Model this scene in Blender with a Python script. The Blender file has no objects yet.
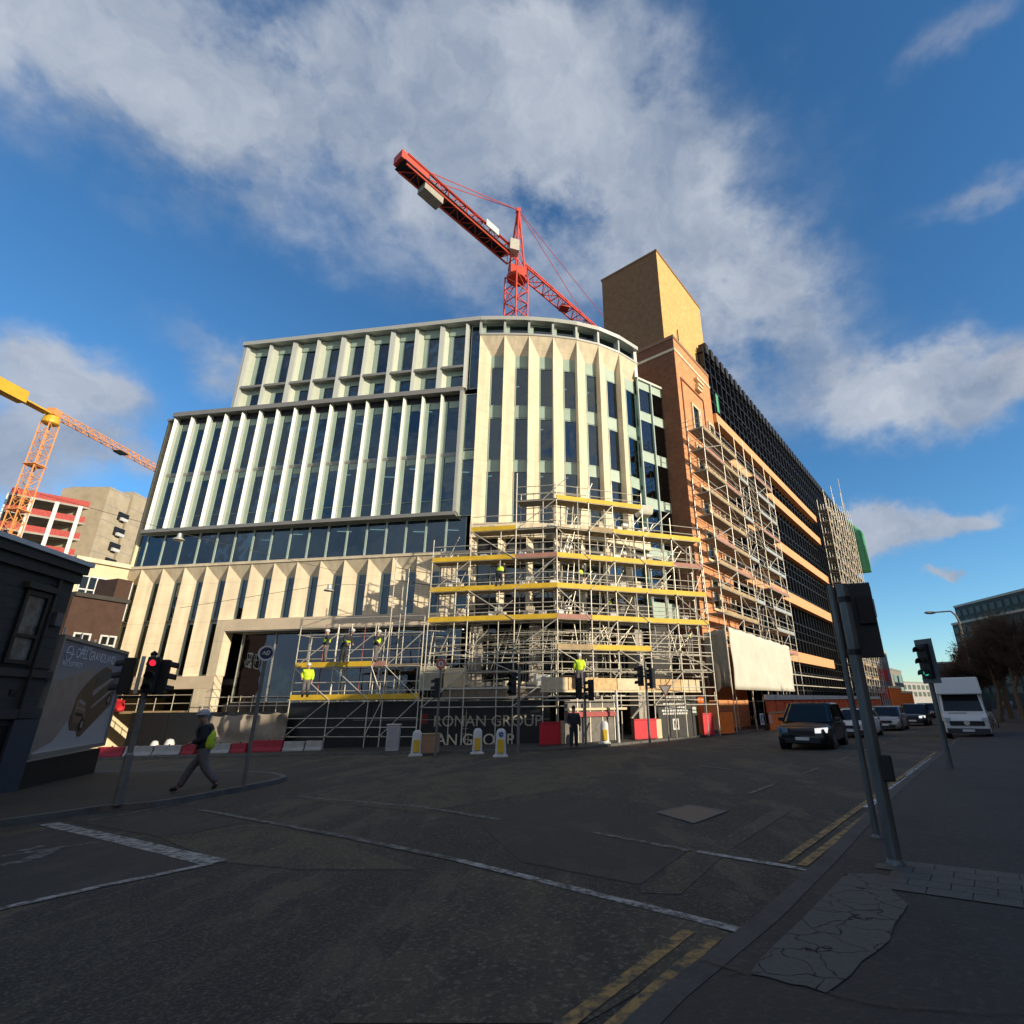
import bpy, math, random
from mathutils import Vector, Matrix
random.seed(7)
R = math.radians
S = bpy.context.scene
COL = S.collection

# ------------------------------------------------------------------ surveying helpers
# The eye is at the origin (about 1.5 m above the near pavement), +Y is straight ahead.
PX, PY, F = 560., 512., 525.
Zc = Vector((545-PX, PY+935, -F)).normalized()
fw = Vector((0, 0, -1))
Yc = (fw - fw.dot(Zc)*Zc).normalized()
Xc = Yc.cross(Zc)
def ray(px, py):
    d = Vector((px-PX, PY-py, -F)); return Vector((d.dot(Xc), d.dot(Yc), d.dot(Zc)))
GA, GB, GC = .018, -.022, -1.5          # the road falls gently away towards the far left
def gz(x, y): return GC+GA*x+GB*y
def gp(px, py, h=0):
    d = ray(px, py); t = (GC+h)/(d.z-GA*d.x-GB*d.y); return d*t
def plane(px, py, x0, y0, az):           # a point on a vertical plane -> (distance along, height)
    a = R(az); dx, dy = math.sin(a), math.cos(a); nx, ny = dy, -dx
    d = ray(px, py); t = (nx*x0+ny*y0)/(nx*d.x+ny*d.y); p = d*t
    return ((p.x-x0)*dx+(p.y-y0)*dy, p.z)
def atdist(px, py, dist):                # point at a horizontal distance
    d = ray(px, py); return d*(dist/math.hypot(d.x, d.y))
def atz(px, py, z):
    d = ray(px, py); return d*(z/d.z)

# ------------------------------------------------------------------ materials
def lin(c): return tuple(((x/255)/12.92 if x/255 <= .04045 else ((x/255+.055)/1.055)**2.4) for x in c)
MATS = {}
def mat(name, col, rough=.7, metal=0., var=.15, scale=3., bump=0., emit=None, spec=.5, coords='Object', detail=4, streak=0):
    if name in MATS: return MATS[name]
    m = bpy.data.materials.new(name); m.use_nodes = True; nt = m.node_tree; N = nt.nodes; L = nt.links
    b = N['Principled BSDF']
    b.inputs['Roughness'].default_value = rough; b.inputs['Metallic'].default_value = metal
    b.inputs['Specular IOR Level'].default_value = spec
    tc = N.new('ShaderNodeTexCoord'); nz = N.new('ShaderNodeTexNoise')
    geo = N.new('ShaderNodeNewGeometry')
    vec = geo.outputs['Position'] if coords == 'World' else tc.outputs['Object']
    if streak:
        mp = N.new('ShaderNodeMapping'); mp.inputs['Scale'].default_value = (1, 1, 1/streak)
        L.new(vec, mp.inputs['Vector']); vec = mp.outputs['Vector']
    L.new(vec, nz.inputs['Vector'])
    nz.inputs['Scale'].default_value = scale; nz.inputs['Detail'].default_value = detail; nz.inputs['Roughness'].default_value = .65
    mr = N.new('ShaderNodeMapRange'); mr.inputs['From Min'].default_value = .25; mr.inputs['From Max'].default_value = .75
    mr.inputs['To Min'].default_value = 1-var; mr.inputs['To Max'].default_value = 1+var
    L.new(nz.outputs['Fac'], mr.inputs['Value'])
    mx = N.new('ShaderNodeVectorMath'); mx.operation = 'SCALE'; mx.inputs[0].default_value = col[:3]
    L.new(mr.outputs['Result'], mx.inputs['Scale']); L.new(mx.outputs['Vector'], b.inputs['Base Color'])
    if bump:
        bp = N.new('ShaderNodeBump'); bp.inputs['Strength'].default_value = bump; bp.inputs['Distance'].default_value = .02
        L.new(nz.outputs['Fac'], bp.inputs['Height']); L.new(bp.outputs['Normal'], b.inputs['Normal'])
    if emit:
        b.inputs['Emission Color'].default_value = (*emit[:3], 1); b.inputs['Emission Strength'].default_value = emit[3]
    MATS[name] = m
    return m
stone = mat('stone', (.74, .64, .46), .85, var=.10, scale=1.3, coords='World', bump=.1)
def joints(m, step=1.45, w=.018):      # fine horizontal panel joints and faint weather streaks in the stone
    nt = m.node_tree; N = nt.nodes; L = nt.links; b = N['Principled BSDF']; src = b.inputs['Base Color'].links[0].from_socket
    geo = N.new('ShaderNodeNewGeometry'); s = N.new('ShaderNodeSeparateXYZ'); L.new(geo.outputs['Position'], s.inputs[0])
    a = N.new('ShaderNodeMath'); a.operation = 'MULTIPLY'; a.inputs[1].default_value = 1/step; L.new(s.outputs[2], a.inputs[0])
    f = N.new('ShaderNodeMath'); f.operation = 'FRACT'; L.new(a.outputs[0], f.inputs[0]); c = N.new('ShaderNodeMath'); c.operation = 'LESS_THAN'; c.inputs[1].default_value = w/step; L.new(f.outputs[0], c.inputs[0])
    mp = N.new('ShaderNodeMapping'); mp.inputs['Scale'].default_value = (2.5, 2.5, .18); L.new(geo.outputs['Position'], mp.inputs['Vector']); nz = N.new('ShaderNodeTexNoise'); nz.inputs['Scale'].default_value = 1.0; nz.inputs['Detail'].default_value = 6; L.new(mp.outputs[0], nz.inputs['Vector'])
    mr = N.new('ShaderNodeMapRange'); mr.inputs['From Min'].default_value = .35; mr.inputs['From Max'].default_value = .65; mr.inputs['To Min'].default_value = .84; mr.inputs['To Max'].default_value = 1.04; L.new(nz.outputs['Fac'], mr.inputs['Value'])
    k = N.new('ShaderNodeMath'); k.operation = 'MULTIPLY_ADD'; k.inputs[1].default_value = -.38; L.new(c.outputs[0], k.inputs[0]); L.new(mr.outputs[0], k.inputs[2])
    sc = N.new('ShaderNodeVectorMath'); sc.operation = 'SCALE'; L.new(src, sc.inputs[0]); L.new(k.outputs[0], sc.inputs['Scale']); L.new(sc.outputs[0], b.inputs['Base Color'])
joints(stone)
stone_b = mat('stone_beam', (.66, .55, .40), .85, var=.12, scale=1.0, coords='World')
cream = mat('cream_render', (.68, .58, .38), .85, var=.12, scale=.8, coords='World')
metal_w = mat('fin_metal', (.44, .47, .45), .45, .1, var=.06, scale=1, coords='World')
metal_g = mat('frame_metal', (.30, .29, .26), .45, .4, var=.08, scale=1, coords='World')
metal_l = mat('parapet_metal', (.50, .51, .46), .4, .3, var=.06, coords='World')
sage = mat('sage_panel', (.34, .45, .37), .5, var=.10, scale=1, coords='World')
sage_m = mat('sage_mullion', (.38, .48, .43), .5, var=.08, coords='World')
darkm = mat('dark_metal', (.02, .02, .022), .5, .3, var=.2)
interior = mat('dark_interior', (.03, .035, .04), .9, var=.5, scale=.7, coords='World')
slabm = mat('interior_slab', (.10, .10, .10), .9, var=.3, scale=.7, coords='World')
lightm = mat('lit_strip', (.8, .8, .75), .5, emit=(1, .93, .8, 1.6))
black = mat('matt_black', (.012, .012, .013), .6, var=.3)
blackgloss = mat('black_paint', (.012, .013, .016), .18, .2, var=.1, spec=.6)
galv = mat('galvanised_tube', (.62, .58, .48), .45, .3, var=.25, scale=2, coords='World')
polem = mat('grey_pole', (.19, .19, .175), .5, .3, var=.25, scale=5)
yellow = mat('yellow_board', (.72, .47, .03), .65, var=.2, scale=2, coords='World')
plank = mat('plank', (.40, .30, .17), .85, var=.3, scale=2, coords='World')
steeldk = mat('steel_deck', (.20, .19, .17), .6, .3, var=.25, scale=2, coords='World')
pinkb = mat('rusty_board', (.42, .22, .17), .8, var=.2, scale=2, coords='World')
redp = mat('red_panel', (.60, .02, .035), .55, var=.15, scale=2)
redc = mat('crane_red', (.62, .07, .035), .5, var=.15, scale=1)
orangec = mat('crane_orange', (.78, .33, .10), .5, var=.15, scale=1)
yellowc = mat('crane_yellow', (.72, .42, .03), .5, var=.15, scale=1)
whitep = mat('white_plastic', (.62, .62, .60), .5, var=.12, scale=3)
concrete = mat('concrete', (.38, .35, .30), .9, var=.18, scale=1, coords='World')
hivis = mat('hi_vis', (.55, .75, .03), .7, var=.15, scale=8)
clothd = mat('dark_cloth', (.025, .028, .035), .9, var=.25, scale=8)
trous = mat('grey_trousers', (.13, .12, .125), .9, var=.25, scale=8)
skinm = mat('skin', (.45, .26, .18), .6, var=.08, scale=8)
tyre = mat('tyre', (.015, .015, .015), .85, var=.2)
rim = mat('rim', (.22, .22, .23), .35, .7)
orange = mat('orange_panel', (.88, .20, .02), .6, var=.18, scale=1.5, coords='World')
orangestone = mat('orange_band', (.72, .37, .17), .8, var=.10, scale=1.2, coords='World')
greennet = mat('green_net', (.08, .38, .20), .8, var=.2, scale=1, coords='World')
sheet = mat('white_sheeting', (.62, .60, .50), .75, var=.12, scale=.8, coords='World', bump=.6)
brownb = mat('brown_brick', (.075, .04, .028), .9, var=.25, scale=2, coords='World')
darkwall = mat('dark_painted_wall', (.050, .045, .038), .75, var=.25, scale=1.5, coords='World', bump=.2)
tarp = mat('tarp_brown', (.28, .24, .19), .8, var=.25, scale=1, coords='World', bump=.5)

def glass(name, tint, refl, refcol=(.75, .85, 1)):
    if name in MATS: return MATS[name]
    m = bpy.data.materials.new(name); m.use_nodes = True; nt = m.node_tree; N = nt.nodes; L = nt.links
    N.remove(N['Principled BSDF']); out = N['Material Output']
    t = N.new('ShaderNodeBsdfTransparent'); t.inputs[0].default_value = (*tint, 1)
    g = N.new('ShaderNodeBsdfGlossy'); g.inputs['Color'].default_value = (*refcol, 1); g.inputs['Roughness'].default_value = .02
    lw = N.new('ShaderNodeFresnel'); lw.inputs['IOR'].default_value = 1.5
    ad = N.new('ShaderNodeMath'); ad.operation = 'ADD'; ad.inputs[1].default_value = refl; ad.use_clamp = True
    geo = N.new('ShaderNodeNewGeometry'); nz = N.new('ShaderNodeTexNoise'); nz.inputs['Scale'].default_value = .55
    bp = N.new('ShaderNodeBump'); bp.inputs['Strength'].default_value = .12; bp.inputs['Distance'].default_value = .25
    L.new(geo.outputs['Position'], nz.inputs['Vector']); L.new(nz.outputs['Fac'], bp.inputs['Height']); L.new(bp.outputs['Normal'], g.inputs['Normal'])
    mx = N.new('ShaderNodeMixShader'); L.new(lw.outputs[0], ad.inputs[0]); L.new(ad.outputs[0], mx.inputs[0])
    L.new(t.outputs[0], mx.inputs[1]); L.new(g.outputs[0], mx.inputs[2]); L.new(mx.outputs[0], out.inputs[0])
    MATS[name] = m; return m
gl = glass('facade_glass', (.30, .42, .44), .075, (.72, .88, 1.0))
gl2 = glass('shop_glass', (.22, .28, .30), .08)
carglass = mat('car_glass', (.012, .013, .013), .08, 0, var=.1, spec=.45)

def brickmat(name, c1, c2, mortar, dx, dy):
    m = bpy.data.materials.new(name); m.use_nodes = True; nt = m.node_tree; N = nt.nodes; L = nt.links
    b = N['Principled BSDF']; b.inputs['Roughness'].default_value = .9
    geo = N.new('ShaderNodeNewGeometry'); dt = N.new('ShaderNodeVectorMath'); dt.operation = 'DOT_PRODUCT'
    dt.inputs[1].default_value = (dx, dy, 0); L.new(geo.outputs['Position'], dt.inputs[0])
    sp = N.new('ShaderNodeSeparateXYZ'); L.new(geo.outputs['Position'], sp.inputs[0])
    cb = N.new('ShaderNodeCombineXYZ'); L.new(dt.outputs['Value'], cb.inputs[0]); L.new(sp.outputs[2], cb.inputs[1])
    br = N.new('ShaderNodeTexBrick'); L.new(cb.outputs[0], br.inputs['Vector'])
    br.inputs['Color1'].default_value = (*c1, 1); br.inputs['Color2'].default_value = (*c2, 1); br.inputs['Mortar'].default_value = (*mortar, 1)
    br.inputs['Scale'].default_value = 1; br.inputs['Brick Width'].default_value = .225; br.inputs['Row Height'].default_value = .075
    br.inputs['Mortar Size'].default_value = .008
    nz = N.new('ShaderNodeTexNoise'); nz.inputs['Scale'].default_value = .9; nz.inputs['Detail'].default_value = 6; L.new(geo.outputs['Position'], nz.inputs['Vector'])
    mr = N.new('ShaderNodeMapRange'); mr.inputs['From Min'].default_value = .3; mr.inputs['From Max'].default_value = .7
    mr.inputs['To Min'].default_value = .70; mr.inputs['To Max'].default_value = 1.2; nz.inputs['Scale'].default_value = 2.2; nz.inputs['Roughness'].default_value = .75; L.new(nz.outputs['Fac'], mr.inputs['Value'])
    sc = N.new('ShaderNodeVectorMath'); sc.operation = 'SCALE'; L.new(br.outputs['Color'], sc.inputs[0]); L.new(mr.outputs[0], sc.inputs['Scale'])
    L.new(sc.outputs[0], b.inputs['Base Color'])
    MATS[name] = m; return m
SD = Vector((math.sin(R(37.5)), math.cos(R(37.5)), 0))     # direction of the long street
SN = Vector((SD.y, -SD.x, 0))                               # from its left side towards its right side
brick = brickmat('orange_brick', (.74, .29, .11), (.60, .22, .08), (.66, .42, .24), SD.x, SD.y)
brick_shaded = brickmat('orange_brick_shaded', (.22, .085, .04), (.17, .06, .03), (.22, .13, .08), SN.x, SN.y)  # darker copy of the front brick, the side wall's shade put into the colour
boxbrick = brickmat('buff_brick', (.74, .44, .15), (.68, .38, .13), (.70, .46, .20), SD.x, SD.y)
boxbrick_shaded = brickmat('buff_brick_shaded', (.26, .15, .07), (.23, .125, .06), (.25, .17, .09), SN.x, SN.y)  # buff brick again, darkened in its colour for the unlit side of the box
farbrick = brickmat('terrace_brick', (.22, .09, .06), (.17, .07, .05), (.3, .25, .2), SD.x, SD.y)

# ------------------------------------------------------------------ mesh builder
class MB:
    def __init__(s): s.v = []; s.f = []
    def add(s, vs, fs):
        n = len(s.v); s.v += [Vector(a) for a in vs]; s.f += [tuple(i+n for i in f) for f in fs]; return s
    def box(s, c, d, rot=0, rx=0):
        x, y, z = [a/2 for a in d]; M = Matrix.Translation(c) @ Matrix.Rotation(rot, 4, 'Z') @ Matrix.Rotation(rx, 4, 'X')
        vs = [M @ Vector(p) for p in ((-x,-y,-z),(x,-y,-z),(x,y,-z),(-x,y,-z),(-x,-y,z),(x,-y,z),(x,y,z),(-x,y,z))]
        return s.add(vs, [(0,3,2,1),(4,5,6,7),(0,1,5,4),(1,2,6,5),(2,3,7,6),(3,0,4,7)])
    def hexa(s, p):      # bottom four then top four
        return s.add(p, [(0,3,2,1),(4,5,6,7),(0,1,5,4),(1,2,6,5),(2,3,7,6),(3,0,4,7)])
    def tube(s, a, b, r, n=6, r2=None):
        a, b = Vector(a), Vector(b); r2 = r if r2 is None else r2
        d = (b-a); l = d.length
        if l < 1e-6: return s
        d /= l; u = d.orthogonal().normalized(); w = d.cross(u)
        vs = [a+(u*math.cos(t)+w*math.sin(t))*r for t in [2*math.pi*i/n for i in range(n)]]
        vs += [b+(u*math.cos(t)+w*math.sin(t))*r2 for t in [2*math.pi*i/n for i in range(n)]]
        fs = [(i, (i+1) % n, n+(i+1) % n, n+i) for i in range(n)] + [tuple(range(n-1, -1, -1)), tuple(range(n, 2*n))]
        return s.add(vs, fs)
    def prism(s, poly, h0, h1):   # poly of (x, y); h0/h1 heights or functions
        f0 = h0 if callable(h0) else (lambda x, y: h0); f1 = h1 if callable(h1) else (lambda x, y: h1)
        n = len(poly); vs = [(x, y, f0(x, y)) for x, y in poly]+[(x, y, f1(x, y)) for x, y in poly]
        return s.add(vs, [tuple(range(n-1, -1, -1)), tuple(range(n, 2*n))]+[(i, (i+1) % n, n+(i+1) % n, n+i) for i in range(n)])
    def loft(s, rings, cap=True):
        n = len(rings[0]); vs = [p for r in rings for p in r]; fs = []
        for k in range(len(rings)-1):
            for i in range(n): fs.append((k*n+i, k*n+(i+1) % n, (k+1)*n+(i+1) % n, (k+1)*n+i))
        if cap: fs += [tuple(range(n-1, -1, -1)), tuple(range((len(rings)-1)*n, len(rings)*n))]
        return s.add(vs, fs)
    def bar(s, a, b, w, h, up=(0, 0, 1)):   # rectangular bar, centred
        a, b, up = Vector(a), Vector(b), Vector(up); d = (b-a).normalized(); x = d.cross(up).normalized()*w/2; y = x.cross(d).normalized()*h/2
        return s.hexa([a-x-y, a+x-y, b+x-y, b-x-y, a-x+y, a+x+y, b+x+y, b-x+y])
    def lathe(s, prof, n=16, c=(0, 0, 0)):
        c = Vector(c)
        return s.loft([[c+Vector((r*math.cos(2*math.pi*i/n), r*math.sin(2*math.pi*i/n), z)) for i in range(n)] for r, z in prof])
    def ball(s, c, r, n=10, sx=1, sy=1, sz=1):
        c = Vector(c); k = n//2
        return s.loft([[c+Vector((r*sx*math.sin(math.pi*(j+.02)/(k+.04))*math.cos(2*math.pi*i/n), r*sy*math.sin(math.pi*(j+.02)/(k+.04))*math.sin(2*math.pi*i/n), -r*sz*math.cos(math.pi*(j+.02)/(k+.04)))) for i in range(n)] for j in range(k+1)])
    def build(s, name, m, parent=None, smooth=False, world=True, bevel=0):
        me = bpy.data.meshes.new(name); vs = s.v
        if parent is not None and world:
            inv = root_of(parent).matrix_basis.inverted(); vs = [inv @ v for v in vs]
        me.from_pydata([tuple(v) for v in vs], [], s.f)
        me.validate(); me.update()
        import bmesh
        bm = bmesh.new(); bm.from_mesh(me); bmesh.ops.recalc_face_normals(bm, faces=bm.faces); bm.to_mesh(me); bm.free()
        if smooth:
            for p in me.polygons: p.use_smooth = True
            try: me.set_sharp_from_angle(angle=R(38))
            except Exception: pass
        o = bpy.data.objects.new(name, me); COL.objects.link(o)
        if m is not None: me.materials.append(m)
        if parent is not None: o.parent = parent
        if bevel:
            md = o.modifiers.new('bevel', 'BEVEL'); md.width = bevel; md.segments = 2; md.limit_method = 'ANGLE'
        return o
def root_of(o):
    while o.parent is not None: o = o.parent
    return o
def tag(o, label, cat, group=None, kind=None):
    if label: o['label'] = label
    if cat: o['category'] = cat
    if group: o['group'] = group
    if kind: o['kind'] = kind
    return o
def thing(name, label, cat, loc=(0, 0, 0), rz=0, group=None):
    o = bpy.data.objects.new(name, None); COL.objects.link(o); o.empty_display_size = .3
    o.matrix_basis = Matrix.Translation(loc) @ Matrix.Rotation(rz, 4, 'Z')
    return tag(o, label, cat, group)
def struct(o): o['kind'] = 'structure'; return o
def dup(root, loc, rz, label=None, group=None, scale=None):
    r = root.copy(); COL.objects.link(r); M = Matrix.Translation(loc) @ Matrix.Rotation(rz, 4, 'Z')
    if scale: M = M @ Matrix.Scale(scale, 4)
    r.matrix_basis = M
    if label: r['label'] = label
    if group: r['group'] = group
    for ch in list(root.children):
        c = ch.copy(); COL.objects.link(c); c.parent = r
        for g in ch.children:
            d = g.copy(); COL.objects.link(d); d.parent = c
    return r
class Cap:     # parts of one thing; past 95 of a kind the rest becomes one stuff part
    def __init__(s, root): s.root = root; s.items = {}
    def add(s, kind, mb, m, pri=0): s.items.setdefault((kind, m.name), []).append((pri, mb, m)); return s
    def flush(s):
        kinds = {}
        for (k, mn), L in s.items.items(): kinds.setdefault(k, []).extend(L)
        for k, L in kinds.items():
            L.sort(key=lambda t: -t[0]); rest = {}
            for i, (p, mb, m) in enumerate(L):
                if i < 95 or len(L) <= 99: mb.build(k, m, s.root)
                else:
                    r = rest.setdefault('x', MB()); r.mi = getattr(r, 'mi', []); r.ms = getattr(r, 'ms', [])
                    if m not in r.ms: r.ms.append(m)
                    r.mi += [r.ms.index(m)]*len(mb.f); r.add(mb.v, mb.f)
            for r in rest.values():
                o = r.build(k, None, s.root); o['kind'] = 'stuff'
                for m in r.ms: o.data.materials.append(m)
                for p, i in zip(o.data.polygons, r.mi): p.material_index = i
TMP = bpy.data.scenes.new('workbench')
def evalmesh(o):     # mesh of a text or modified object, evaluated alone in a scratch scene
    TMP.collection.objects.link(o); vl = TMP.view_layers[0]; vl.update(); dg = vl.depsgraph; me = bpy.data.meshes.new_from_object(o.evaluated_get(dg)); bpy.data.objects.remove(o); return me
def text(name, body, m, parent, origin, xdir, size, ext=.01, up=(0, 0, 1), spacing=1., sx=1.):
    c = bpy.data.curves.new(name, 'FONT'); c.body = body; c.size = size; c.extrude = ext; c.space_character = spacing
    t = bpy.data.objects.new(name, c)
    me = evalmesh(t); x = Vector(xdir).normalized(); y = Vector(up); z = x.cross(y)
    M = Matrix(((x.x*sx, y.x, z.x, origin[0]), (x.y*sx, y.y, z.y, origin[1]), (x.z*sx, y.z, z.z, origin[2]), (0, 0, 0, 1)))
    if parent is not None: M = root_of(parent).matrix_basis.inverted() @ M
    me.transform(M); me.materials.clear(); me.materials.append(m)
    o = bpy.data.objects.new(name, me); COL.objects.link(o)
    if parent is not None: o.parent = parent
    return o

# ------------------------------------------------------------------ camera
cam = bpy.data.cameras.new('camera'); cam.sensor_width = 36; cam.lens = F/1024*36
cam.shift_x = -(PX-512)/1024; cam.shift_y = 0; cam.clip_end = 3000; cam.clip_start = .05
co = bpy.data.objects.new('camera', cam); COL.objects.link(co)
co.matrix_world = Matrix((Xc, Yc, Zc)).to_4x4()
S.camera = co
S.render.resolution_x = 1024; S.render.resolution_y = 1024
S.view_settings.view_transform = 'Standard'; S.view_settings.look = 'None'; S.view_settings.exposure = 0.12; S.view_settings.gamma = 1

# ------------------------------------------------------------------ sun and sky
SAZ, SEL = 122., 18.
sd = Vector((math.sin(R(SAZ))*math.cos(R(SEL)), math.cos(R(SAZ))*math.cos(R(SEL)), math.sin(R(SEL))))
sl = bpy.data.lights.new('sun', 'SUN'); sl.energy = 5.0; sl.angle = R(.5); sl.color = (1., .86, .65)
so = bpy.data.objects.new('sun', sl); COL.objects.link(so); so.rotation_euler = sd.to_track_quat('Z', 'Y').to_euler()
so.location = (60, -60, 60)
W = bpy.data.worlds.new('World'); S.world = W; W.use_nodes = True; nt = W.node_tree; N = nt.nodes; L = nt.links
bg = N['Background']; sky = N.new('ShaderNodeTexSky'); sky.sky_type = 'NISHITA'; sky.sun_disc = False
sky.sun_elevation = R(SEL); sky.sun_rotation = R(SAZ); sky.air_density = 1.0; sky.dust_density = .0; sky.ozone_density = 3.0
def vm(op, a, b=None, sc=None):
    n = N.new('ShaderNodeVectorMath'); n.operation = op
    for i, q in enumerate((a, b)):
        if q is None: continue
        if hasattr(q, 'links'): L.new(q, n.inputs[i])
        else: n.inputs[i].default_value = q
    if sc is not None:
        if hasattr(sc, 'links'): L.new(sc, n.inputs['Scale'])
        else: n.inputs['Scale'].default_value = sc
    return n.outputs['Value'] if op in ('DOT_PRODUCT', 'LENGTH') else n.outputs[0]
def mth(op, a, b=None, c=None, clamp=False):
    n = N.new('ShaderNodeMath'); n.operation = op; n.use_clamp = clamp
    for i, q in enumerate((a, b, c)):
        if q is None: continue
        if hasattr(q, 'links'): L.new(q, n.inputs[i])
        else: n.inputs[i].default_value = q
    return n.outputs[0]
tc = N.new('ShaderNodeTexCoord'); D0 = tc.outputs['Generated']
def noise(v, sc, det=5, rough=.6, dist=0):
    n = N.new('ShaderNodeTexNoise'); n.inputs['Scale'].default_value = sc; n.inputs['Detail'].default_value = det
    n.inputs['Roughness'].default_value = rough; n.inputs['Distortion'].default_value = dist; L.new(v, n.inputs['Vector']); return n
n1 = noise(D0, 4.5, 5, .6); wv = vm('SUBTRACT', n1.outputs['Color'], (.5, .5, .5)); wv = vm('SCALE', wv, None, .22)
D1 = vm('NORMALIZE', vm('ADD', D0, wv))
# cloud banks: (image x, y, half width, half height in pixels, turn, density)
CL = [(60, 20, 280, 105, -.1, .70), (330, 80, 300, 105, -.15, .85), (560, 110, 130, 100, .25, .85), (500, 230, 120, 110, .1, .62), (680, 190, 75, 90, -.4, .75), (750, 300, 85, 85, .3, 1.15),
      (935, 385, 135, 44, -.12, 1.9), (885, 535, 62, 24, 0, 1.7), (985, 532, 36, 13, 0, 1.5), (45, 372, 90, 34, .05, .95), (20, 455, 120, 55, .2, .85), (130, 445, 90, 26, .3, .7),
      (990, 190, 70, 26, -.5, .5), (960, 20, 90, 30, -.3, .35), (960, 593, 22, 6, 0, 1.9), (215, 345, 70, 30, .4, .65), (260, 215, 120, 40, .1, .35), (640, 420, 120, 60, 0, .4)]
tot = None
for (cx, cy, rx, ry, th, dn) in CL:
    c = ray(cx, cy).normalized(); ax = (ray(cx+30*math.cos(th), cy+30*math.sin(th)).normalized()-c)/30; ay = (ray(cx-30*math.sin(th), cy+30*math.cos(th)).normalized()-c)/30
    a = ax/ax.length_squared/rx; a -= c*a.dot(c); b = ay/ay.length_squared/ry; b -= c*b.dot(c)
    dv = vm('SUBTRACT', D1, tuple(c)); u = vm('DOT_PRODUCT', dv, tuple(a)); v = vm('DOT_PRODUCT', dv, tuple(b))
    r2 = mth('ADD', mth('MULTIPLY', u, u), mth('MULTIPLY', v, v)); fr = mth('GREATER_THAN', vm('DOT_PRODUCT', D1, tuple(c)), .3)
    g = mth('MULTIPLY', mth('MULTIPLY', mth('POWER', 2.718, mth('MULTIPLY', r2, -1.0)), dn), fr)
    tot = g if tot is None else mth('ADD', tot, g)
n2 = noise(vm('MULTIPLY', D0, (1, 1, 1.5)), 6.5, 10, .60, .15)
n2b = noise(vm('MULTIPLY', D0, (1, 1, 2.2)), 2.1, 6, .6)
back = mth('MULTIPLY', mth('SUBTRACT', n2b.outputs['Fac'], .42), 1.1)          # clouds elsewhere in the sky
tot = mth('ADD', tot, mth('MULTIPLY', mth('MAXIMUM', back, 0), .32))
# unseen broken cloud added behind the viewer to warm the shade, brighter towards the sun
sdot = vm('DOT_PRODUCT', D1, tuple(sd)); tot = mth('ADD', tot, mth('MULTIPLY', mth('MULTIPLY_ADD', vm('DOT_PRODUCT', D0, (0, -1, 0)), 1.0, .15, True), 1.0))
dens = mth('ADD', mth('MULTIPLY', tot, mth('ADD', mth('MULTIPLY', n2.outputs['Fac'], 2.7), -.50)), -.10)
mr = N.new('ShaderNodeMapRange'); mr.interpolation_type = 'SMOOTHSTEP'; mr.inputs['From Max'].default_value = .80; L.new(dens, mr.inputs['Value'])
n3 = noise(D1, 7, 6, .6)
cr = N.new('ShaderNodeMix'); cr.data_type = 'RGBA'; L.new(mth('MULTIPLY_ADD', mth('SUBTRACT', n3.outputs['Fac'], .5), 2.2, .5, True), cr.inputs['Factor'])
cr.inputs['A'].default_value = (2.1, 2.75, 3.9, 1); cr.inputs['B'].default_value = (5.3, 5.7, 6.4, 1)
wm_ = N.new('ShaderNodeMix'); wm_.data_type = 'RGBA'; L.new(mth('MULTIPLY_ADD', sdot, 1.4, -.40, True), wm_.inputs['Factor']); L.new(cr.outputs['Result'], wm_.inputs['A']); wm_.inputs['B'].default_value = (9.5, 7.6, 5.6, 1)
mx = N.new('ShaderNodeMix'); mx.data_type = 'RGBA'; L.new(mth('MULTIPLY', mr.outputs[0], .93), mx.inputs['Factor'])
hs = N.new('ShaderNodeHueSaturation'); hs.inputs['Saturation'].default_value = 1.10; hs.inputs['Value'].default_value = 1.5; tn = vm('MULTIPLY', sky.outputs[0], (.80, .985, 1.08)); L.new(tn, hs.inputs['Color'])
L.new(hs.outputs[0], mx.inputs['A']); L.new(wm_.outputs['Result'], mx.inputs['B']); L.new(mx.outputs['Result'], bg.inputs['Color'])
bg.inputs["Strength"].default_value = .10

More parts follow.
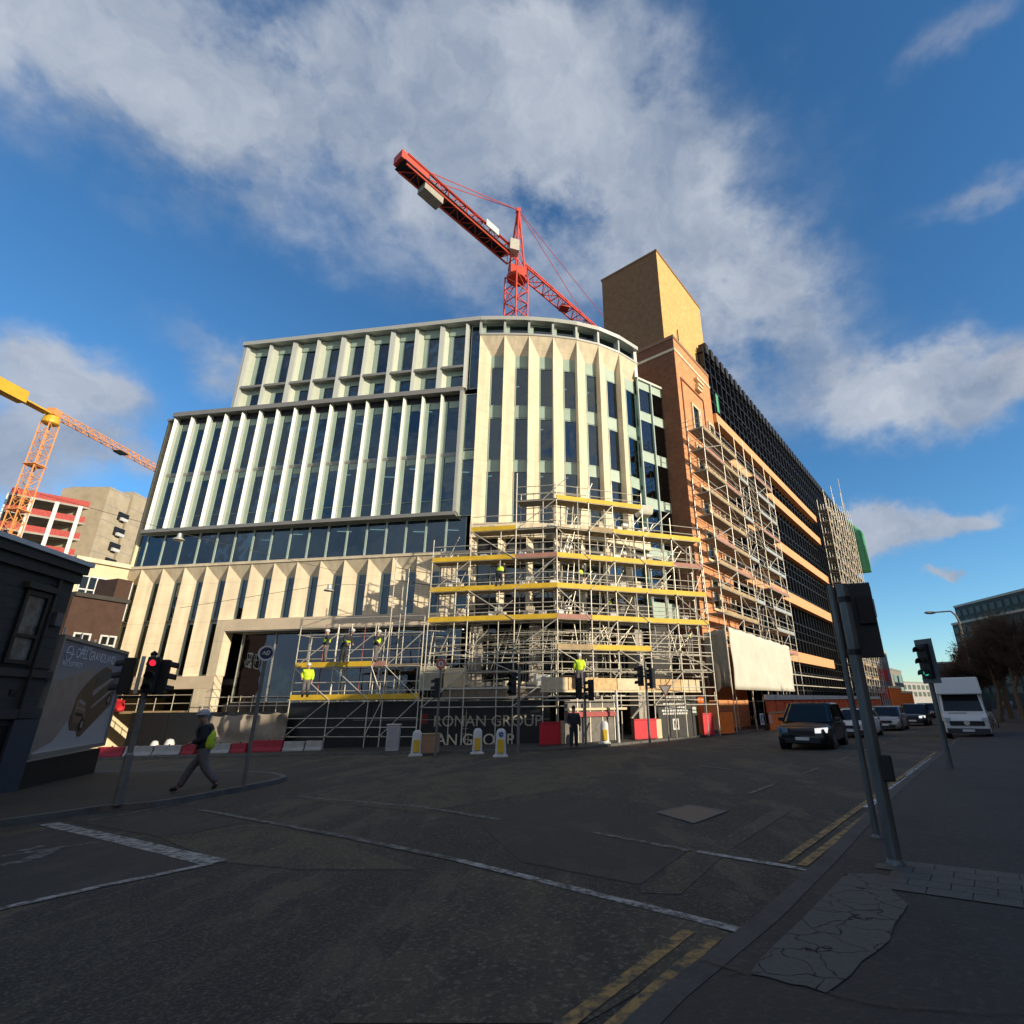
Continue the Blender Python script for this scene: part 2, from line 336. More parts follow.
# ================================================================== GROUND
def worldnoise_mat(name, base, parts, rough=.85, bump=.35):
    """base colour, then list of (scale, from, to, colour, amount) patches in world position"""
    m = bpy.data.materials.new(name); m.use_nodes = True; nt = m.node_tree; N = nt.nodes; L = nt.links
    b = N['Principled BSDF']; b.inputs['Roughness'].default_value = rough
    geo = N.new('ShaderNodeNewGeometry'); cur = None
    for i, (sc, f0, f1, colr, amt, st) in enumerate(parts):
        mp = N.new('ShaderNodeMapping'); mp.inputs['Rotation'].default_value = (0, 0, R(37.5)); mp.inputs['Scale'].default_value = (st, 1, 1); mp.inputs['Location'].default_value = (i*7.3, i*3.1, 0)
        L.new(geo.outputs['Position'], mp.inputs['Vector'])
        nz = N.new('ShaderNodeTexNoise'); nz.inputs['Scale'].default_value = sc; nz.inputs['Detail'].default_value = 6; nz.inputs['Roughness'].default_value = .7
        L.new(mp.outputs[0], nz.inputs['Vector'])
        mr = N.new('ShaderNodeMapRange'); mr.inputs['From Min'].default_value = f0; mr.inputs['From Max'].default_value = f1; mr.inputs['To Max'].default_value = amt
        L.new(nz.outputs['Fac'], mr.inputs['Value'])
        mx = N.new('ShaderNodeMix'); mx.data_type = 'RGBA'; L.new(mr.outputs[0], mx.inputs['Factor'])
        if cur is None: mx.inputs['A'].default_value = (*base, 1)
        else: L.new(cur, mx.inputs['A'])
        mx.inputs['B'].default_value = (*colr, 1); cur = mx.outputs['Result']
    L.new(cur, b.inputs['Base Color'])
    n2 = N.new('ShaderNodeTexNoise'); n2.inputs['Scale'].default_value = 38; n2.inputs['Detail'].default_value = 3; L.new(geo.outputs['Position'], n2.inputs['Vector'])
    bp = N.new('ShaderNodeBump'); bp.inputs['Strength'].default_value = bump; bp.inputs['Distance'].default_value = .012
    L.new(n2.outputs['Fac'], bp.inputs['Height']); L.new(bp.outputs[0], b.inputs['Normal'])
    return m
asphalt = worldnoise_mat('asphalt', (.029, .025, .018), [(.22, .48, .57, (.088, .070, .040), .80, 3.2), (.5, .53, .57, (.019, .017, .015), .85, 2.5), (19, .54, .70, (.22, .19, .14), .45, 1), (40, .52, .68, (.20, .17, .13), .7, 1), (26, .36, .44, (.018, .017, .016), .0, 1), (1.1, .60, .68, (.13, .11, .08), .5, 5)], rough=.88, bump=.6)
asphalt2 = worldnoise_mat('patched_asphalt', (.034, .031, .026), [(.8, .5, .6, (.056, .050, .040), .7, 2), (30, .54, .68, (.12, .11, .09), .6, 1)], bump=.4)
asphalt3 = worldnoise_mat('worn_asphalt', (.074, .060, .034), [(.9, .46, .58, (.034, .030, .022), .9, 2), (21, .52, .66, (.25, .21, .14), .6, 1), (44, .54, .64, (.02, .02, .02), .7, 1)], bump=.6)
paving = worldnoise_mat('pavement', (.042, .036, .028), [(.35, .48, .58, (.029, .025, .020), .8, 1.5), (20, .52, .68, (.11, .10, .085), .5, 1), (1.6, .62, .70, (.06, .057, .052), .5, 1)], bump=.35)
kerbm = worldnoise_mat('kerb_stone', (.13, .125, .115), [(2.5, .45, .6, (.08, .078, .07), .8, 1), (25, .5, .7, (.17, .16, .14), .5, 1)], bump=.3)
def paintmat(name, c, wear=.5):
    m = bpy.data.materials.new(name); m.use_nodes = True; nt = m.node_tree; N = nt.nodes; L = nt.links
    b = N['Principled BSDF']; b.inputs['Roughness'].default_value = .8; geo = N.new('ShaderNodeNewGeometry')
    nz = N.new('ShaderNodeTexNoise'); nz.inputs['Scale'].default_value = 9; nz.inputs['Detail'].default_value = 8; nz.inputs['Roughness'].default_value = .75; L.new(geo.outputs['Position'], nz.inputs['Vector'])
    mr = N.new('ShaderNodeMapRange'); mr.inputs['From Min'].default_value = .32+.2*wear; mr.inputs['From Max'].default_value = .50+.2*wear; L.new(nz.outputs['Fac'], mr.inputs['Value'])
    mx = N.new('ShaderNodeMix'); mx.data_type = 'RGBA'; L.new(mr.outputs[0], mx.inputs['Factor']); mx.inputs['A'].default_value = (.05, .048, .042, 1); mx.inputs['B'].default_value = (*c, 1)
    L.new(mx.outputs['Result'], b.inputs['Base Color']); return m
wpaint = paintmat('white_road_paint', (.44, .41, .36), .40)
wpaint2 = paintmat('worn_white_paint', (.26, .25, .22), .7)
ypaint = paintmat('yellow_road_paint', (.40, .235, .07), .42)

worn_tar = mat('tar_seam', (.012, .012, .012), .7, var=.3)
def gsheet(name, poly, m, h, kind=True, grid=None):
    mb = MB(); mb.add([(x, y, gz(x, y)+h) for x, y in poly], [tuple(range(len(poly)))])
    o = mb.build(name, m); struct(o); return o
mb = MB(); xs = [-1500, -300, -60, 60, 300, 1500]; ys = [-400, -60, 60, 300, 1800]
def zfar(x, y): r = math.hypot(x, y); k = min(1, 70/max(r, 1)); return GC+(GA*x+GB*y)*k
gg = [-1800+i*0 for i in range(0)]
xs = sorted(set([-1500, -900, -500, -300, -200]+list(range(-150, 151, 10))+[200, 300, 500, 900, 1500])); ys = sorted(set([-400, -250, -150]+list(range(-80, 151, 10))+[200, 300, 500, 900, 1800]))
vs = [(x, y, zfar(x, y)) for y in ys for x in xs]; n = len(xs)
mb.add(vs, [(j*n+i, j*n+i+1, (j+1)*n+i+1, (j+1)*n+i) for j in range(len(ys)-1) for i in range(n-1)])
struct(mb.build('road', asphalt))
G2 = lambda pts: [tuple(gp(*p).to_2d()) for p in pts]
def slab(name, poly, m, h, skirt=.3):
    mb = MB(); mb.prism(poly, lambda x, y: zfar(x, y)-skirt, lambda x, y: zfar(x, y)+h); return struct(mb.build(name, m))
def offs(pts, d):     # offset an open polyline sideways
    out = []
    for i, p in enumerate(pts):
        a = Vector(pts[max(0, i-1)]); b = Vector(pts[min(len(pts)-1, i+1)]); t = (b-a).normalized(); out.append(tuple(Vector(p)+Vector((t.y, -t.x))*d))
    return out
def strip(name, pts, w, m, h0, h1, side=1):   # raised strip along a polyline
    q = offs(pts, w*side); mb = MB()
    for i in range(len(pts)-1):
        A, B, C, D = pts[i], pts[i+1], q[i+1], q[i]
        mb.hexa([(*p, zfar(*p)+h0) for p in (A, B, C, D)]+[(*p, zfar(*p)+h1) for p in (A, B, C, D)])
    return mb.build(name, m)
# near pavement on the right
kb = [(-3.0, -1.4), (-1.2, 1.2), (.50, 3.55), (1.42, 4.63), (2.51, 6.05), (5.95, 10.67), (13.51, 20.24), (17.2, 25.0), (19.4, 27.2)]
kb += [tuple((Vector((19.4, 27.2, 0))+SD*t).to_2d()) for t in (20, 60, 110, 300)]
kin = offs(kb, .16)
far = [tuple((Vector(p).to_3d()+SN*14).to_2d()) for p in kb]
slab('near_pavement', kin+far[::-1], paving, .10)
kerbn = worldnoise_mat('worn_kerb_stone', (.070, .064, .056), [(2.5, .45, .6, (.045, .042, .038), .9, 1), (25, .5, .7, (.11, .10, .09), .5, 1)])
struct(strip('near_kerb', kb, .16, kerbn, -.3, .104))
# left corner island
isl = [(-40, 15), (-13, 8.2), (-9.57, 10.18), (-9.01, 11.57), (-8.36, 11.92), (-8.09, 12.43), (-7.86, 14.18), (-7.71, 15.73), (-7.85, 16.6), (-8.3, 17.3), (-9.07, 18.2), (-10.76, 19.21), (-16.67, 20.94), (-40, 27)]
c0 = isl[1:-1]; ci = offs(c0, -.16)
slab('corner_pavement', [(-40, 13)]+ci+[(-40, 26)], paving, .10)
struct(strip('corner_kerb', c0, .16, kerbm, -.3, .105, -1))
# far pavement in front of the hoarding
fk = [(-60, 36.5), (-24.3, 30.1), (-13.4, 28.3), (-7.15, 27.2), (-3.2, 26.6), (-.8, 26.5), (.9, 26.9), (2.6, 29.0), (5.04, 31.6), (8.91, 35.6), (14.98, 43.1)]
fk += [tuple((Vector((14.98, 43.1, 0))+SD*t).to_2d()) for t in (20, 60, 300)]
fi = offs(fk, -.16)
slab('far_pavement', fi+[tuple((Vector(p).to_3d()-SN*9).to_2d()) for p in (fk[-1], fk[-4])]+[(0, 40), (-60, 46)], paving, .11)
struct(strip('far_kerb', fk, .16, kerbm, -.3, .115, -1))
# asphalt patches
gsheet('asphalt_patch', G2([(0, 845), (60, 825), (215, 862), (0, 908)]), asphalt2, .004)
gsheet('asphalt_patch', G2([(60, 820), (150, 812), (250, 822), (165, 838)]), asphalt2, .004)
gsheet('asphalt_patch', G2([(300, 800), (520, 762), (650, 752), (560, 790), (420, 812)]), asphalt3, .004)
gsheet('asphalt_patch', G2([(160, 838), (250, 824), (330, 838), (420, 870), (300, 870), (220, 862)]), asphalt3, .004)
gsheet('asphalt_patch', G2([(470, 870), (660, 905), (735, 936), (585, 1024), (330, 1024)]), asphalt3, .004)
gsheet('asphalt_patch', G2([(640, 893), (700, 852), (770, 812), (790, 812), (730, 850), (680, 895)]), asphalt3, .004)
gsheet('asphalt_patch', G2([(470, 815), (600, 800), (690, 850), (640, 885), (520, 862)]), asphalt2, .004)
def line(name, pts, w, m, h=.008):
    for a, b in zip(pts[:-1], pts[1:]):
        a, b = Vector(a), Vector(b); t = (b-a).normalized(); s = Vector((t.y, -t.x))*w/2; mb = MB()
        n = max(1, int((b-a).length/.6)); L = []; Rr = []
        for i in range(n+1):
            p = a+(b-a)*i/n; j = 1+random.uniform(-.10, .10); L.append(p-s*j); Rr.append(p+s*(1+random.uniform(-.10, .10)))
        poly = L+Rr[::-1]; mb.add([(q.x, q.y, gz(q.x, q.y)+h) for q in poly], [(i, i+1, len(poly)-2-i, len(poly)-1-i) for i in range(n)])
        struct(mb.build(name, m))
P2 = lambda x, y: tuple(gp(x, y).to_2d())
line('lane_marking_or_glint', [P2(200, 810), P2(330, 834), P2(460, 861)], .12, wpaint2)
line('lane_marking_or_glint', [P2(460, 861), P2(600, 896), P2(752, 934)], .11, wpaint)
line('lane_marking_or_glint', [P2(300, 797), P2(420, 807), P2(500, 820)], .13, wpaint2)
line('lane_marking_or_glint', [P2(594, 833), P2(690, 851)], .10, wpaint2)
line('lane_marking_or_glint', [P2(697, 852), P2(812, 871)], .10, wpaint)
line('lane_marking_or_glint', [P2(48, 824), P2(120, 840), P2(216, 863)], .26, wpaint)
line('lane_marking_or_glint', [P2(212, 864), P2(100, 887), P2(-30, 916)], .13, wpaint)
line('lane_marking_or_glint', [P2(0, 857), P2(100, 842)], .14, wpaint2)
line('lane_marking_or_glint', [P2(0, 866), P2(30, 860), P2(52, 850)], .2, wpaint2)
line('lane_marking_or_glint', [P2(20, 852), P2(45, 846)], .18, wpaint2)
line('lane_marking_or_glint', [P2(80, 822), P2(128, 814), P2(180, 803.5)], .08, wpaint2)
line('lane_marking_or_glint', [P2(700, 766), P2(735, 770)], .12, wpaint2)
line('lane_marking_or_glint', [P2(735, 768), P2(775, 766)], .12, wpaint2)
for i in range(9):
    a = gp(700-8*i+i*19, 790-4.1*i); 
    p = Vector((2.5, 9.6, 0))+SD*(2+i*4); line('lane_marking_or_glint', [tuple((p-SN*.2).to_2d()), tuple((p-SN*.2+SD*1.6).to_2d())], .1, wpaint2)
ya, yb = Vector(P2(560, 1030)), Vector(P2(688, 932)); yd = (yb-ya).normalized(); ys_ = Vector((yd.y, -yd.x))*.2
for k in (0, 1): line('yellow_line', [tuple(ya+ys_*k*1.05-yd*3), tuple(yb+ys_*k*1.05)], .10, ypaint)
for k, (a, b) in enumerate(((P2(783, 863), P2(936, 752)), (P2(802, 866), P2(944, 756)))):
    b = Vector(b); a = Vector(a); q = Vector((19.4, 27.2))-Vector((.45-.25*k, -.3+.1*k)); line('yellow_line', [tuple(a), tuple(b)], .10, ypaint)
for a, b, w in ((P2(868, 808), P2(884, 797), .16), (P2(893, 790), P2(912, 777), .22), (P2(915, 774), P2(936, 758), .26), (P2(905, 776), P2(925, 762), .12)): line('lane_marking_or_glint', [a, b], w, paintmat('wet_glint_paint', (.60, .64, .66), .30) if 'wet_glint_paint' not in bpy.data.materials else bpy.data.materials['wet_glint_paint'])  # pale strips by the kerb: wet reflections painted as colour, not markings
# manhole
mh = G2([(662, 813), (690, 806), (722, 812), (694, 823)])
o = MB().add([(x, y, gz(x, y)+.012) for x, y in mh], [(0, 1, 2, 3)]).build('manhole_cover', mat('manhole_iron', (.075, .072, .068), .6, .1, var=.35, scale=12))
tag(o, 'square steel manhole cover set in the dark carriageway', 'manhole cover')
def ring(poly, w, h0, h1, m, name, parent):
    mb = MB(); n = len(poly); c = sum((Vector(p) for p in poly), Vector((0, 0)))/n
    for i in range(n):
        a, b = Vector(poly[i]), Vector(poly[(i+1) % n]); a2 = a+(a-c).normalized()*w; b2 = b+(b-c).normalized()*w
        mb.hexa([(*p, gz(*p)+h0) for p in (a, b, b2, a2)]+[(*p, gz(*p)+h1) for p in (a, b, b2, a2)])
    return mb.build(name, m, parent)
ring(mh, .10, .006, .014, kerbm, 'frame', o)
# cracked concrete area of the near pavement
m = bpy.data.materials.new('cracked_concrete'); m.use_nodes = True; nt = m.node_tree; N = nt.nodes; L = nt.links
b = N['Principled BSDF']; b.inputs['Roughness'].default_value = .9; geo = N.new('ShaderNodeNewGeometry')
nzz = N.new('ShaderNodeTexNoise'); nzz.inputs['Scale'].default_value = 4.5; L.new(geo.outputs['Position'], nzz.inputs['Vector'])
va = N.new('ShaderNodeVectorMath'); va.operation = 'MULTIPLY_ADD'; va.inputs[1].default_value = (.35, .35, 0); L.new(nzz.outputs['Color'], va.inputs[0]); L.new(geo.outputs['Position'], va.inputs[2])
vo = N.new('ShaderNodeTexVoronoi'); vo.feature = 'DISTANCE_TO_EDGE'; vo.inputs['Scale'].default_value = 3.6; L.new(va.outputs[0], vo.inputs['Vector'])
mr = N.new('ShaderNodeMapRange'); mr.inputs['From Min'].default_value = .006; mr.inputs['From Max'].default_value = .016; L.new(vo.outputs['Distance'], mr.inputs['Value'])
nn = N.new('ShaderNodeTexNoise'); nn.inputs['Scale'].default_value = 22; nn.inputs['Detail'].default_value = 8; L.new(geo.outputs['Position'], nn.inputs['Vector'])
rp = N.new('ShaderNodeMix'); rp.data_type = 'RGBA'; L.new(nn.outputs['Fac'], rp.inputs['Factor']); rp.inputs['A'].default_value = (.070, .064, .053, 1); rp.inputs['B'].default_value = (.135, .125, .105, 1)
mx = N.new('ShaderNodeMix'); mx.data_type = 'RGBA'; L.new(mr.outputs[0], mx.inputs['Factor']); mx.inputs['A'].default_value = (.008, .008, .008, 1); L.new(rp.outputs['Result'], mx.inputs['B'])
L.new(mx.outputs['Result'], b.inputs['Base Color']); bp = N.new('ShaderNodeBump'); bp.inputs['Distance'].default_value = .02; L.new(mr.outputs[0], bp.inputs['Height']); L.new(bp.outputs[0], b.inputs['Normal'])
slabp = worldnoise_mat('concrete_paving', (.11, .10, .082), [(1.2, .45, .6, (.075, .068, .056), .8, 1), (24, .5, .68, (.13, .12, .10), .5, 1)], bump=.3)
G3 = lambda pts: [tuple(gp(*p, .1).to_2d()) for p in pts]
gsheet('cracked_paving', G3([(846, 874), (862, 874), (880, 876), (893, 892), (908, 905), (903, 914), (894, 926), (890, 941), (876, 953), (862, 962), (851, 976), (838, 986), (826, 994), (806, 987), (790, 985), (768, 978), (750, 975), (757, 964), (775, 945), (800, 922), (824, 897)]), m, .106)
# individual slabs beside the cracked part, with open joints
mb = MB(); q0 = gp(845, 876, .1); q1 = gp(880, 876, .1)
ox = SD; 
for i in range(5):
    for j in range(13):
        c = Vector((2.80, 5.62, 0))+SN*(-.15*(i%2)+.305*j)-SD*(.205*i)+SD*.42
        if j == 0: continue
        w2, l2 = .297, .197
        cs = [c-SN*w2/2-SD*l2/2, c+SN*w2/2-SD*l2/2, c+SN*w2/2+SD*l2/2, c-SN*w2/2+SD*l2/2]
        mb.add([(p.x, p.y, gz(p.x, p.y)+.107) for p in cs], [(0, 1, 2, 3)])
struct(mb.build('paving_slabs', slabp))
# crack lines wandering across the near pavement
def crack(pts, w=.012):
    mb = MB()
    P = []
    for (a, b) in zip(pts[:-1], pts[1:]):
        for k in range(6): P.append(Vector(a).lerp(Vector(b), k/6)+Vector((random.uniform(-1, 1), random.uniform(-1, 1)))*.018)
    P.append(Vector(pts[-1]))
    for a, b in zip(P[:-1], P[1:]):
        t = (b-a).normalized(); s = Vector((t.y, -t.x))*w*random.uniform(.4, 1.2)/2
        mb.add([(q.x, q.y, gz(q.x, q.y)+.111) for q in (a-s, a+s, b+s, b-s)], [(0, 1, 2, 3)])
    struct(mb.build('pavement_crack', black))
crack(G3([(748, 975), (700, 962), (668, 955)])); crack(G3([(826, 994), (870, 1004), (960, 1014), (1030, 1016)])); crack(G3([(760, 975), (720, 975)]), .01)

# ================================================================== OFFICE BUILDING
AL = R(-82); DL = Vector((math.sin(AL), math.cos(AL), 0)); A0 = Vector((-6.47, 35.95, 0))
def sp(s): return A0+DL*s
def fr(A, B):
    ex = (B-A).normalized(); out = Vector((ex.y, -ex.x, 0)); ln = (B-A).length
    f = lambda x, z, d=0: A+ex*x-out*d+Vector((0, 0, z)); f.len = ln; f.ex = ex; f.out = out; return f
off = thing('office_building', 'pale stone and glass corner office block with a rounded corner behind scaffolding', 'building', (-6.5, 36, gz(-6.5, 36)))
oc = Cap(off)
def bx(f, x0, x1, z0, z1, d0, d1, mb=None):
    mb = mb or MB(); return mb.hexa([f(x0, z0, d0), f(x1, z0, d0), f(x1, z0, d1), f(x0, z0, d1), f(x0, z1, d0), f(x1, z1, d0), f(x1, z1, d1), f(x0, z1, d1)])
def saw(f, x0, w, ww, z0, z1, dep, head=1.15, headm=stone, m=stone):
    """wedge pier: sharp arris at x0, splayed face to the window; window occupies the last ww of w"""
    sw = w-ww; mb = MB(); d2 = dep+.25; e = .0
    P = [(0, 0), (sw, dep), (sw, d2), (0, d2)]
    mb.hexa([f(x0+x, z0, d) for x, d in P]+[f(x0+x, z1, d) for x, d in P])
    if head:
        a, b = x0, x0+w-.002
        mb.add([f(a, z1+.002, -.002), f(a, z1-head, dep), f(a, z1+.002, dep+.03), f(b, z1+.002, -.002), f(b, z1-head, dep), f(b, z1+.002, dep+.03)],
               [(0, 1, 2), (3, 5, 4), (0, 3, 4, 1), (1, 4, 5, 2), (2, 5, 3, 0)])
    oc.add('stone_pier', mb, m)
brnd = random.Random(31); blinds = [mat('blind_grey', (.42, .46, .44), .8, var=.1), mat('blind_cream', (.60, .58, .46), .8, var=.1), mat('film_blue', (.22, .34, .40), .5, var=.2)]
def window(f, x0, x1, z0, z1, d, fm=sage_m, jamb=.07, g=gl, rails=(), lw=.0, pri=1):
    mb = bx(f, x0, x1, z0, z1, d, d+.03)
    w = mb.build('window', g, off)
    fb = MB(); t = .05
    bx(f, x0, x0+jamb, z0, z1, d-.06, d-.003, fb); bx(f, x1-t, x1, z0, z1, d-.06, d-.003, fb); bx(f, x0+jamb, x1-t, z1-t, z1, d-.05, d-.003, fb); bx(f, x0+jamb, x1-t, z0, z0+t, d-.05, d-.003, fb)
    for r in rails: bx(f, x0+jamb, x1-t, r-.02, r+.02, d-.04, d-.003, fb)
    fb.build('window_frame', fm, w)
    r_ = brnd.random()
    if g is gl and z1-z0 > 1.5 and r_ < .38:      # blinds, stacked film and boards just inside some panes
        u = x0+jamb+(x1-x0-jamb)*brnd.choice((0, 0, .3)); v = x0+jamb+(x1-x0-jamb)*brnd.choice((.45, .7, 1.)); zt_ = z1-.1 if r_ < .25 else z0+(z1-z0)*brnd.uniform(.2, .6); zb_ = z1-(z1-z0)*brnd.uniform(.25, 1.) if r_ < .25 else z0+.05
        oc.add('blind', bx(f, u, v-.05, max(zb_, z0+.05), zt_, d+.25, d+.28), blinds[int(brnd.random()*3)])
    return w
fA = fr(sp(30), sp(0))                       # x = 30 - s on the straight front
X = lambda s: 30-s
pit = 1.864
arr = [28.06-pit*i for i in range(16)]
for i, a in enumerate(arr[:15]):
    z0 = 2.0 if i < 5 else 5.9
    ww = .92
    saw(fA, X(a), pit, ww, z0, 10.02, .46)
    if i < 5:
        window(fA, X(a)+pit-ww, X(a)+pit, 2.05, 5.75, .47, jamb=.16); window(fA, X(a)+pit-ww, X(a)+pit, 6.0, 8.95, .47, jamb=.16)
        oc.add('spandrel', bx(fA, X(a)+pit-ww, X(a)+pit, 5.75, 6.0, .54, .6), metal_g)
    else: window(fA, X(a)+pit-ww, X(a)+pit, 5.92, 8.95, .47, jamb=.16)
oc.add('stone_beam', bx(fA, X(28.3), X(18.05), 1.15, 2.0, -.01, .8), stone_b)
oc.add('stone_beam', bx(fA, X(18.0), X(0), 5.08, 5.9, -.01, .8), stone_b)
oc.add('stone_pier', bx(fA, X(19.45), X(18.0), -2.7, 1.15, 0, .8), stone)
oc.add('stone_pier', bx(fA, X(28.3), X(27.8), -3, 1.15, .1, .8), stone)
oc.add('stone_pier', bx(fA, X(arr[5]), X(18.0), 2.0, 5.9, .0, .85), stone)
oc.add('stone_cornice', bx(fA, X(28.3), X(0), 10.02, 10.22, -.06, .9), stone)
# shopfront under the stone beam
for k, (a, b) in enumerate(((17.3, 14.6), (14.6, 11.9), (11.9, 9.2), (9.2, 6.4), (6.4, 3.6), (3.6, .6))):
    window(fA, X(a), X(b), .2, 5.0, 1.1, fm=metal_l, g=gl2, jamb=.06)
oc.add('soffit', bx(fA, X(17.9), X(0), 5.0, 5.07, .05, 1.5), metal_g)
oc.add('stall_riser', bx(fA, X(17.9), X(0), -2.7, .15, 1.05, 1.3), darkm)
# glass band
f_ = 13.02
for k in range(18):
    a = 27.0-k*1.56; b = a-1.56
    if b < -.3: break
    window(fA, X(a), X(b), 10.25, 12.95, .6, jamb=.09)
window(fA, X(28.2), X(27.0), 10.25, 23.4, .9, jamb=.12, rails=(13.1, 18.1))
oc.add('corner_post', bx(fA, X(28.25), X(28.1), 10.22, 23.5, .7, 1.2), sage_m)
# framed bay, two storeys of fins
B0, B1 = 26.9, 1.2
oc.add('bay_frame', bx(fA, X(B0+.15), X(B1), 23.45, 23.85, -.15, .7), metal_g); oc.add('bay_frame', bx(fA, X(B0+.15), X(B1), 12.95, 13.22, -.15, .75), metal_g)
oc.add('bay_frame', bx(fA, X(B1+.18), X(B1-.05), 13.22, 23.45, -.15, .6), metal_l)
nb = 16; bw = (B0-B1-.2)/nb
for k in range(nb):
    x = X(B0)+k*bw
    mb = MB(); P = [(0, -.02), (.10, -.02), (.26, .30), (.26, .55), (0, .55)][1:]+[] if False else [(0, -.02), (.06, -.02), (.19, .24), (.19, .55), (0, .55)][0:1]+[(.15, .18), (.15, .55), (0, .55)]
    mb.hexa([fA(x+q, 13.22, d) for q, d in P]+[fA(x+q, 23.45, d) for q, d in P]); oc.add('fin', mb, metal_w)
    window(fA, x+.15, x+bw, 13.25, 18.0, .5, jamb=.30, fm=sage, rails=(14.35,)); window(fA, x+.15, x+bw, 18.25, 22.9, .5, jamb=.30, fm=sage)
    oc.add('spandrel', bx(fA, x+.15, x+bw, 18.0, 18.25, .42, .52), metal_g)
    oc.add('spandrel', bx(fA, x+.15, x+bw, 22.9, 23.45, .42, .52), darkm)
    oc.add('head_panel', bx(fA, x+.56, x+bw, 17.45, 17.98, .47, .498), sage); oc.add('head_panel', bx(fA, x+.56, x+bw, 22.3, 22.88, .47, .498), sage)
window(fA, X(1.15), X(.05), 13.0, 23.4, .45, jamb=.1, rails=(18.0, 18.5))
oc.add('head_panel', bx(fA, X(1.05), X(.1), 17.6, 18.3, .40, .44), sage)
# top storey, paired fins
T = [21.45, 19.2, 16.95, 14.65, 12.4, 10.15, 7.87, 5.65, 3.45, 1.2, .0]
for k in range(10):
    a, b = T[k], T[k+1]; w = a-b; x = X(a)
    dbl = k % 2 == 0 and k > 0
    mb = MB(); fw_ = .30 if dbl else .16; P = [(-.06, -.02), (fw_, .1), (fw_, .6), (-.06, .6)]
    mb.hexa([fA(x+q, 23.85, d) for q, d in P]+[fA(x+q, 30.15, d) for q, d in P]); oc.add('fin', mb, metal_w)
    if w > 1.5:
        mb = MB(); P = [(fw_, .30), (.62, .55), (.62, .62), (fw_, .62)]
        mb.hexa([fA(x+q, 26.0, d) for q, d in P]+[fA(x+q, 30.1, d) for q, d in P]); oc.add('splayed_reveal', mb, mat('cream_reveal', (.48, .53, .43), .5, var=.05))
        mb = MB(); mb.hexa([fA(x+q, 23.9, d) for q, d in P]+[fA(x+q, 25.78, d) for q, d in P]); oc.add('splayed_reveal', mb, mat('cream_reveal', (.6, .6, .5)))
        window(fA, x+.62, x+w-.06, 26.0, 29.5, .58, jamb=.42, fm=sage); window(fA, x+.62, x+w-.06, 23.9, 25.78, .58, jamb=.40, fm=sage); oc.add('head_panel', bx(fA, x+1.04, x+w-.06, 25.3, 25.78, .5, .575), sage)
        oc.add('head_panel', bx(fA, x+.62, x+w-.06, 29.3, 30.12, .45, .56), sage)
        oc.add('transom', bx(fA, x+fw_, x+w-.06, 25.78, 26.0, .0, .6), metal_g)
    else: window(fA, x+.3, x+w, 23.9, 30.1, .5, jamb=.05)
oc.add('end_post', bx(fA, X(21.75), X(21.5), 23.85, 30.2, .0, .6), metal_l)
oc.add('parapet', bx(fA, X(21.85), X(0), 30.18, 30.55, -.18, .9), metal_l)
# rounded corner
CP = [Vector((-6.47, 35.95, 0)), Vector((-4.45, 35.96, 0)), Vector((-2.43, 36.06, 0)), Vector((-.43, 36.3, 0)), Vector((1.55, 36.72, 0)), Vector((3.45, 37.42, 0)), Vector((5.33, 38.58, 0)), Vector((7.15, 40.2, 0))]
EL = (9.79, 42.06)
zr = lambda y: plane(495, y, A0.x, A0.y, -82)[1]
LV = [(12.6, 15.9), (17.2, 21.2), (22.4, 26.0)]
for i in range(7):
    f = fr(CP[i], CP[i+1]); w = f.len; ww = w*.53
    saw(f, 0, w, ww, 12.3, 28.75, .55, head=1.75)
    x0 = w-ww
    zs = [(12.4, 16.6), (17.5, 21.2), (22.3, 25.9)]
    for (a, b) in zs: window(f, x0, w, a, b, .56, jamb=.07)
    for (a, b) in ((16.6, 17.5), (21.25, 22.3), (25.95, 27.05)): oc.add('head_panel', bx(f, x0, w, a, b, .53, .6), sage)
    # clerestory over the columns
    oc.add('fin', bx(f, -.08, .10, 28.78, 30.18, .0, .6), metal_w)
    window(f, .1, w-.08, 28.95, 30.1, .5, jamb=.3, fm=sage)
    oc.add('stone_coping', bx(f, 0, w-.002, 28.75, 28.93, -.05, .9), metal_l)
    oc.add('parapet', bx(f, -.01, w+.02, 30.18, 30.55, -.18, .9), metal_l)
    # storeys hidden behind the scaffold
    oc.add('stone_beam', bx(f, -.02, w+.02, 11.2, 12.29, -.02, .8), stone)
    if True:
        saw(f, 0, w, w*.74, 6.0, 11.19, .55, head=0); window(f, w*.26, w, 6.9, 10.4, .56, jamb=.06, fm=darkm)
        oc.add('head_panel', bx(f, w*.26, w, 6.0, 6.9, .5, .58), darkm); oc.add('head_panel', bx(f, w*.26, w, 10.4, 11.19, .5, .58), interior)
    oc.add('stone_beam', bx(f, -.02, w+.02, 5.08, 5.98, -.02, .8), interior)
    if i % 2 == 0: oc.add('stone_pier', bx(f, .3, 1.1, -2.4, 5.08, .3, 1.1), concrete)
    window(f, .1, w-.1, .4, 4.9, 1.3, jamb=.06, g=gl2, fm=metal_l)
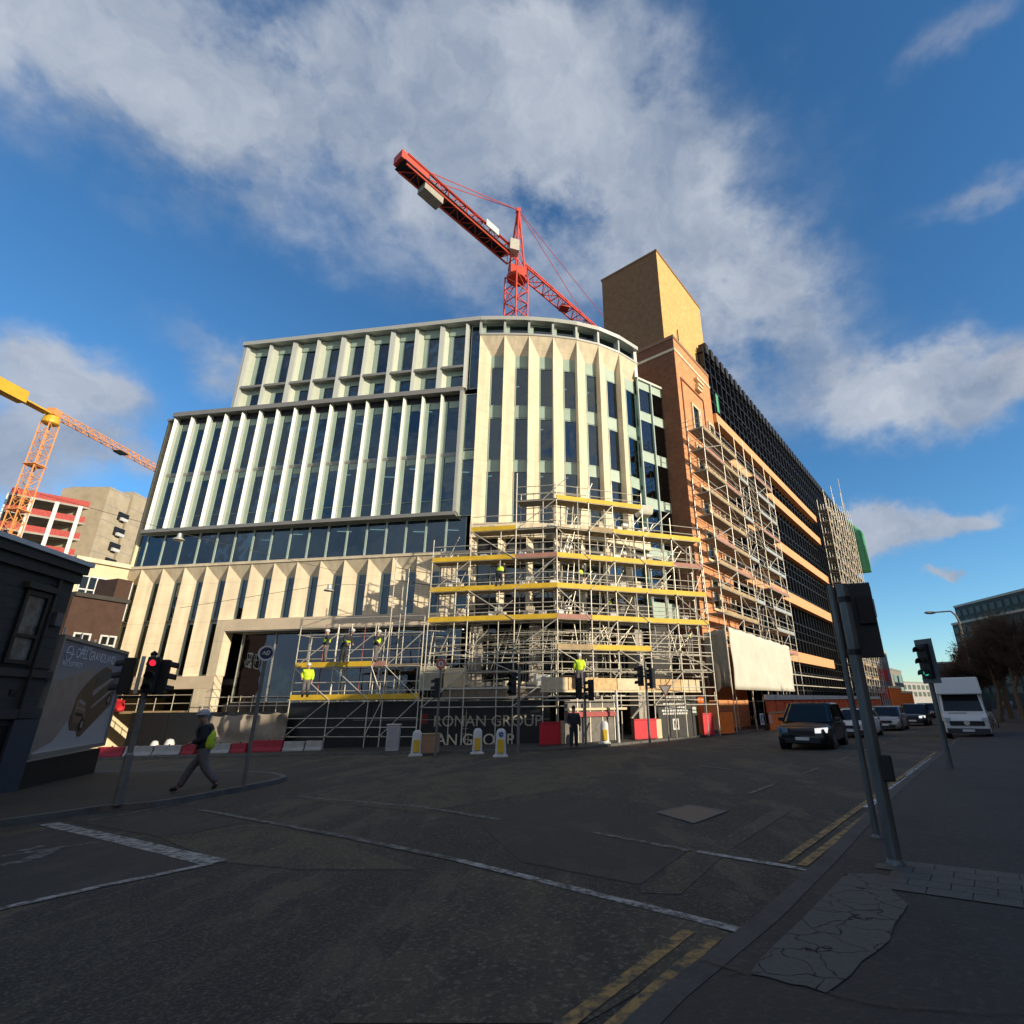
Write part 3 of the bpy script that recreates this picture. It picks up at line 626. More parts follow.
# glazed link to the brick block
Lk = fr(CP[7], Vector((*EL, 0))); LWd = Lk.len
for k in range(2):
    x0, x1 = LWd*k/2, LWd*(k+1)/2
    for (a, b) in ((24.1, 26.5), (20.2, 23.3), (15.9, 19.3), (11.6, 15.1), (7.2, 10.8)): window(Lk, x0, x1, a, b, .3, jamb=.07)
    for (a, b) in ((26.5, 27.3), (23.3, 24.1), (19.3, 20.2), (15.1, 15.9), (10.8, 11.6), (6.0, 7.2)): oc.add('head_panel', bx(Lk, x0, x1, a, b, .27, .35), sage)
oc.add('parapet', bx(Lk, 0, LWd, 27.3, 27.5, .1, 1.2), metal_l)
oc.add('pale_backing', bx(Lk, 0, LWd, 6.0, 27.2, .95, 1.1), mat('pale_green_backing', (.42, .50, .38), .8, var=.25, scale=.6, coords='World')); oc.add('link_wall', bx(Lk, 0, LWd, -2.4, 6.0, .6, 1.2), darkm)  # pale backing added behind the link glass, as the inside is unlit
for k in range(3): oc.add('fin', bx(Lk, LWd*k/2-.05, LWd*k/2+.05, 6, 27.3, .1, .28), sage_m)
# return wall at the end of the rounded corner, end walls, slabs, core, roof
rt = fr(CP[7], CP[7]+Vector((-2, 5, 0)))
oc.add('return_wall', bx(rt, .05, 4.5, 27.4, 30.5, 0, .3), metal_l)
# floor plates and core
def inner(d, sL): 
    pts = [sp(sL)-Vector((fA.out.x, fA.out.y, 0))*d]
    for i in range(8):
        a = CP[max(0, i-1)] if i else sp(1); b = CP[min(7, i+1)]; t = (b-a).normalized(); pts.append(CP[i]-Vector((t.y, -t.x, 0))*d)
    pts.append(Vector((*EL, 0))+Vector((-.5, 1.0, 0))*d)
    return [(p.x, p.y) for p in pts]
bk = [(6.5, 52), (-27, 57)]
for z, sL, t in ((1.45, 27.9, .4), (5.3, 27.9, .4), (9.95, 27.9, .25), (13.0, 27.9, .2), (17.95, 27.9, .3), (23.3, 27.9, .35)):
    oc.add('floor_slab', MB().prism(inner(1.0 if z > 5.2 else 1.7, sL)+bk, z, z+t), slabm)
oc.add('roof', MB().prism(inner(.7, 21.5)[:-2]+bk[:1]+[(-20.5, 56)], 30.1, 30.3), metal_g)
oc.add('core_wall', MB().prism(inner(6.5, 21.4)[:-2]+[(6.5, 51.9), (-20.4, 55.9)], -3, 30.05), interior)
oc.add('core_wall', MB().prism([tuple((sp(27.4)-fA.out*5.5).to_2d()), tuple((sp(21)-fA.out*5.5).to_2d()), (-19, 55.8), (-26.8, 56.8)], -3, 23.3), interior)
oc.add('end_wall', MB().prism([tuple((sp(28.25)-fA.out*.7).to_2d()), tuple((sp(28.05)-fA.out*.7).to_2d()), (-27.0, 57), (-27.4, 57)], -3, 23.6), cream)
oc.add('end_wall', MB().prism([tuple((sp(21.7)-fA.out*.6).to_2d()), tuple((sp(21.5)-fA.out*.6).to_2d()), (-20.3, 56), (-20.6, 56)], 23.6, 30.3), metal_g)
oc.add('roof', MB().prism([tuple((sp(28.2)-fA.out*.5).to_2d()), tuple((sp(21)-fA.out*.5).to_2d()), (-19, 56), (-27, 57)], 23.5, 23.7), metal_g)
# ceiling lights inside
for z in (17.9, 23.2, 12.95, 9.9, 5.25):
    for s in [27-3.1*k for k in range(9)]:
        if random.random() < .62:
            c = sp(s+random.uniform(-.6, .6))-fA.out*(1.9 if random.random() < .6 else 3.0)+Vector((0, 0, z-.12)); oc.add('ceiling_light', MB().box(c, (1.1, .10, .05), R(8)), lightm)
for (a, b) in ((16.8, 0), (25.0, 0), (21., 0)):
    for i in range(7):
        if random.random() < .4: c = (CP[i]+CP[i+1])/2+Vector((-.3, 2.0, a)); oc.add('ceiling_light', MB().box(c, (.9, .10, .05), R(-20)), lightm)
for z in (16.9, 21.6, 11.3, 26.3): oc.add('floor_slab', MB().prism(inner(.9, .0)+[(4, 45), (-8, 42)], z, z+.35), slabm)
# blinds and columns seen through the glass
for s, z0, z1 in ((25, 13.3, 17.9), (17.8, 13.3, 17.9), (16.5, 10.3, 12.9), (9.7, 10.3, 12.9), (24.5, 10.3, 12.9), (6.6, 10.3, 12.9), (11.7, 18.3, 22.9), (20.3, 18.3, 22.9), (4.2, 18.3, 22.9)):
    oc.add('inner_column', bx(fA, X(s), X(s)+.55, z0, z1, 1.3, 1.9), cream)
oc.flush()
# ================================================================== BRICK STAIR BLOCK
W0 = Vector((10.4, 40.6, 0))
def wp(s, o=0, z=0): return W0+SD*s+SN*o+Vector((0, 0, z))      # s along the street wall, o outwards
fW = lambda s, z, d=0: wp(s, -d, z)
bt = thing('brick_stair_block', 'orange brick stair block crowned by a tall plain buff brick box', 'building', (10.9, 41.2, gz(10.9, 41.2)))
bc = Cap(bt)
bx(fW, .8, 9.1, -2.4, 32.4, 0, 7).build('brick_wall', brick, bt)
mb = MB(); bx(fW, .77, .80, -2.4, 32.4, .01, 6.9, mb); mb.build('side_wall', brick_shaded, bt)
bx(fW, .7, 9.15, 32.4, 32.75, -.06, 7.05).build('coping', mat('brown_coping', (.30, .17, .10), .8, coords='World'), bt)
bx(fW, .8, 9.1, 31.0, 31.25, -.07, -.003).build('string_course', stone, bt)
bx(fW, .66, .765, 31.0, 31.25, -.07, 6.9).build('string_course', stone, bt)
# raised brick panel and pilaster edges
for s in (1.55, 6.6): bx(fW, s, s+.14, 6, 28.3, -.09, -.003).build('brick_fin', mat('dark_brick_trim', (.20, .085, .05), .9, coords='World'), bt)
bx(fW, 1.55, 6.74, 28.3, 28.45, -.09, -.003).build('brick_fin', MATS['dark_brick_trim'], bt)
for s, zz, w, h in ((3.6, 24.0, 1.25, 2.4), (3.6, 19.8, 1.25, 2.4), (3.6, 15.6, 1.25, 2.4), (3.6, 11.4, 1.25, 2.4), (3.6, 7.2, 1.25, 2.4), (7.5, 24.5, 1.0, 1.6), (7.5, 20.3, 1.0, 1.6), (7.5, 16.1, 1.0, 1.6), (7.5, 11.9, 1, 1.6), (7.5, 7.7, 1, 1.6)):
    w_ = bx(fW, s, s+w, zz, zz+h, -.01, .05).build('window', carglass, bt)
    sb = MB(); bx(fW, s-.22, s, zz-.2, zz+h+.22, -.16, .05, sb); bx(fW, s+w, s+w+.22, zz-.2, zz+h+.22, -.16, .05, sb); bx(fW, s, s+w, zz+h, zz+h+.22, -.15, .05, sb); bx(fW, s, s+w, zz-.2, zz, -.18, .05, sb)
    sb.build('stone_surround', cream, w_)
# crest bars near the top
for k in range(3): bx(fW, 4.9+.25*(k % 2), 6.6-.35*k, 29.9-.55*k, 30.15-.55*k, -.35, -.003).build('crest_bar', cream, bt)
Rr = ray(657.5, 250)
def meetplane(px, py, o):
    d = ray(px, py); q = wp(0, o); t = SN.dot(q)/SN.dot(d); return d*t
bxo = -1.1
pc = meetplane(656, 250, bxo); pr = meetplane(697, 290, bxo); s0 = (pc-wp(0, bxo)).dot(SD); s1 = (pr-wp(0, bxo)).dot(SD)
zt = pc.z-.15
lf = ray(602, 282); lft = (pc.to_2d()); 
# depth of the left face: solve where the left corner ray meets the side plane
dd = Vector((lf.x, lf.y)); q = Vector((pc.x, pc.y)); sn2 = Vector((-SN.x, -SN.y)); sdv = Vector((SD.x, SD.y))
t = sdv.dot(q)/sdv.dot(dd); depth = (dd*t-q).dot(sn2)
bx(fW, s0, s1, 30, zt, -bxo, -bxo+depth).build('box_front_wall', boxbrick, bt)
bx(fW, s0-.03, s0-.003, 28, zt, -bxo+.01, -bxo+depth).build('box_side_wall', boxbrick_shaded, bt)
bx(fW, s0-.1, s1+.06, zt, zt+.2, -bxo-.08, -bxo+depth+.1).build('box_coping', mat('brown_coping', (.3, .2, .1)), bt)
MB().tube(wp(s1-.3, bxo-.5, zt), wp(s1+2.6, bxo-.5, zt+.9), .04).build('pole', galv, bt)
MB().tube(wp(s1-.35, -.98, 31), wp(s1-.35, -.98, zt-5), .07).build('drain_pipe', cream, bt)
MB().tube(wp(s0+3.2, -.98, 32), wp(s0+3.2, -.98, zt-8), .05).build('cable', darkm, bt)

# ================================================================== DARK STEEL WING
wg = thing('steel_wing', 'long black steel framed office wing with orange stone bands along the street', 'building', (*wp(50, 0).to_2d(), -2))
wc = Cap(wg)
wc.add('glazing', bx(fW, 9.12, 82, -2.5, 36.0, .9, 8), mat('dark_glazing', (.015, .018, .022), .15, var=.3, scale=.6, coords='World', spec=.7))
for k in range(49):
    s = 9.4+1.5*k; wc.add('mullion', bx(fW, s, s+.16, -2.4, 36.9+(.25 if k % 2 else -.1), .28, .9), darkm)
    if k < 48: wc.add('parapet_fin', bx(fW, s+.3, s+1.1, 36.0, 37.35, .05, .9), black)
for k in range(20):
    z = -1+1.95*k
    if z < 36.5: wc.add('transom', bx(fW, 9.2, 81.9, z, z+.14, .34, .9), darkm)
    if k % 2 == 0: wc.add('rail', bx(fW, 9.2, 81.8, z+.9, z+.96, .12, .2), darkm)
for (z0, z1, a, b, m) in ((26.9, 28.1, 9.15, 51, orangestone), (23.1, 24.35, 9.15, 51, orangestone), (16.9, 18.2, 9.15, 51.5, orangestone), (10.7, 12.1, 9.15, 51.5, orangestone), (3.9, 5.2, 9.15, 44.5, orangestone)):
    wc.add('stone_band', bx(fW, a, b, z0+.1, z1-.08, -.36, .9), m)
for k in range(18): wc.add('column_panel', bx(fW, 10.9+1.5*k, 11.5+1.5*k, 28.3, 30.1, .80, .9), mat('bare_column', (.16, .16, .15), .8, coords='World'))  # plain grey panels between the mullions above the top band
for k in range(7): wc.add('door_bay', bx(fW, 21.5+3.1*k, 23.3+3.1*k, -2.0, 3.0, .72, .9), mat('grey_door', (.09, .10, .12), .5, coords='World'))
wc.add('street_rail', bx(fW, 20, 52, 2.6, 2.72, .1, .16), galv); wc.add('street_rail', bx(fW, 20, 52, 1.5, 1.6, .1, .16), galv)
wc.add('end_wall', bx(fW, 82, 82.6, -3, 37.2, -.2, 8), farbrick)
wc.add('roof', bx(fW, 9.12, 82, 35.6, 36.0, 8, 16), darkm)
wc.flush()
# debris netting strip and loose tubes over the first band
tag(bx(fW, 9.3, 9.9, 28.2, 30.4, -.5, -.45).build('debris_netting', greennet), 'small green debris net hung beside the brick block above the top stone band', 'netting')

# ================================================================== SCAFFOLDS
def scaffold(root, outer, width, levels, base, top, decks, normal=None, wood=None, skip=lambda i, z: False, brace=2, rr=.03, inward=1, cols=(yellow, yellow, plank, yellow, pinkb), tfun=None, seed=1, double=True):
    rnd = random.Random(seed); c = Cap(root); n = len(outer); inner_ = []
    for i, p in enumerate(outer):
        a = outer[max(0, i-1)]; b = outer[min(n-1, i+1)]; t = (Vector(b)-Vector(a)).normalized(); inner_.append((p[0]-t.y*width*inward, p[1]+t.x*width*inward))
    T = tfun or (lambda i: top)
    for i in range(n):
        for q, dr in ((outer[i], 0), (inner_[i], 0)):
            zt_ = T(i)-(.0 if q == outer[i] else .5)+rnd.uniform(-.3, .5)
            c.add('standard', MB().tube((*q, base(q[0], q[1])), (*q, zt_), rr, 8), galv, 10-(0 if q == outer[i] else 5))
    for i in range(n-1):
        a, b = Vector(outer[i]), Vector(outer[i+1]); ia, ib = Vector(inner_[i]), Vector(inner_[i+1]); t = (b-a).normalized()
        for k, z in enumerate(levels):
            if z > min(T(i), T(i+1)): continue
            if skip(i, z): continue
            e = rnd.uniform(0, .12)
            for p, q, pr_ in ((a, b, 5), (ia, ib, 1)):
                c.add('ledger', MB().tube((*(p-t*e), z), (*(q+t*e), z), rr*.85, 6), galv, pr_)
            if z+1.0 < max(T(i), T(i+1))+.6 and double:
                c.add('guard_rail', MB().tube((*a, z+1.0), (*b, z+1.0), rr*.8, 5), galv, 5); c.add('guard_rail', MB().tube((*a, z+.5), (*b, z+.5), rr*.8, 5), galv, 4)
            c.add('transom', MB().tube((*(a-(ia-a).normalized()*.2), z+.03), (*(ia+(ia-a).normalized()*.1), z+.03), rr*.8, 5), galv, 2)
            kind = decks(i, k, z)
            if kind:
                m = kind[0]; o1 = (ia-a).normalized()
                mb = MB(); zz = z+.07
                for w_ in range(4):
                    u0 = .04+w_*(width-.1)/4; u1 = u0+(width-.1)/4-.03; ee = rnd.uniform(-.05, .05)
                    P = [a+o1*u0-t*ee, b+o1*u0+t*ee, b+o1*u1+t*ee, a+o1*u1-t*ee]; mb.hexa([(p.x, p.y, zz) for p in P]+[(p.x, p.y, zz+.045) for p in P])
                c.add('deck', mb, kind[1], 5)
                if m:
                    P = [a-o1*.05, b-o1*.05, b-o1*.01, a-o1*.01]; c.add('toe_board', MB().hexa([(p.x, p.y, zz-.05) for p in P]+[(p.x, p.y, zz+.24) for p in P]), m, 5)
            if brace and (i+k) % brace == 0 and k < len(levels)-1:
                z2 = levels[k+1]
                p, q = (a, b) if (k % 2 == 0) else (b, a)
                c.add('brace', MB().tube((*(p-(ia-a).normalized()*.06), z), (*(q-(ia-a).normalized()*.06), z2), rr*.85, 6), galv, 4)
    return c, inner_
gb = lambda x, y: gz(x, y)+.1
def pl4(s, d=3.8): p = sp(s)+fA.out*d; return (p.x, p.y)
# ---- corner scaffold round the curve
sc1 = thing('corner_scaffold', 'tall tube scaffold with yellow toe boards wrapped round the curved corner', 'scaffold', (-1, 32, gz(-1, 32)))
O1 = [pl4(1.12), pl4(-1.35)]+[pl4(-4.25), pl4(-6.85)]
hd = Vector((math.sin(R(70)), math.cos(R(70)))); p0 = Vector(O1[-1])
for dlt in (2.2, 3.9, 6.1, 8.2, 10.5): O1.append(tuple(p0+hd*dlt))
LVL = [-.2, 1.7, 2.9, 4.65, 6.5, 8.4, 10.3, 12.2]
tops = [10.0, 11.2, 14.0, 14.2, 13.6, 13.2, 13.0, 11.6, 10.9]
def dk1(i, k, z):
    if z < 2: return (None, steeldk) if z > 1 and i % 3 == 1 else None
    if z < 4: return (yellow, plank) if i in (4, 5) else ((plank, plank) if i == 3 else None)
    if i == 2 and z > 6: return (None if z > 9 else pinkb, steeldk) if z > 8 else (yellow, plank)
    col = {(3, 4.65): pinkb, (7, 8.4): pinkb}.get((i, z), yellow)
    if z == 10.3: return (None, plank) if i in (3,) else (yellow if i != 4 else plank, plank)
    if z == 12.2: return (yellow, plank) if i in (3, 4, 5) else (None, steeldk)
    return (col, plank)
c1, in1 = scaffold(sc1, O1, 1.35, LVL, gb, 12, dk1, tfun=lambda i: tops[i], skip=lambda i, z: (i == 0 and z > 8.5) or (z == 2.9 and i < 2), brace=2, seed=3, rr=.034)
# inner row of standards plus ladders and odd tubes
rnd = random.Random(5)
for i in range(3, 8):
    a, b = Vector(O1[i]), Vector(O1[i+1]); t = (b-a).normalized(); nrm = Vector((-t.y, t.x))
    for k in range(2):
        p = a+(b-a)*(.3+.4*k)+nrm*rnd.uniform(.1, 1.2)
        c1.add('loose_tube', MB().tube((*p, rnd.choice([1.7, 2.9, 4.7])), (*(p+t*rnd.uniform(-.4, .4)), rnd.choice([8.6, 10.6, 12.8])), .026, 6), galv, 1)
for i in range(8):
    a, b = Vector(O1[i]), Vector(O1[i+1]); t = (b-a).normalized(); nrm = Vector((-t.y, t.x))
    for k in range(8):
        z = rnd.choice([2.6, 2.9, 3.3, 3.9, 4.2, 1.2, 2.2]); p = a+nrm*rnd.uniform(.2, 1.8); q = b+nrm*rnd.uniform(.2, 1.8)
        c1.add('loose_tube', MB().tube((*p, z), (*q, z+rnd.uniform(-.25, .25)), .026, 6), galv, 1)
    for k in range(3):
        p = a+(b-a)*rnd.random()+nrm*rnd.uniform(.3, 1.6); z = rnd.choice([1.9, 2.3]); c1.add('loose_tube', MB().tube((*p, z), (*(p+t*rnd.uniform(-.9, .9)), z+2.2), .024, 5), galv, 1)
# inner row of tubes tied to the facade, between every pair of lifts
for i in range(8):
    a, b = Vector(O1[i]), Vector(O1[i+1]); t = (b-a).normalized(); nrm = Vector((-t.y, t.x))
    for j, u in enumerate((.33, .66)):
        p = a.lerp(b, u)+nrm*(.05 if j else 1.3); c1.add('standard', MB().tube((*p, gb(*p) if j else 1.6), (*p, min(tops[i], tops[i+1])-rnd.uniform(.2, 1.8)), .03, 6), galv, 2)
    for z in LVL[2:]:
        if z < min(tops[i], tops[i+1])-1:
            for dz in (.45, .95): c1.add('inner_rail', MB().tube((*(a+nrm*1.25), z+dz), (*(b+nrm*1.25), z+dz+rnd.uniform(-.05, .05)), .024, 5), galv, 2)
            p = a.lerp(b, rnd.random())+nrm*rnd.uniform(0, 1); c1.add('loose_tube', MB().tube((*p, z+.1), (*(p+t*rnd.uniform(.5, 1.6)), z+rnd.uniform(1.2, 1.9)), .026, 5), galv, 2)
            p = a.lerp(b, rnd.random())+nrm*.5; q = p+nrm*2.2; c1.add('tie_tube', MB().tube((*p, z+.3), (*q, z+.3), .026, 5), galv, 2)
# lattice beam
a, b = Vector(O1[2]), Vector(O1[3]); 
for (zz, i0, i1) in ((4.25, 1, 3), (3.7, 1, 3), (1.95, 3, 8)):
    pts = [Vector(O1[i])+Vector((.1, 1.9)) for i in range(i0, i1+1)]
    for p, q in zip(pts[:-1], pts[1:]):
        L_ = (q-p).length; n = max(2, int(L_/.6)); mbx = MB().tube((*p, zz), (*q, zz), .03, 6).tube((*p, zz-.45), (*q, zz-.45), .03, 6)
        for k in range(n):
            u = p.lerp(q, k/n); v = p.lerp(q, (k+1)/n); mbx.tube((*u, zz if k % 2 else zz-.45), (*v, zz-.45 if k % 2 else zz), .018, 5)
        c1.add('lattice_beam', mbx, galv, 3)
# ladder tower near the third bay
def ladder(c, p, q, m=galv):
    p, q = Vector(p), Vector(q); d = (q-p); s = Vector((d.y, -d.x, 0)) if abs(d.x)+abs(d.y) > .01 else Vector((1, 0, 0)); s = s.normalized()*.2
    mb = MB().tube(p-s, q-s, .022, 5).tube(p+s, q+s, .022, 5); n = int(d.length/.28)
    for k in range(1, n): r = p+d*k/n; mb.tube(r-s, r+s, .013, 4)
    c.add('ladder', mb, m, 3)
u = Vector(O1[3])
for k, (z0, z1) in enumerate(((4.7, 6.9), (6.6, 8.8), (8.5, 10.7), (10.4, 12.6))): ladder(c1, (u.x+.55+.2*(k % 2), u.y+.5, z0), (u.x+1.15-.2*(k % 2), u.y+.9, z1))
u = Vector(O1[1]); ladder(c1, (u.x+.1, u.y+.4, gb(*u)), (u.x+.1, u.y+.8, 5.5)); ladder(c1, (u.x+.35, u.y+.4, gb(*u)), (u.x+.3, u.y+.7, 4.4))
c1.flush()
# ---- low scaffold to the left
sc2 = thing('low_scaffold', 'low two lift tube scaffold with yellow boards beneath the stone beam', 'scaffold', (*pl4(6), gz(*pl4(6))))
O2 = [pl4(s) for s in (9.46, 6.93, 4.45, 3.55, 1.35)]
def dk2(i, k, z):
    if z < 0: return None
    if z < 1: return (yellow, plank)
    if z < 2.3: return (yellow, plank) if i < 2 else (None, plank) if i == 3 else (pinkb, plank)
    return (yellow, plank) if i >= 2 and z < 3 else None
c2, in2 = scaffold(sc2, O2, 1.3, [-1.75, .27, 2.15, 4.1], gb, 4.6, dk2, tfun=lambda i: [4.6, 4.8, 4.9, 8.4, 4.9][i], brace=1, seed=9, rr=.032)
for k, z in enumerate((5.0, 6.2, 7.4, 8.2)):
    a, b = Vector(pl4(3.55)), Vector(pl4(2.0, 1.2)); c2.add('tie_tube', MB().tube((*a, z), (*b, z+.1), .024, 5), darkm)
a = Vector(pl4(3.0, 3.0)); c2.add('standard', MB().tube((*a, gb(*a)), (*a, 8.3), .03), galv)
# timber skip boards on the second lift
for k in range(6):
    a = Vector(pl4(8.5-k*.9, 2.6)); c2.add('inner_prop', MB().tube((*a, gb(*a)), (*a, 4.9), .03, 6), mat('prop_red', (.3, .08, .06)) if k % 3 == 0 else galv)
c2.flush()
# ---- brick block scaffold
sc3 = thing('street_scaffold', 'tall grey scaffold with boarded platforms standing against the orange brick block', 'scaffold', (*wp(8, 2).to_2d(), -2))
O3 = [tuple(wp(s, 2.0).to_2d()) for s in (.3, 4.6, 8.4, 11, 13.6, 17.4, 19.6)]
L3 = [4.2+1.97*k for k in range(10)]
cw = [plank, pinkb, plank, metal_w, plank]
def dk3(i, k, z):
    if i < 2: return (pinkb if (i+k) % 4 == 0 else plank, steeldk)
    if i == 2 and k % 2 == 0: return (metal_w, steeldk)
    return (metal_w if (i*3+k) % 3 else pinkb, steeldk) if i in (4, 5) else None
c3, in3 = scaffold(sc3, O3, 1.35, L3, gb, 24, dk3, tfun=lambda i: [23.8, 24.3, 24.6, 24.6, 24.2, 24.2, 24.2][i], brace=2, seed=4, rr=.035)
for k in range(9):
    ladder(c3, tuple(wp(11.3, 1.3, L3[k])), tuple(wp(12.9, 1.0, L3[k]+2.1))); ladder(c3, tuple(wp(15.5, 1.5, L3[k])), tuple(wp(14.1, 1.5, L3[k]+2.1)))
# return rails at the near end
for k, z in enumerate(L3):
    for dz in (.5, 1.0): c3.add('guard_rail', MB().tube(wp(.3, 2.0, z+dz), wp(.3, .2, z+dz), .026, 5), galv, 6)
c3.flush()
shw = thing('white_sheeting', 'cream plastic sheeting wrapped round the foot of the street scaffold', 'sheeting', (*wp(6, 2.1).to_2d(), -.9))
def sheetmesh(P0, P1, z0, z1a, z1b, n=26, m=10, amp=.05, seed=1):
    r = random.Random(seed); ph = [r.uniform(0, 6) for _ in range(6)]; t = (P1-P0).normalized(); o = Vector((t.y, -t.x, 0)); vs = []
    for j in range(m+1):
        for i in range(n+1):
            u, v = i/n, j/m; p = P0.lerp(P1, u); zz = z0+(z1a+(z1b-z1a)*u-z0)*v
            d = amp*(math.sin(u*17+ph[0]+v*2)+.6*math.sin(u*41+ph[1])+.6*math.sin(v*9+ph[2]+u*5))
            if j == m: zz += -.10*abs(math.sin(u*n/2))
            vs.append(p+o*(.12+d)+Vector((0, 0, zz)))
    return MB().add(vs, [(j*(n+1)+i, j*(n+1)+i+1, (j+1)*(n+1)+i+1, (j+1)*(n+1)+i) for j in range(m) for i in range(n)])
o = sheetmesh(wp(.45, 2.06), wp(15.8, 2.06), .75, 5.2, 4.9, 40, 12).build('front_sheet', sheet, shw, smooth=True)
o.modifiers.new('t', 'SOLIDIFY').thickness = .02
o = sheetmesh(wp(.35, .3), wp(.35, 2.0), .9, 4.9, 5.15, 12, 10, .04, 3).build('side_sheet', mat('shaded_sheeting', (.36, .33, .27), .8, coords='World', bump=.6), shw, smooth=True)  # same cream sheet, its colour greyed to give the return its shade
o.modifiers.new('t', 'SOLIDIFY').thickness = .02
# hanging bundle by the corner of the sheeting
tag(MB().lathe([(.05, 1.2), (.38, .9), (.45, .2), (.4, -.6), (.15, -.9)], 10, wp(-.7, 1.2, 1.5)).build('rubble_sack', mat('sack', (.06, .05, .045), .95), smooth=True), 'dark rubble sack hanging beside the cream sheeting', 'sack')
# ---- far scaffold
sc4 = thing('far_scaffold', 'dense weathered scaffold covering the far end of the long dark wing', 'scaffold', (*wp(65, 2).to_2d(), -2))
O4 = [tuple(wp(51+2.4*k, 2.2).to_2d()) for k in range(11)]
c4, in4 = scaffold(sc4, O4, 1.3, [1+2*k for k in range(15)], gb, 31, lambda i, k, z: (plank if (i*7+k*3) % 4 else pinkb, steeldk) if (i+k*2) % 3 else (None, steeldk), tfun=lambda i: 31+i*.4+(3 if i % 4 == 3 else 0), brace=2, seed=6, rr=.05)
for i in range(9, 12): c4.add('brick_infill', bx(fW, 68+(i-9)*4, 71.6+(i-9)*4, 0, 29, .0, .3), mat('far_brick', (.40, .20, .12), .9, coords='World', var=.3))
c4.flush()
ntp = [wp(77, .9), wp(77, 3.6)]
o = sheetmesh(ntp[0], ntp[1], 23, 35.0, 31, 8, 10, .08, 5).build('debris_netting', greennet, smooth=True); o.modifiers.new('t', 'SOLIDIFY').thickness = .03
tag(o, 'large green debris net at the far top end of the far scaffold', 'netting')
tag(MB().tube(wp(76, 1.2, 31), wp(76, 1.2, 43), .09, 6).tube(wp(77.5, 1.2, 31), wp(77.5, 1.2, 38), .06, 6).build('hoist_mast', galv), 'thin mast rising above the far scaffold against the sky', 'mast')

# ================================================================== CRANES
def lattice(mb, P, Q, w, n, up=Vector((0, 0, 1)), tri=False, r=.07, r2=.04, side=None):
    P, Q = Vector(P), Vector(Q); d = (Q-P).normalized(); x = d.cross(up).normalized() if side is None else side; y = x.cross(d).normalized()
    cs = [(-w/2, 0), (w/2, 0), (0, w*.95)] if tri else [(-w/2, -w/2), (w/2, -w/2), (w/2, w/2), (-w/2, w/2)]
    pt = lambda k, t: P+(Q-P)*t+x*cs[k][0]+y*cs[k][1]
    m = len(cs)
    for k in range(m): mb.tube(pt(k, 0), pt(k, 1), r, 5)
    for i in range(n):
        for k in range(m):
            k2 = (k+1) % m; a, b = (k, k2) if i % 2 else (k2, k); mb.tube(pt(a, i/n), pt(b, (i+1)/n), r2, 4); mb.tube(pt(k, i/n), pt(k2, i/n), r2, 4)
    return mb
slew = atz(517, 262, 50); ce = atz(403, 163, 50)
jd = (Vector((slew.x, slew.y, 0))-Vector((ce.x, ce.y, 0))).normalized(); cl = (slew-ce).length
cr1 = thing('red_tower_crane', 'bright red tower crane rising behind the office roof', 'crane', (slew.x, slew.y, 25))
md = Vector((0, 0, 1)); sidev = jd.cross(md).normalized()
sb = Vector((slew.x, slew.y, 0))
lattice(MB(), (slew.x, slew.y, 25), (slew.x, slew.y, 47.5), 1.9, 12, up=jd, r=.11, r2=.06).build('mast', redc, cr1)
MB().box((slew.x, slew.y, 48), (1.9, 1.9, 1.2), R(20)).lathe([(1.1, 47.2), (1.25, 47.5)], 14, sb).build('slewing_ring', redc, cr1)
mb = MB(); hx = .75
for sx in (-1, 1):
    for sy in (-1, 1): mb.tube(sb+jd*sx*hx+sidev*sy*.6+Vector((0, 0, 48.5)), sb+sidev*sy*.12+Vector((0, 0, 58.3)), .13, 6)
for k in range(6):
    t = k/6; w = 1-t; z = 48.5+9.8*t; z2 = 48.5+9.8*(t+1/6); w2 = 1-t-1/6
    for sy in (-1, 1): mb.tube(sb+jd*hx*w+sidev*sy*.6*w+Vector((0, 0, z)), sb-jd*hx*w2+sidev*sy*.6*w2+Vector((0, 0, z2)), .06, 5)
mb.box(sb+Vector((0, 0, 58.3)), (.5, .5, .6), R(20)); mb.build('apex_tower', redc, cr1)
lattice(MB(), sb-jd*1+Vector((0, 0, 50)), sb-jd*cl+Vector((0, 0, 50)), 1.3, 12, r=.12, r2=.06).build('counter_jib', redc, cr1)
MB().bar(sb-jd*2+Vector((0, 0, 49.55)), sb-jd*(cl+.3)+Vector((0, 0, 49.55)), 1.7, .12).build('walkway', darkm, cr1)
mb = MB()
for sy in (-1, 1): mb.tube(sb-jd*2+sidev*sy*.85+Vector((0, 0, 50.6)), sb-jd*cl+sidev*sy*.85+Vector((0, 0, 50.6)), .05, 5)
mb.build('handrail', redc, cr1)
MB().bar(sb-jd*(cl-4.6)+Vector((0, 0, 48.9)), sb-jd*(cl-2.3)+Vector((0, 0, 49.0)), 1.2, 1.1).build('counterweight', concrete, cr1)
MB().bar(sb-jd*(cl-2.6)+Vector((0, 0, 50.2)), sb-jd*(cl+.6)+Vector((0, 0, 50.2)), 1.4, 1.0).build('winch_housing', redc, cr1)
MB().bar(sb-jd*4+sidev*.95+Vector((0, 0, 50.6)), sb-jd*5.9+sidev*.95+Vector((0, 0, 50.6)), .06, .9).build('name_board', whitep, cr1)
MB().box(sb-jd*1.6+sidev*1.0+Vector((0, 0, 50.3)), (1.1, 1.1, 1.6), R(20)).build('cab', mat('cab_grey', (.5, .48, .42)), cr1)
lattice(MB(), sb+jd*1+Vector((0, 0, 49.3)), sb+jd*46+Vector((0, 0, 49.3)), 1.6, 30, tri=True, r=.12, r2=.06).build('jib', redc, cr1)
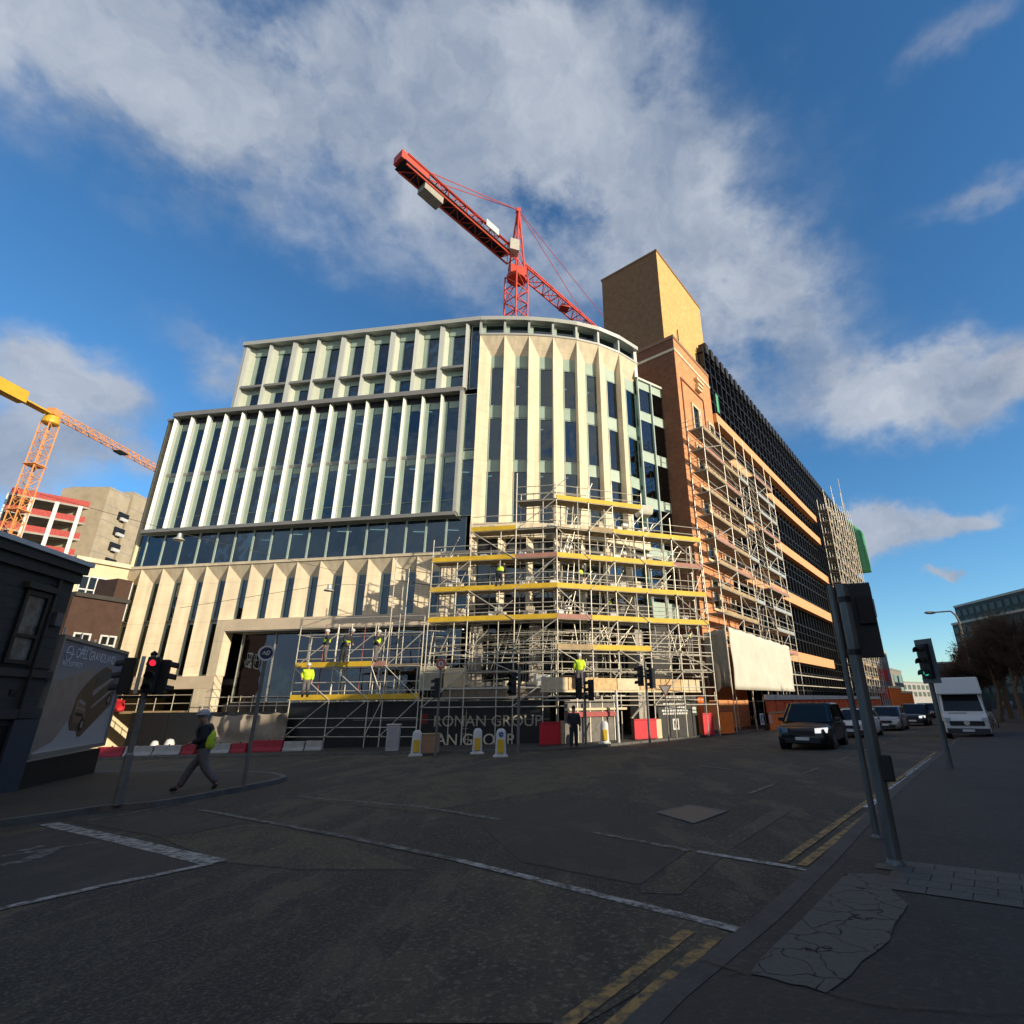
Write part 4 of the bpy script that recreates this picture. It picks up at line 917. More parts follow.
ap = sb+Vector((0, 0, 58.4))
for sy in (-1, 1):
    MB().tube(ap, sb-jd*(cl-2)+sidev*sy*.5+Vector((0, 0, 50.7)), .05, 5).build('tie_bar', redc, cr1)
MB().tube(ap, sb+jd*14+Vector((0, 0, 50.5)), .045, 5).build('tie_bar', redc, cr1); MB().tube(ap, sb+jd*32+Vector((0, 0, 50.5)), .045, 5).build('tie_bar', redc, cr1)
MB().box(sb+jd*9+Vector((0, 0, 49.1)), (1.2, 1.2, .3), R(20)).build('trolley', redc, cr1)
# orange crane at the left
zj = 48.; K = zj/35
js = atz(54, 413, zj); jt = atz(165, 473, zj); jc = atz(-6, 383, zj)
cr2 = thing('orange_tower_crane', 'orange and yellow tower crane with lattice mast at the left edge', 'crane', (js.x, js.y, -6)); sb = Vector((js.x, js.y, 0))
jd = (jt-js); jd.z = 0; jd.normalize(); sidev = jd.cross(Vector((0, 0, 1))).normalized(); cd_ = -jd
lattice(MB(), (js.x, js.y, -6), (js.x, js.y, zj-2.2), 1.7, 26, up=jd, r=.10, r2=.06).build('mast', orangec, cr2)
MB().lathe([(.9, zj-2.3), (1.2, zj-2.1), (1.2, zj-1.7), (1.0, zj-.8)], 14, sb).build('slewing_ring', yellowc, cr2)
MB().box(sb+Vector((0, 0, zj)), (1.4, 1.6, 1.2), R(5)).build('machine_head', orangec, cr2)
lattice(MB(), sb+jd*1+Vector((0, 0, zj-.5)), sb+jd*40+Vector((0, 0, zj-.5)), 1.3, 30, tri=True, r=.10, r2=.05).build('jib', orangec, cr2)
CLn = (jc-js).length
MB().bar(sb-jd*1+Vector((0, 0, zj-.6)), sb-jd*(CLn+1)+Vector((0, 0, zj-.6)), 1.5, .25).build('counter_jib', yellowc, cr2)
MB().bar(sb-jd*(CLn-4)+Vector((0, 0, zj-.2)), sb-jd*(CLn+2)+Vector((0, 0, zj-.3)), 1.6, 2.0).build('counterweight', yellowc, cr2)
mb = MB()
for k in range(8): mb.box(sb-jd*(5.5+k*.5)+Vector((0, 0, zj+.6)), (.5, .9, 1.0-.08*k), R(5+k*13))
mb.build('winch', darkm, cr2)
for k in range(5): MB().box((js.x, js.y, 6+k*8), (2.2, 2.2, .14)).build('mast_platform', orangec, cr2)
mb = MB(); mb.box(sb+jd*14+Vector((0, 0, zj-.7)), (1.6, 1.8, .3)); mb.build('trolley', darkm, cr2)

# ================================================================== BACKGROUND LEFT
def P(px, py, dist): return atdist(px, py, dist)
def bld(name, label, cat, base): return thing(name, label, cat, base)
D1_ = 130
a, b = P(-10, 540, D1_), P(104, 508, D1_); a.z = b.z = 0
fF = fr(a, b); FL = fF.len; ztop = P(95, 509, D1_).z
fb_ = bld('unfinished_building', 'part built white concrete frame with red edge barriers', 'building', (a.x, a.y, -6))
nfl = int((ztop+6)/3.1); cc = Cap(fb_)
redmesh = mat('red_mesh', (.42, .07, .06), .8, var=.3, coords='World')
for k in range(nfl):
    z = ztop-.3-k*3.15; cc.add('floor_slab', bx(fF, 0, FL, z, z+.35, -.1, 16), concrete if k else concrete); cc.add('edge_barrier', bx(fF, .3, FL, z+.36, z+1.5, .05, .1), redmesh)
    cc.add('edge_barrier', bx(fF, FL*.55, FL, z+.36, z+1.3, 4, 4.1), redmesh)
for k in range(5): cc.add('column', bx(fF, FL*k/4-.3 if k else 0, FL*k/4+.3, -6, ztop, -.15, .5), whitep)
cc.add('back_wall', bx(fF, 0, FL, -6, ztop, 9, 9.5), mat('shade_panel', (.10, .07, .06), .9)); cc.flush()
a, b, c_ = P(104, 500, 128), P(136, 500, 136), P(152, 500, 138)
for nm, (x0, y0, x1, y1), d, lb in (('concrete_core', (104, 508, 133, 490), 128, 'tall blank concrete lift core beside the white concrete frame'), ('concrete_core', (131, 505, 153, 495), 134, 'slimmer concrete core half hidden by the office building')):
    p, q = P(x0, y0, d), P(x1, y1, d+4); zt_ = (P((x0+x1)/2+2, y1, d)).z; p.z = q.z = 0; f = fr(p, q); o_ = thing(nm, lb, 'building', (p.x, p.y, -6))
    cpn = Cap(o_); cpn.add('wall', bx(f, 0, f.len, -6, zt_, 0, 9), mat('board_concrete', (.44, .37, .26), .9, var=.2, scale=.5, coords='World', streak=1)); cpn.add('roof_kerb', bx(f, .3, f.len-.3, zt_, zt_+.4, .2, 8), concrete)
    for k in range(int((zt_+6)/3.1)): cpn.add('lift_joint', bx(f, 0, f.len, zt_-3.1*k-.12, zt_-3.1*k, -.04, -.002), concrete)
    if x0 < 110:
        for k in range(8): cpn.add('opening', bx(f, f.len-1.9, f.len+.6, zt_-5.2-3.1*k, zt_-3.6-3.1*k, -.3, -.1), darkm); cpn.add('balcony', bx(f, f.len-1.5, f.len+.2, zt_-5.3-3.1*k, zt_-4.7-3.1*k, -.7, -.32), whitep)
    cpn.flush()
# cream gable and brown brick house
d = 49; p, q = P(66, 600, d), P(121, 600, d+1); zt_ = P(100, 563, d).z; p.z = q.z = 0; f = fr(p, q)
o_ = thing('cream_house', 'cream rendered house behind the dark brown brick house', 'house', (p.x, p.y, -4)); bx(f, 0, f.len, -4, zt_, 0, 9).build('wall', cream, o_); bx(f, -.2, f.len, zt_, zt_+.3, -.2, 9.2).build('parapet', stone, o_)
for u in (.12, .66): 
    w_ = bx(f, f.len*u, f.len*u+1.5, zt_-3.8, zt_-1.0, -.03, .1).build('window', carglass, o_); mb = MB()
    for k in range(4): bx(f, f.len*u+k*.47, f.len*u+k*.47+.08, zt_-3.8, zt_-1.0, -.08, -.035, mb)
    for k in range(4): bx(f, f.len*u, f.len*u+1.5, zt_-3.8+k*.92, zt_-3.71+k*.92, -.075, -.036, mb)
    mb.build('window_frame', whitep, w_)
d = 43; p, q = P(60, 640, d), P(117, 640, d+1.5); zt_ = P(90, 597, d).z; p.z = q.z = 0; f = fr(p, q)
o_ = thing('brown_brick_house', 'dark brown brick house with two small white windows beside the stone facade', 'house', (p.x, p.y, -3.5)); bx(f, 0, f.len, -4, zt_, 0, 8).build('wall', brownb, o_)
bx(f, 0, f.len+.1, zt_, zt_+.25, -.15, 8).build('parapet', darkwall, o_); bx(f, f.len-.9, f.len, zt_+.25, zt_+1.5, 0, 2).build('chimney', brownb, o_)
for u in (.18, .66):
    x0 = f.len*u; w_ = bx(f, x0, x0+.95, zt_-3.3, zt_-2.1, -.02, .1).build('window', carglass, o_); mb = MB()
    for (a0, a1, b0, b1) in ((0, .1, 0, 1.2), (.85, .95, 0, 1.2), (.43, .52, 0, 1.2), (.1, .85, 0, .1), (.1, .85, 1.1, 1.2), (.1, .85, .55, .64)): bx(f, x0+a0, x0+a1, zt_-3.3+b0, zt_-3.3+b1, -.07, -.024, mb)
    mb.build('window_frame', whitep, w_)
# ---- dark painted building at the left edge
c_ = Vector((-13.94, 14.8, 0)); dl = Vector((math.sin(R(-8)), math.cos(R(-8)), 0)); f = fr(c_-dl*11, c_)
dbz = 3.95
ld = thing('dark_shop_building', 'charcoal painted building with sash windows at the left edge', 'building', (c_.x, c_.y, -2.1)); lc = Cap(ld)
lc.add('wall', bx(f, 0, 11, -2.6, dbz-.35, 0, 12), darkwall)
lc.add('cornice', bx(f, -.1, 11.10, dbz-.35, dbz-.12, -.22, 12.2), darkwall); lc.add('cornice', bx(f, -.1, 11.05, dbz-.62, dbz-.36, -.12, 12.1), darkwall)
lc.add('coping', bx(f, -.1, 11.14, dbz-.12, dbz, -.3, 12.3), whitep)
lc.add('string_course', bx(f, 0, 11.08, .75, .92, -.08, -.002), darkwall); lc.add('string_course', bx(f, 0, 11.08, -.25, -.02, -.12, -.002), darkwall)
lc.add('shop_pier', bx(f, 10.3, 11.1, -2.5, -.27, -.1, -.002), mat('blue_grey_paint', (.04, .05, .065), .6, coords='World')); lc.add('shop_pier', bx(f, 7.4, 8.0, -2.5, -.27, -.1, -.002), MATS['blue_grey_paint'])
lc.add('shop_window', bx(f, 8.0, 10.3, -2.2, -.4, -.03, -.004), carglass)
for xx in (9.55, 7.6, 5.5):
    w_ = bx(f, xx, xx+.62, 1.15, 2.75, -.01, .1).build('window', mat('curtain_glass', (.16, .15, .13), .25, var=.7, scale=4), ld); mb = MB()
    for (a0, a1, b0, b1) in ((-.1, 0, -.1, 1.72), (.62, .72, -.1, 1.72), (0, .62, 1.6, 1.72), (0, .62, -.1, 0), (0, .62, .55, .63)): bx(f, xx+a0, xx+a1, 1.15+b0, 1.15+b1, -.08, -.012, mb)
    mb.build('window_frame', darkm, w_)
    lc.add('window_hood', bx(f, xx-.2, xx+.82, 2.9, 3.05, -.16, -.002), darkwall)
lc.add('alarm_box', bx(f, 10.55, 10.8, 2.1, 2.45, -.14, -.002), mat('alarm_grey', (.10, .10, .11), .5)); lc.add('down_pipe', MB().tube(f(10.35, -.25, -.09), f(10.35, dbz-.65, -.09), .045, 8), darkm); lc.add('cable', MB().tube(f(0, .98, -.03), f(11, 1.0, -.03), .012, 4), black); lc.add('vent', bx(f, 10.0, 10.2, .3, .45, -.03, -.002), darkm)
for k in range(14): lc.add('render_joint', bx(f, 0, 11.0, -.1+k*.27, -.088+k*.27, -.006, -.001), darkm)
lc.flush()
# ---- billboard
b0 = Vector((-14.0, 15.05, 0)); b1 = Vector((-16.15, 20.05, 0)); f = fr(b0, b1); BL = f.len
bw_ = thing('boundary_wall', 'low black wall beneath the car poster', 'wall', (b0.x, b0.y, -2.1)); bx(f, -.3, BL+.1, -2.7, -1.35, .05, .5).build('wall', black, bw_)
bb = thing('billboard', 'large poster of a brown car in a pale frame beside the charcoal building', 'billboard', (b0.x, b0.y, -1.3))
z0, z1 = -1.15, 1.83
def gradmat(name, z0, z1, c0, c1, dirv, a, b, c2):
    m = bpy.data.materials.new(name); m.use_nodes = True; nt = m.node_tree; N = nt.nodes; L = nt.links; bs = N['Principled BSDF']; bs.inputs['Roughness'].default_value = .4
    geo = N.new('ShaderNodeNewGeometry'); s = N.new('ShaderNodeSeparateXYZ'); L.new(geo.outputs['Position'], s.inputs[0]); mr = N.new('ShaderNodeMapRange'); mr.inputs['From Min'].default_value = z0; mr.inputs['From Max'].default_value = z1; L.new(s.outputs[2], mr.inputs['Value'])
    mx = N.new('ShaderNodeMix'); mx.data_type = 'RGBA'; L.new(mr.outputs[0], mx.inputs['Factor']); mx.inputs['A'].default_value = (*c0, 1); mx.inputs['B'].default_value = (*c1, 1); L.new(mx.outputs['Result'], bs.inputs['Base Color']); return m
poster = gradmat('poster_print', z0, z1, (.50, .48, .46), (.13, .15, .22), None, 0, 0, None)
bx(f, 0, BL, z0, z1, 0, .12).build('poster', poster, bb)
mb = MB(); bx(f, -.1, 0, z0-.1, z1+.1, -.06, .14, mb); bx(f, BL, BL+.1, z0-.1, z1+.1, -.06, .14, mb); bx(f, 0, BL, z1, z1+.1, -.06, .14, mb); bx(f, 0, BL, z0-.12, z0, -.08, .14, mb); mb.build('frame', metal_g, bb)
def flat(f, pts, d, m, name, th=.004): 
    return MB().add([f(x*BL, z0+(z1-z0)*y, d) for x, y in pts]+[f(x*BL, z0+(z1-z0)*y, d+th) for x, y in pts], [tuple(range(len(pts))), tuple(range(2*len(pts)-1, len(pts)-1, -1))]+[(i, (i+1) % len(pts), len(pts)+(i+1) % len(pts), len(pts)+i) for i in range(len(pts))]).build(name, m, bb)
flat(f, [(.0, 0), (.22, .08), (.62, .66), (.50, .78), (.0, .60)], -.004, mat('poster_sand', (.30, .24, .20), .4, var=.2), 'poster_dune')
flat(f, [(.42, .28), (.58, .16), (1., .55), (1., .85)], -.005, mat('poster_shade', (.10, .11, .14), .4, var=.2), 'poster_shade')
flat(f, [(.36, .26), (.40, .17), (.50, .16), (.53, .10), (.58, .10), (.95, .42), (.95, .55), (.90, .66), (.86, .74), (.80, .80), (.70, .82), (.58, .74), (.46, .62), (.38, .50)], -.010, mat('poster_car', (.07, .045, .032), .35, var=.3), 'poster_car')
flat(f, [(.38, .48), (.54, .40), (.57, .22), (.40, .24)], -.015, mat('poster_car_front', (.17, .10, .07), .35, var=.4, scale=6), 'poster_car')
flat(f, [(.60, .50), (.88, .70), (.86, .73), (.58, .55)], -.016, mat('poster_trim', (.30, .26, .24), .35), 'poster_car')
flat(f, [(.62, .40), (.90, .60), (.91, .57), (.62, .37)], -.016, mat('poster_trim', (.3, .26, .24)), 'poster_car')
flat(f, [(.50, .22), (.53, .15), (.56, .16), (.56, .26), (.53, .30)], -.017, black, 'poster_car')
flat(f, [(.60, .60), (.72, .66), (.84, .72), (.80, .76), (.70, .77), (.60, .71)], -.017, mat('poster_glass', (.03, .035, .045), .3, var=.2), 'poster_car')
flat(f, [(.42, .44), (.52, .40), (.525, .43), (.425, .47)], -.018, MATS['poster_trim'], 'poster_car'); flat(f, [(.42, .31), (.53, .29), (.53, .32), (.42, .34)], -.018, black, 'poster_car'); flat(f, [(.40, .385), (.55, .345), (.55, .36), (.40, .40)], -.018, MATS['poster_trim'], 'poster_car')
for (cx2, cy2) in ((.545, .215), (.88, .47)): flat(f, [(cx2+.028*math.cos(2*math.pi*k/10), cy2+.062*math.sin(2*math.pi*k/10)) for k in range(10)], -.019, black, 'poster_wheel'); flat(f, [(cx2+.016*math.cos(2*math.pi*k/10), cy2+.036*math.sin(2*math.pi*k/10)) for k in range(10)], -.024, MATS['poster_trim'], 'poster_wheel')
text('poster_lettering', 'OPEL GRANDLAND', mat('poster_white', (.75, .75, .76), .5), bb, f(BL*.20, z0+(z1-z0)*.855, -.012), f.ex, .40, .003, sx=.95)
text('poster_lettering', 'NEU. ELEKTRISCH.', mat('poster_white', (.5, .5, .5)), bb, f(BL*.06, z0+(z1-z0)*.765, -.012), f.ex, .2, .003, sx=.9)
text('poster_lettering', 'DER NEUE', mat('poster_white', (.5, .5, .5)), bb, f(BL*.27, z0+(z1-z0)*.945, -.012), f.ex, .15, .003)
mb = MB(); cx_, cz_ = BL*.115, z0+(z1-z0)*.88
for k in range(20):
    a0, a1 = 2*math.pi*k/20, 2*math.pi*(k+1)/20; mb.bar(f(cx_+.2*math.cos(a0), cz_+.2*math.sin(a0), -.008), f(cx_+.2*math.cos(a1), cz_+.2*math.sin(a1), -.008), .03, .02)
mb.bar(f(cx_-.3, cz_, -.012), f(cx_+.02, cz_+.03, -.012), .05, .02); mb.bar(f(cx_-.02, cz_-.03, -.012), f(cx_+.3, cz_, -.012), .05, .02)
mb.build('poster_emblem', MATS['poster_white'], bb)
# steel roof trusses behind the poster
mb = MB(); g0 = f(.5, 2.1, .8); g1 = f(BL*1.6, 1.75, .8)
mb.tube(g0, g1, .04, 5); mb.tube(f(BL*.5, 2.5, 1.6), f(BL*1.9, 1.3, 1.2), .04, 5)
for k in range(5): u = .2+k*.16; mb.tube(g0.lerp(g1, u), g0.lerp(g1, u)+Vector((0, 0, .35)), .03, 5)
mb.tube(f(BL*.9, 2.0, .8), f(BL*.9, -2, .8), .05, 6)
tag(mb.build('steel_railing', galv), 'thin steel rail frame standing behind the top of the poster', 'railing')

# ================================================================== TERRACE ON THE NEAR SIDE (behind and right of the eye; it shades the road)
def terr(q0, q1, h, lat, name, label, m=farbrick, depth=11, seed=0):
    a = SD*q1+SN*lat; b = SD*q0+SN*lat
    f = fr(a, b)                      # faces the street
    # frame: outward should point to -SN
    g = lambda x, z, d=0: a+(b-a).normalized()*x+SN*d+Vector((0, 0, z)); ln = (b-a).length
    t = thing(name, label, 'house', (*((a+b)/2).to_2d(), -1.5)); c = Cap(t)
    c.add('wall', bx(g, 0, ln, -4, h, 0, depth), m)
    c.add('parapet', bx(g, -.05, ln+.05, h, h+.4, -.15, depth+.1), stone_b)
    n = max(2, int(ln/3)); fl = max(2, int((h+1.5)/3.3))
    for i in range(n):
        for j in range(fl):
            x = ln*(i+.5)/n; z = -.6+j*3.3
            if z+2 < h: c.add('window', bx(g, x-.55, x+.55, z, z+1.9, -.03, .1), carglass); c.add('sill', bx(g, x-.7, x+.7, z-.15, z, -.12, -.002), whitep)
    c.flush(); return t
# ================================================================== HOARDING, BARRIERS
H0, H1 = sp(20.5)+fA.out*3.35, sp(-6.3)+fA.out*3.35; H0.z = H1.z = 0; fH = fr(H0, H1); HL = fH.len
hb = thing('black_hoarding', 'black site hoarding lettered with the builder name along the left frontage', 'hoarding', (-12, 30.8, -2.4)); hc = Cap(hb)
npn = 10; hx = [HL*k/npn for k in range(npn+1)]
for k in range(npn):
    mb = MB(); p, q = fH(hx[k]+.02, 0, 0), fH(hx[k+1]-.02, 0, 0); p2, q2 = fH(hx[k]+.02, 0, .06), fH(hx[k+1]-.02, 0, .06)
    top = .12 if k > 3 else -.35
    mb.hexa([(v.x, v.y, gz(v.x, v.y)) for v in (p, q, q2, p2)]+[(v.x, v.y, top) for v in (p, q, q2, p2)]); hc.add('panel', mb, mat('hoarding_black', (.012, .013, .014), .45, var=.3, coords='World'))
hc.add('rail', bx(fH, HL*.56, HL, -.88, -.85, -.025, -.003), metal_g); hc.add('rail', bx(fH, HL*.4, HL, .12, .17, -.03, .08), metal_g)
hc.flush()
gold = mat('dull_lettering', (.62, .57, .44), .6, var=.1)
gold2 = mat('dim_lettering', (.40, .37, .29), .6, var=.1)
def onH(px, py):
    a = math.degrees(math.atan2((H1-H0).x, (H1-H0).y)); s, z = plane(px, py, H0.x, H0.y, a); return s, z
s0_, z0_ = onH(433, 726); s1_, z1_ = onH(541, 724)
o = text('lettering', 'RONAN GROUP', gold2, hb, fH(s0_, z0_-.02, -.03), fH.ex, .84, .008); w_ = o.dimensions.x; 
o.scale = (1, 1, 1)
def fit(o, L_):   # stretch lettering to a given length along the hoarding
    inv = root_of(o).matrix_basis; vs = [(inv @ v.co).dot(fH.ex) for v in o.data.vertices]; k = L_/(max(vs)-min(vs)); m0 = min(vs)
    Mi = inv.inverted()
    for v in o.data.vertices:
        wv = inv @ v.co; wv += fH.ex*((wv.dot(fH.ex)-m0)*(k-1)); v.co = Mi @ wv
fit(o, s1_-s0_)
s0_, z0_ = onH(436, 745); s1_, z1_ = onH(514, 743)
o = text('lettering', 'AN GROUP', gold, hb, fH(s0_, z0_, -.03), fH.ex, .86, .008); fit(o, s1_-s0_)
s0_, z0_ = onH(421, 724); bx(fH, s0_, s0_+.4, z0_, z0_+.55, -.02, -.003).build('logo_block', mat('dull_red', (.16, .02, .015), .6), hb)
# gantry beam in old boards above the hoarding, and site office wall
gt = thing('gantry', 'timber boarded gantry deck above the black hoarding', 'gantry', (-3, 30.5, -2.2)); gc = Cap(gt)
gc.add('beam', bx(fH, HL-6.4, HL-.1, .22, .75, -.1, .3), mat('gantry_board', (.20, .16, .12), .9, var=.3, coords='World')); gc.add('beam', bx(fH, HL-6.4, HL-.1, .76, .92, -.14, .3), concrete)
for k in range(5): 
    p = fH(HL-6.2+k*1.5, 0, .15); gc.add('post', MB().tube((p.x, p.y, gb(p.x, p.y)), (p.x, p.y, .3), .05, 6), galv)
gc.add('container', bx(fH, HL-7.9, HL-6.5, .75, 2.15, .0, 1.2), mat('tool_chest', (.42, .40, .32), .7, var=.2)); gc.add('container', bx(fH, HL-1.0, HL-.1, .95, 1.55, .2, 1), whitep)
gc.flush()
# right part: glazed gate, timber fascia, printed board and orange panels
K0, K1 = Vector((-.9, 29.4, 0)), Vector((8.7, 35.6, 0)); fK = fr(K0, K1); KL = fK.len
def onK(px, py):
    return plane(px, py, K0.x, K0.y, math.degrees(math.atan2((K1-K0).x, (K1-K0).y)))
def kb_(x0, x1, z0, z1, d0=-.0, d1=.08): return bx(fK, x0, x1, z0, z1, d0, d1)
fs = thing('timber_fascia', 'sunlit timber boarded fascia across the scaffold foot', 'fascia', (4, 32, -2.1)); fc = Cap(fs)
xa = onK(541, 690)[0]; xb = onK(700, 690)[0]; za = onK(600, 690)[1]; zb = onK(600, 678)[1]
nn_ = 7
for k in range(nn_): fc.add('board', kb_(xa+(xb-xa)*k/nn_+.03, xa+(xb-xa)*(k+1)/nn_-.03, za, zb, -.05, .05), mat('osb_board', (.60, .42, .22), .9, var=.3, scale=4, coords='World') if k % 3 else mat('pale_board', (.66, .56, .38), .9, var=.2, coords='World'))
fc.add('bottom_rail', kb_(xa, xb, za-.12, za-.02, -.08, .08), cream)
fc.add('rail', MB().tube(fK(xa, onK(600, 700)[1], -.2), fK(xb, onK(690, 700)[1], -.2), .035), galv); fc.flush()
ga = thing('mesh_gate', 'grey sheeted site gate standing open beside the red panel', 'gate', (2.5, 31.6, -2.1)); g_ = Cap(ga)
x0, x1 = onK(566, 730)[0], onK(628, 730)[0]
greyp = mat('grey_sheet_panel', (.17, .16, .14), .8, var=.3, coords='World')
for k in range(4):
    a_, b_ = x0+(x1-x0)*k/5, x0+(x1-x0)*(k+1)/5-.06; g_.add('panel', kb_(a_, b_, gz(2, 31)+.1, .15, .1, .15), greyp); g_.add('post', kb_(b_, b_+.06, gz(2, 31)+.1, .35, .06, .16), galv)
g_.add('top_rail', kb_(x0, x1, -.42, -.3, .0, .1), cream); g_.add('red_band', kb_(x0+.1, x1-.8, -.75, -.5, .0, .09), mat('faded_red', (.40, .10, .09), .8)); g_.flush()
def rpanel(px0, px1, pyt, pyb, label, lean=0, f=fK, on=onK, d=-.5):
    a_, zt_ = on(px0, pyt); b_, _ = on(px1, pyt); p = f((a_+b_)/2, 0, d); t = thing('red_barrier', label, 'barrier', (p.x, p.y, gb(p.x, p.y)))
    bx(f, a_, b_, gb(p.x, p.y)+.04, zt_, d-.04, d+.04).build('board', redp, t); mb = MB()
    for (u0, u1, w0, w1) in ((a_, b_, zt_-.08, zt_), (a_, b_, gb(p.x, p.y)+.04, gb(p.x, p.y)+.12)): bx(f, u0-.02, u1+.02, w0, w1, d-.07, d-.045, mb)
    mb.build('rim', mat('red_rim', (.50, .02, .03), .6), t)
    bx(f, a_+.1, a_+.3, gb(p.x, p.y), gb(p.x, p.y)+.04, d-.2, d+.2).build('foot', darkm, t); bx(f, b_-.3, b_-.1, gb(p.x, p.y), gb(p.x, p.y)+.04, d-.2, d+.2).build('foot', darkm, t)
rpanel(628, 650, 719, 741, 'bright red board panel standing in the sun beside the open gate')
rpanel(696, 706, 713, 737, 'narrow red board panel beside the orange panels')
rpanel(537, 557, 722, 745, 'dark red board panel in shade at the end of the black hoarding', d=-.3)
tag(bx(fK, onK(650, 730)[0], onK(657, 730)[0], gz(3, 31)+.12, onK(650, 719)[1], -.42, -.38).build('cream_board', cream), 'narrow cream board leaning next to the bright red panel', 'board')
tag(bx(fK, onK(557, 730)[0], onK(560, 730)[0], gz(3, 31)+.12, -.9, -.42, -.3).build('timber_post', plank), 'short pale timber post at the end of the dark red panel', 'post')
ib = thing('site_notice_board', 'charcoal site notice panel with lines of white writing and a white emblem', 'sign', (5.5, 33, -2.1))
x0, zt_ = onK(656, 696); x1, _ = onK(695, 700); zb_ = gz(5, 33)+.1
kb_(x0, x1, zb_, zt_, -.1, -.04).build('panel', mat('charcoal_panel', (.035, .035, .033), .7, var=.3), ib)
rr_ = random.Random(2)
for k, yy in enumerate((697, 700, 704, 707.5, 710.5, 713.5)):
    mb = MB(); z = onK(670, yy)[1]; w = (x1-x0)*(.42, .34, .58, .50, .66, .62)[k]; cx_ = x0+(x1-x0)*.42; u = cx_-w/2
    while u < cx_+w/2: l = rr_.uniform(.06, .2); kk = bx(fK, u, min(u+l, cx_+w/2), z-.06, z+.05, -.115, -.103, mb); u += l+.045
    mb.build('writing_line', whitep, ib)
ex, ez = onK(672, 728); mb = MB(); kb = bx(fK, ex, ex+.50, ez-.1, ez+.52, -.115, -.103, mb); mb.build('emblem', whitep, ib)
mb = MB(); mb.add([fK(ex+.10+.3*u, ez+.42*v, -.125) for u, v in ((0, 0), (.22, 0), (.22, .62), (.78, 0), (1, 0), (1, 1), (.78, 1), (.78, .38), (.22, 1), (0, 1))], [tuple(range(10))]); mb.build('emblem_mark', black, ib)
bx(fK, x1-.45, x1-.1, onK(690, 713)[1], onK(690, 707)[1], -.115, -.103).build('writing_line', mat('pale_patch', (.5, .55, .48)), ib)
# grey timber post and diagonal
# orange hoarding along the street
oh = thing('orange_hoarding', 'orange panel hoarding with a white top rail along the dark wing', 'hoarding', (*wp(20, 2.4).to_2d(), -2.1)); ohc = Cap(oh)
fO = lambda s, z, d=0: wp(s, 2.6-d, z)
s_ = 5.6
while s_ < 62:
    for (zb2, zt2, mm, dd_) in ((None, -.95, orange, -.04), (-.95, .02, mat('dark_orange_panel', (.62, .09, .012), .6, var=.3, coords='World'), .02)):
        mb = MB(); z0 = (gz(*wp(s_).to_2d())+.05) if zb2 is None else zb2
        ohc.add('panel', bx(fO, s_+.02, s_+2.38, z0, zt2, dd_, dd_+.05), mm)
    ohc.add('post', bx(fO, s_-.02, s_+.03, -2.1, 0, -.06, -.0), mat('orange_post', (.42, .08, .02), .6)); s_ += 2.4
ohc.add('top_rail', bx(fO, 5.5, 62, .04, .42, -.10, .1), mat('white_rail', (.52, .50, .48), .5, var=.1, coords='World'))
for k in range(8): ohc.add('rail_mark', bx(fO, 7.8+6*k, 7.98+6*k, .18, .28, -.115, -.102), darkm)
ohc.add('lower_rail', bx(fO, 5.6, 62, -.97, -.86, -.1, -.04), plank); ohc.flush()
# signs on the orange hoarding
sg = thing('safety_notice', 'round blue and square white safety notices on the orange hoarding', 'sign', (*wp(8, 2.7).to_2d(), -1.6))
qs, qz = 0, 0
for i, (px_, w_, m_) in enumerate(((762, .8, whitep), (770.5, .6, whitep))):
    d_ = ray(px_, 719); q_ = wp(0, 2.66); t_ = SN.dot(q_)/SN.dot(d_); pt_ = d_*t_; ss = (pt_-W0).dot(SD)
    bx(fO, ss-w_/2, ss+w_/2, pt_.z-w_*.5, pt_.z+w_*.5, -.07, -.05).build('plate', m_, sg)
    if i == 0:
        mb = MB(); n = 18; r_ = .33; mb.add([fO(ss+r_*math.cos(2*math.pi*k/n), pt_.z+r_*math.sin(2*math.pi*k/n), -.08) for k in range(n)], [tuple(range(n))]); mb.build('blue_disc', mat('sign_blue', (.03, .08, .30), .5), sg)
        mb = MB(); mb.add([fO(ss-.05, pt_.z+.2, -.085), fO(ss+.1, pt_.z+.05, -.085), fO(ss+.1, pt_.z-.22, -.085), fO(ss-.12, pt_.z-.22, -.085), fO(ss-.12, pt_.z+.05, -.085)], [(0, 1, 2, 3, 4)]); mb.build('white_figure', whitep, sg)
    else:
        for dz in (-.15, 0, .15): bx(fO, ss-.2, ss+.2, pt_.z+dz-.03, pt_.z+dz+.03, -.08, -.072).build('red_bar', redp, sg)
for k in range(5): 
    d_ = ray(747+2.2*k, 718); t_ = SN.dot(wp(0, 2.66))/SN.dot(d_); pt_ = d_*t_; ss = (pt_-W0).dot(SD); bx(fO, ss, ss+.12, pt_.z-.1, pt_.z+.16, -.06, -.045).build('lettering', mat('faint_print', (.25, .08, .02)), sg)
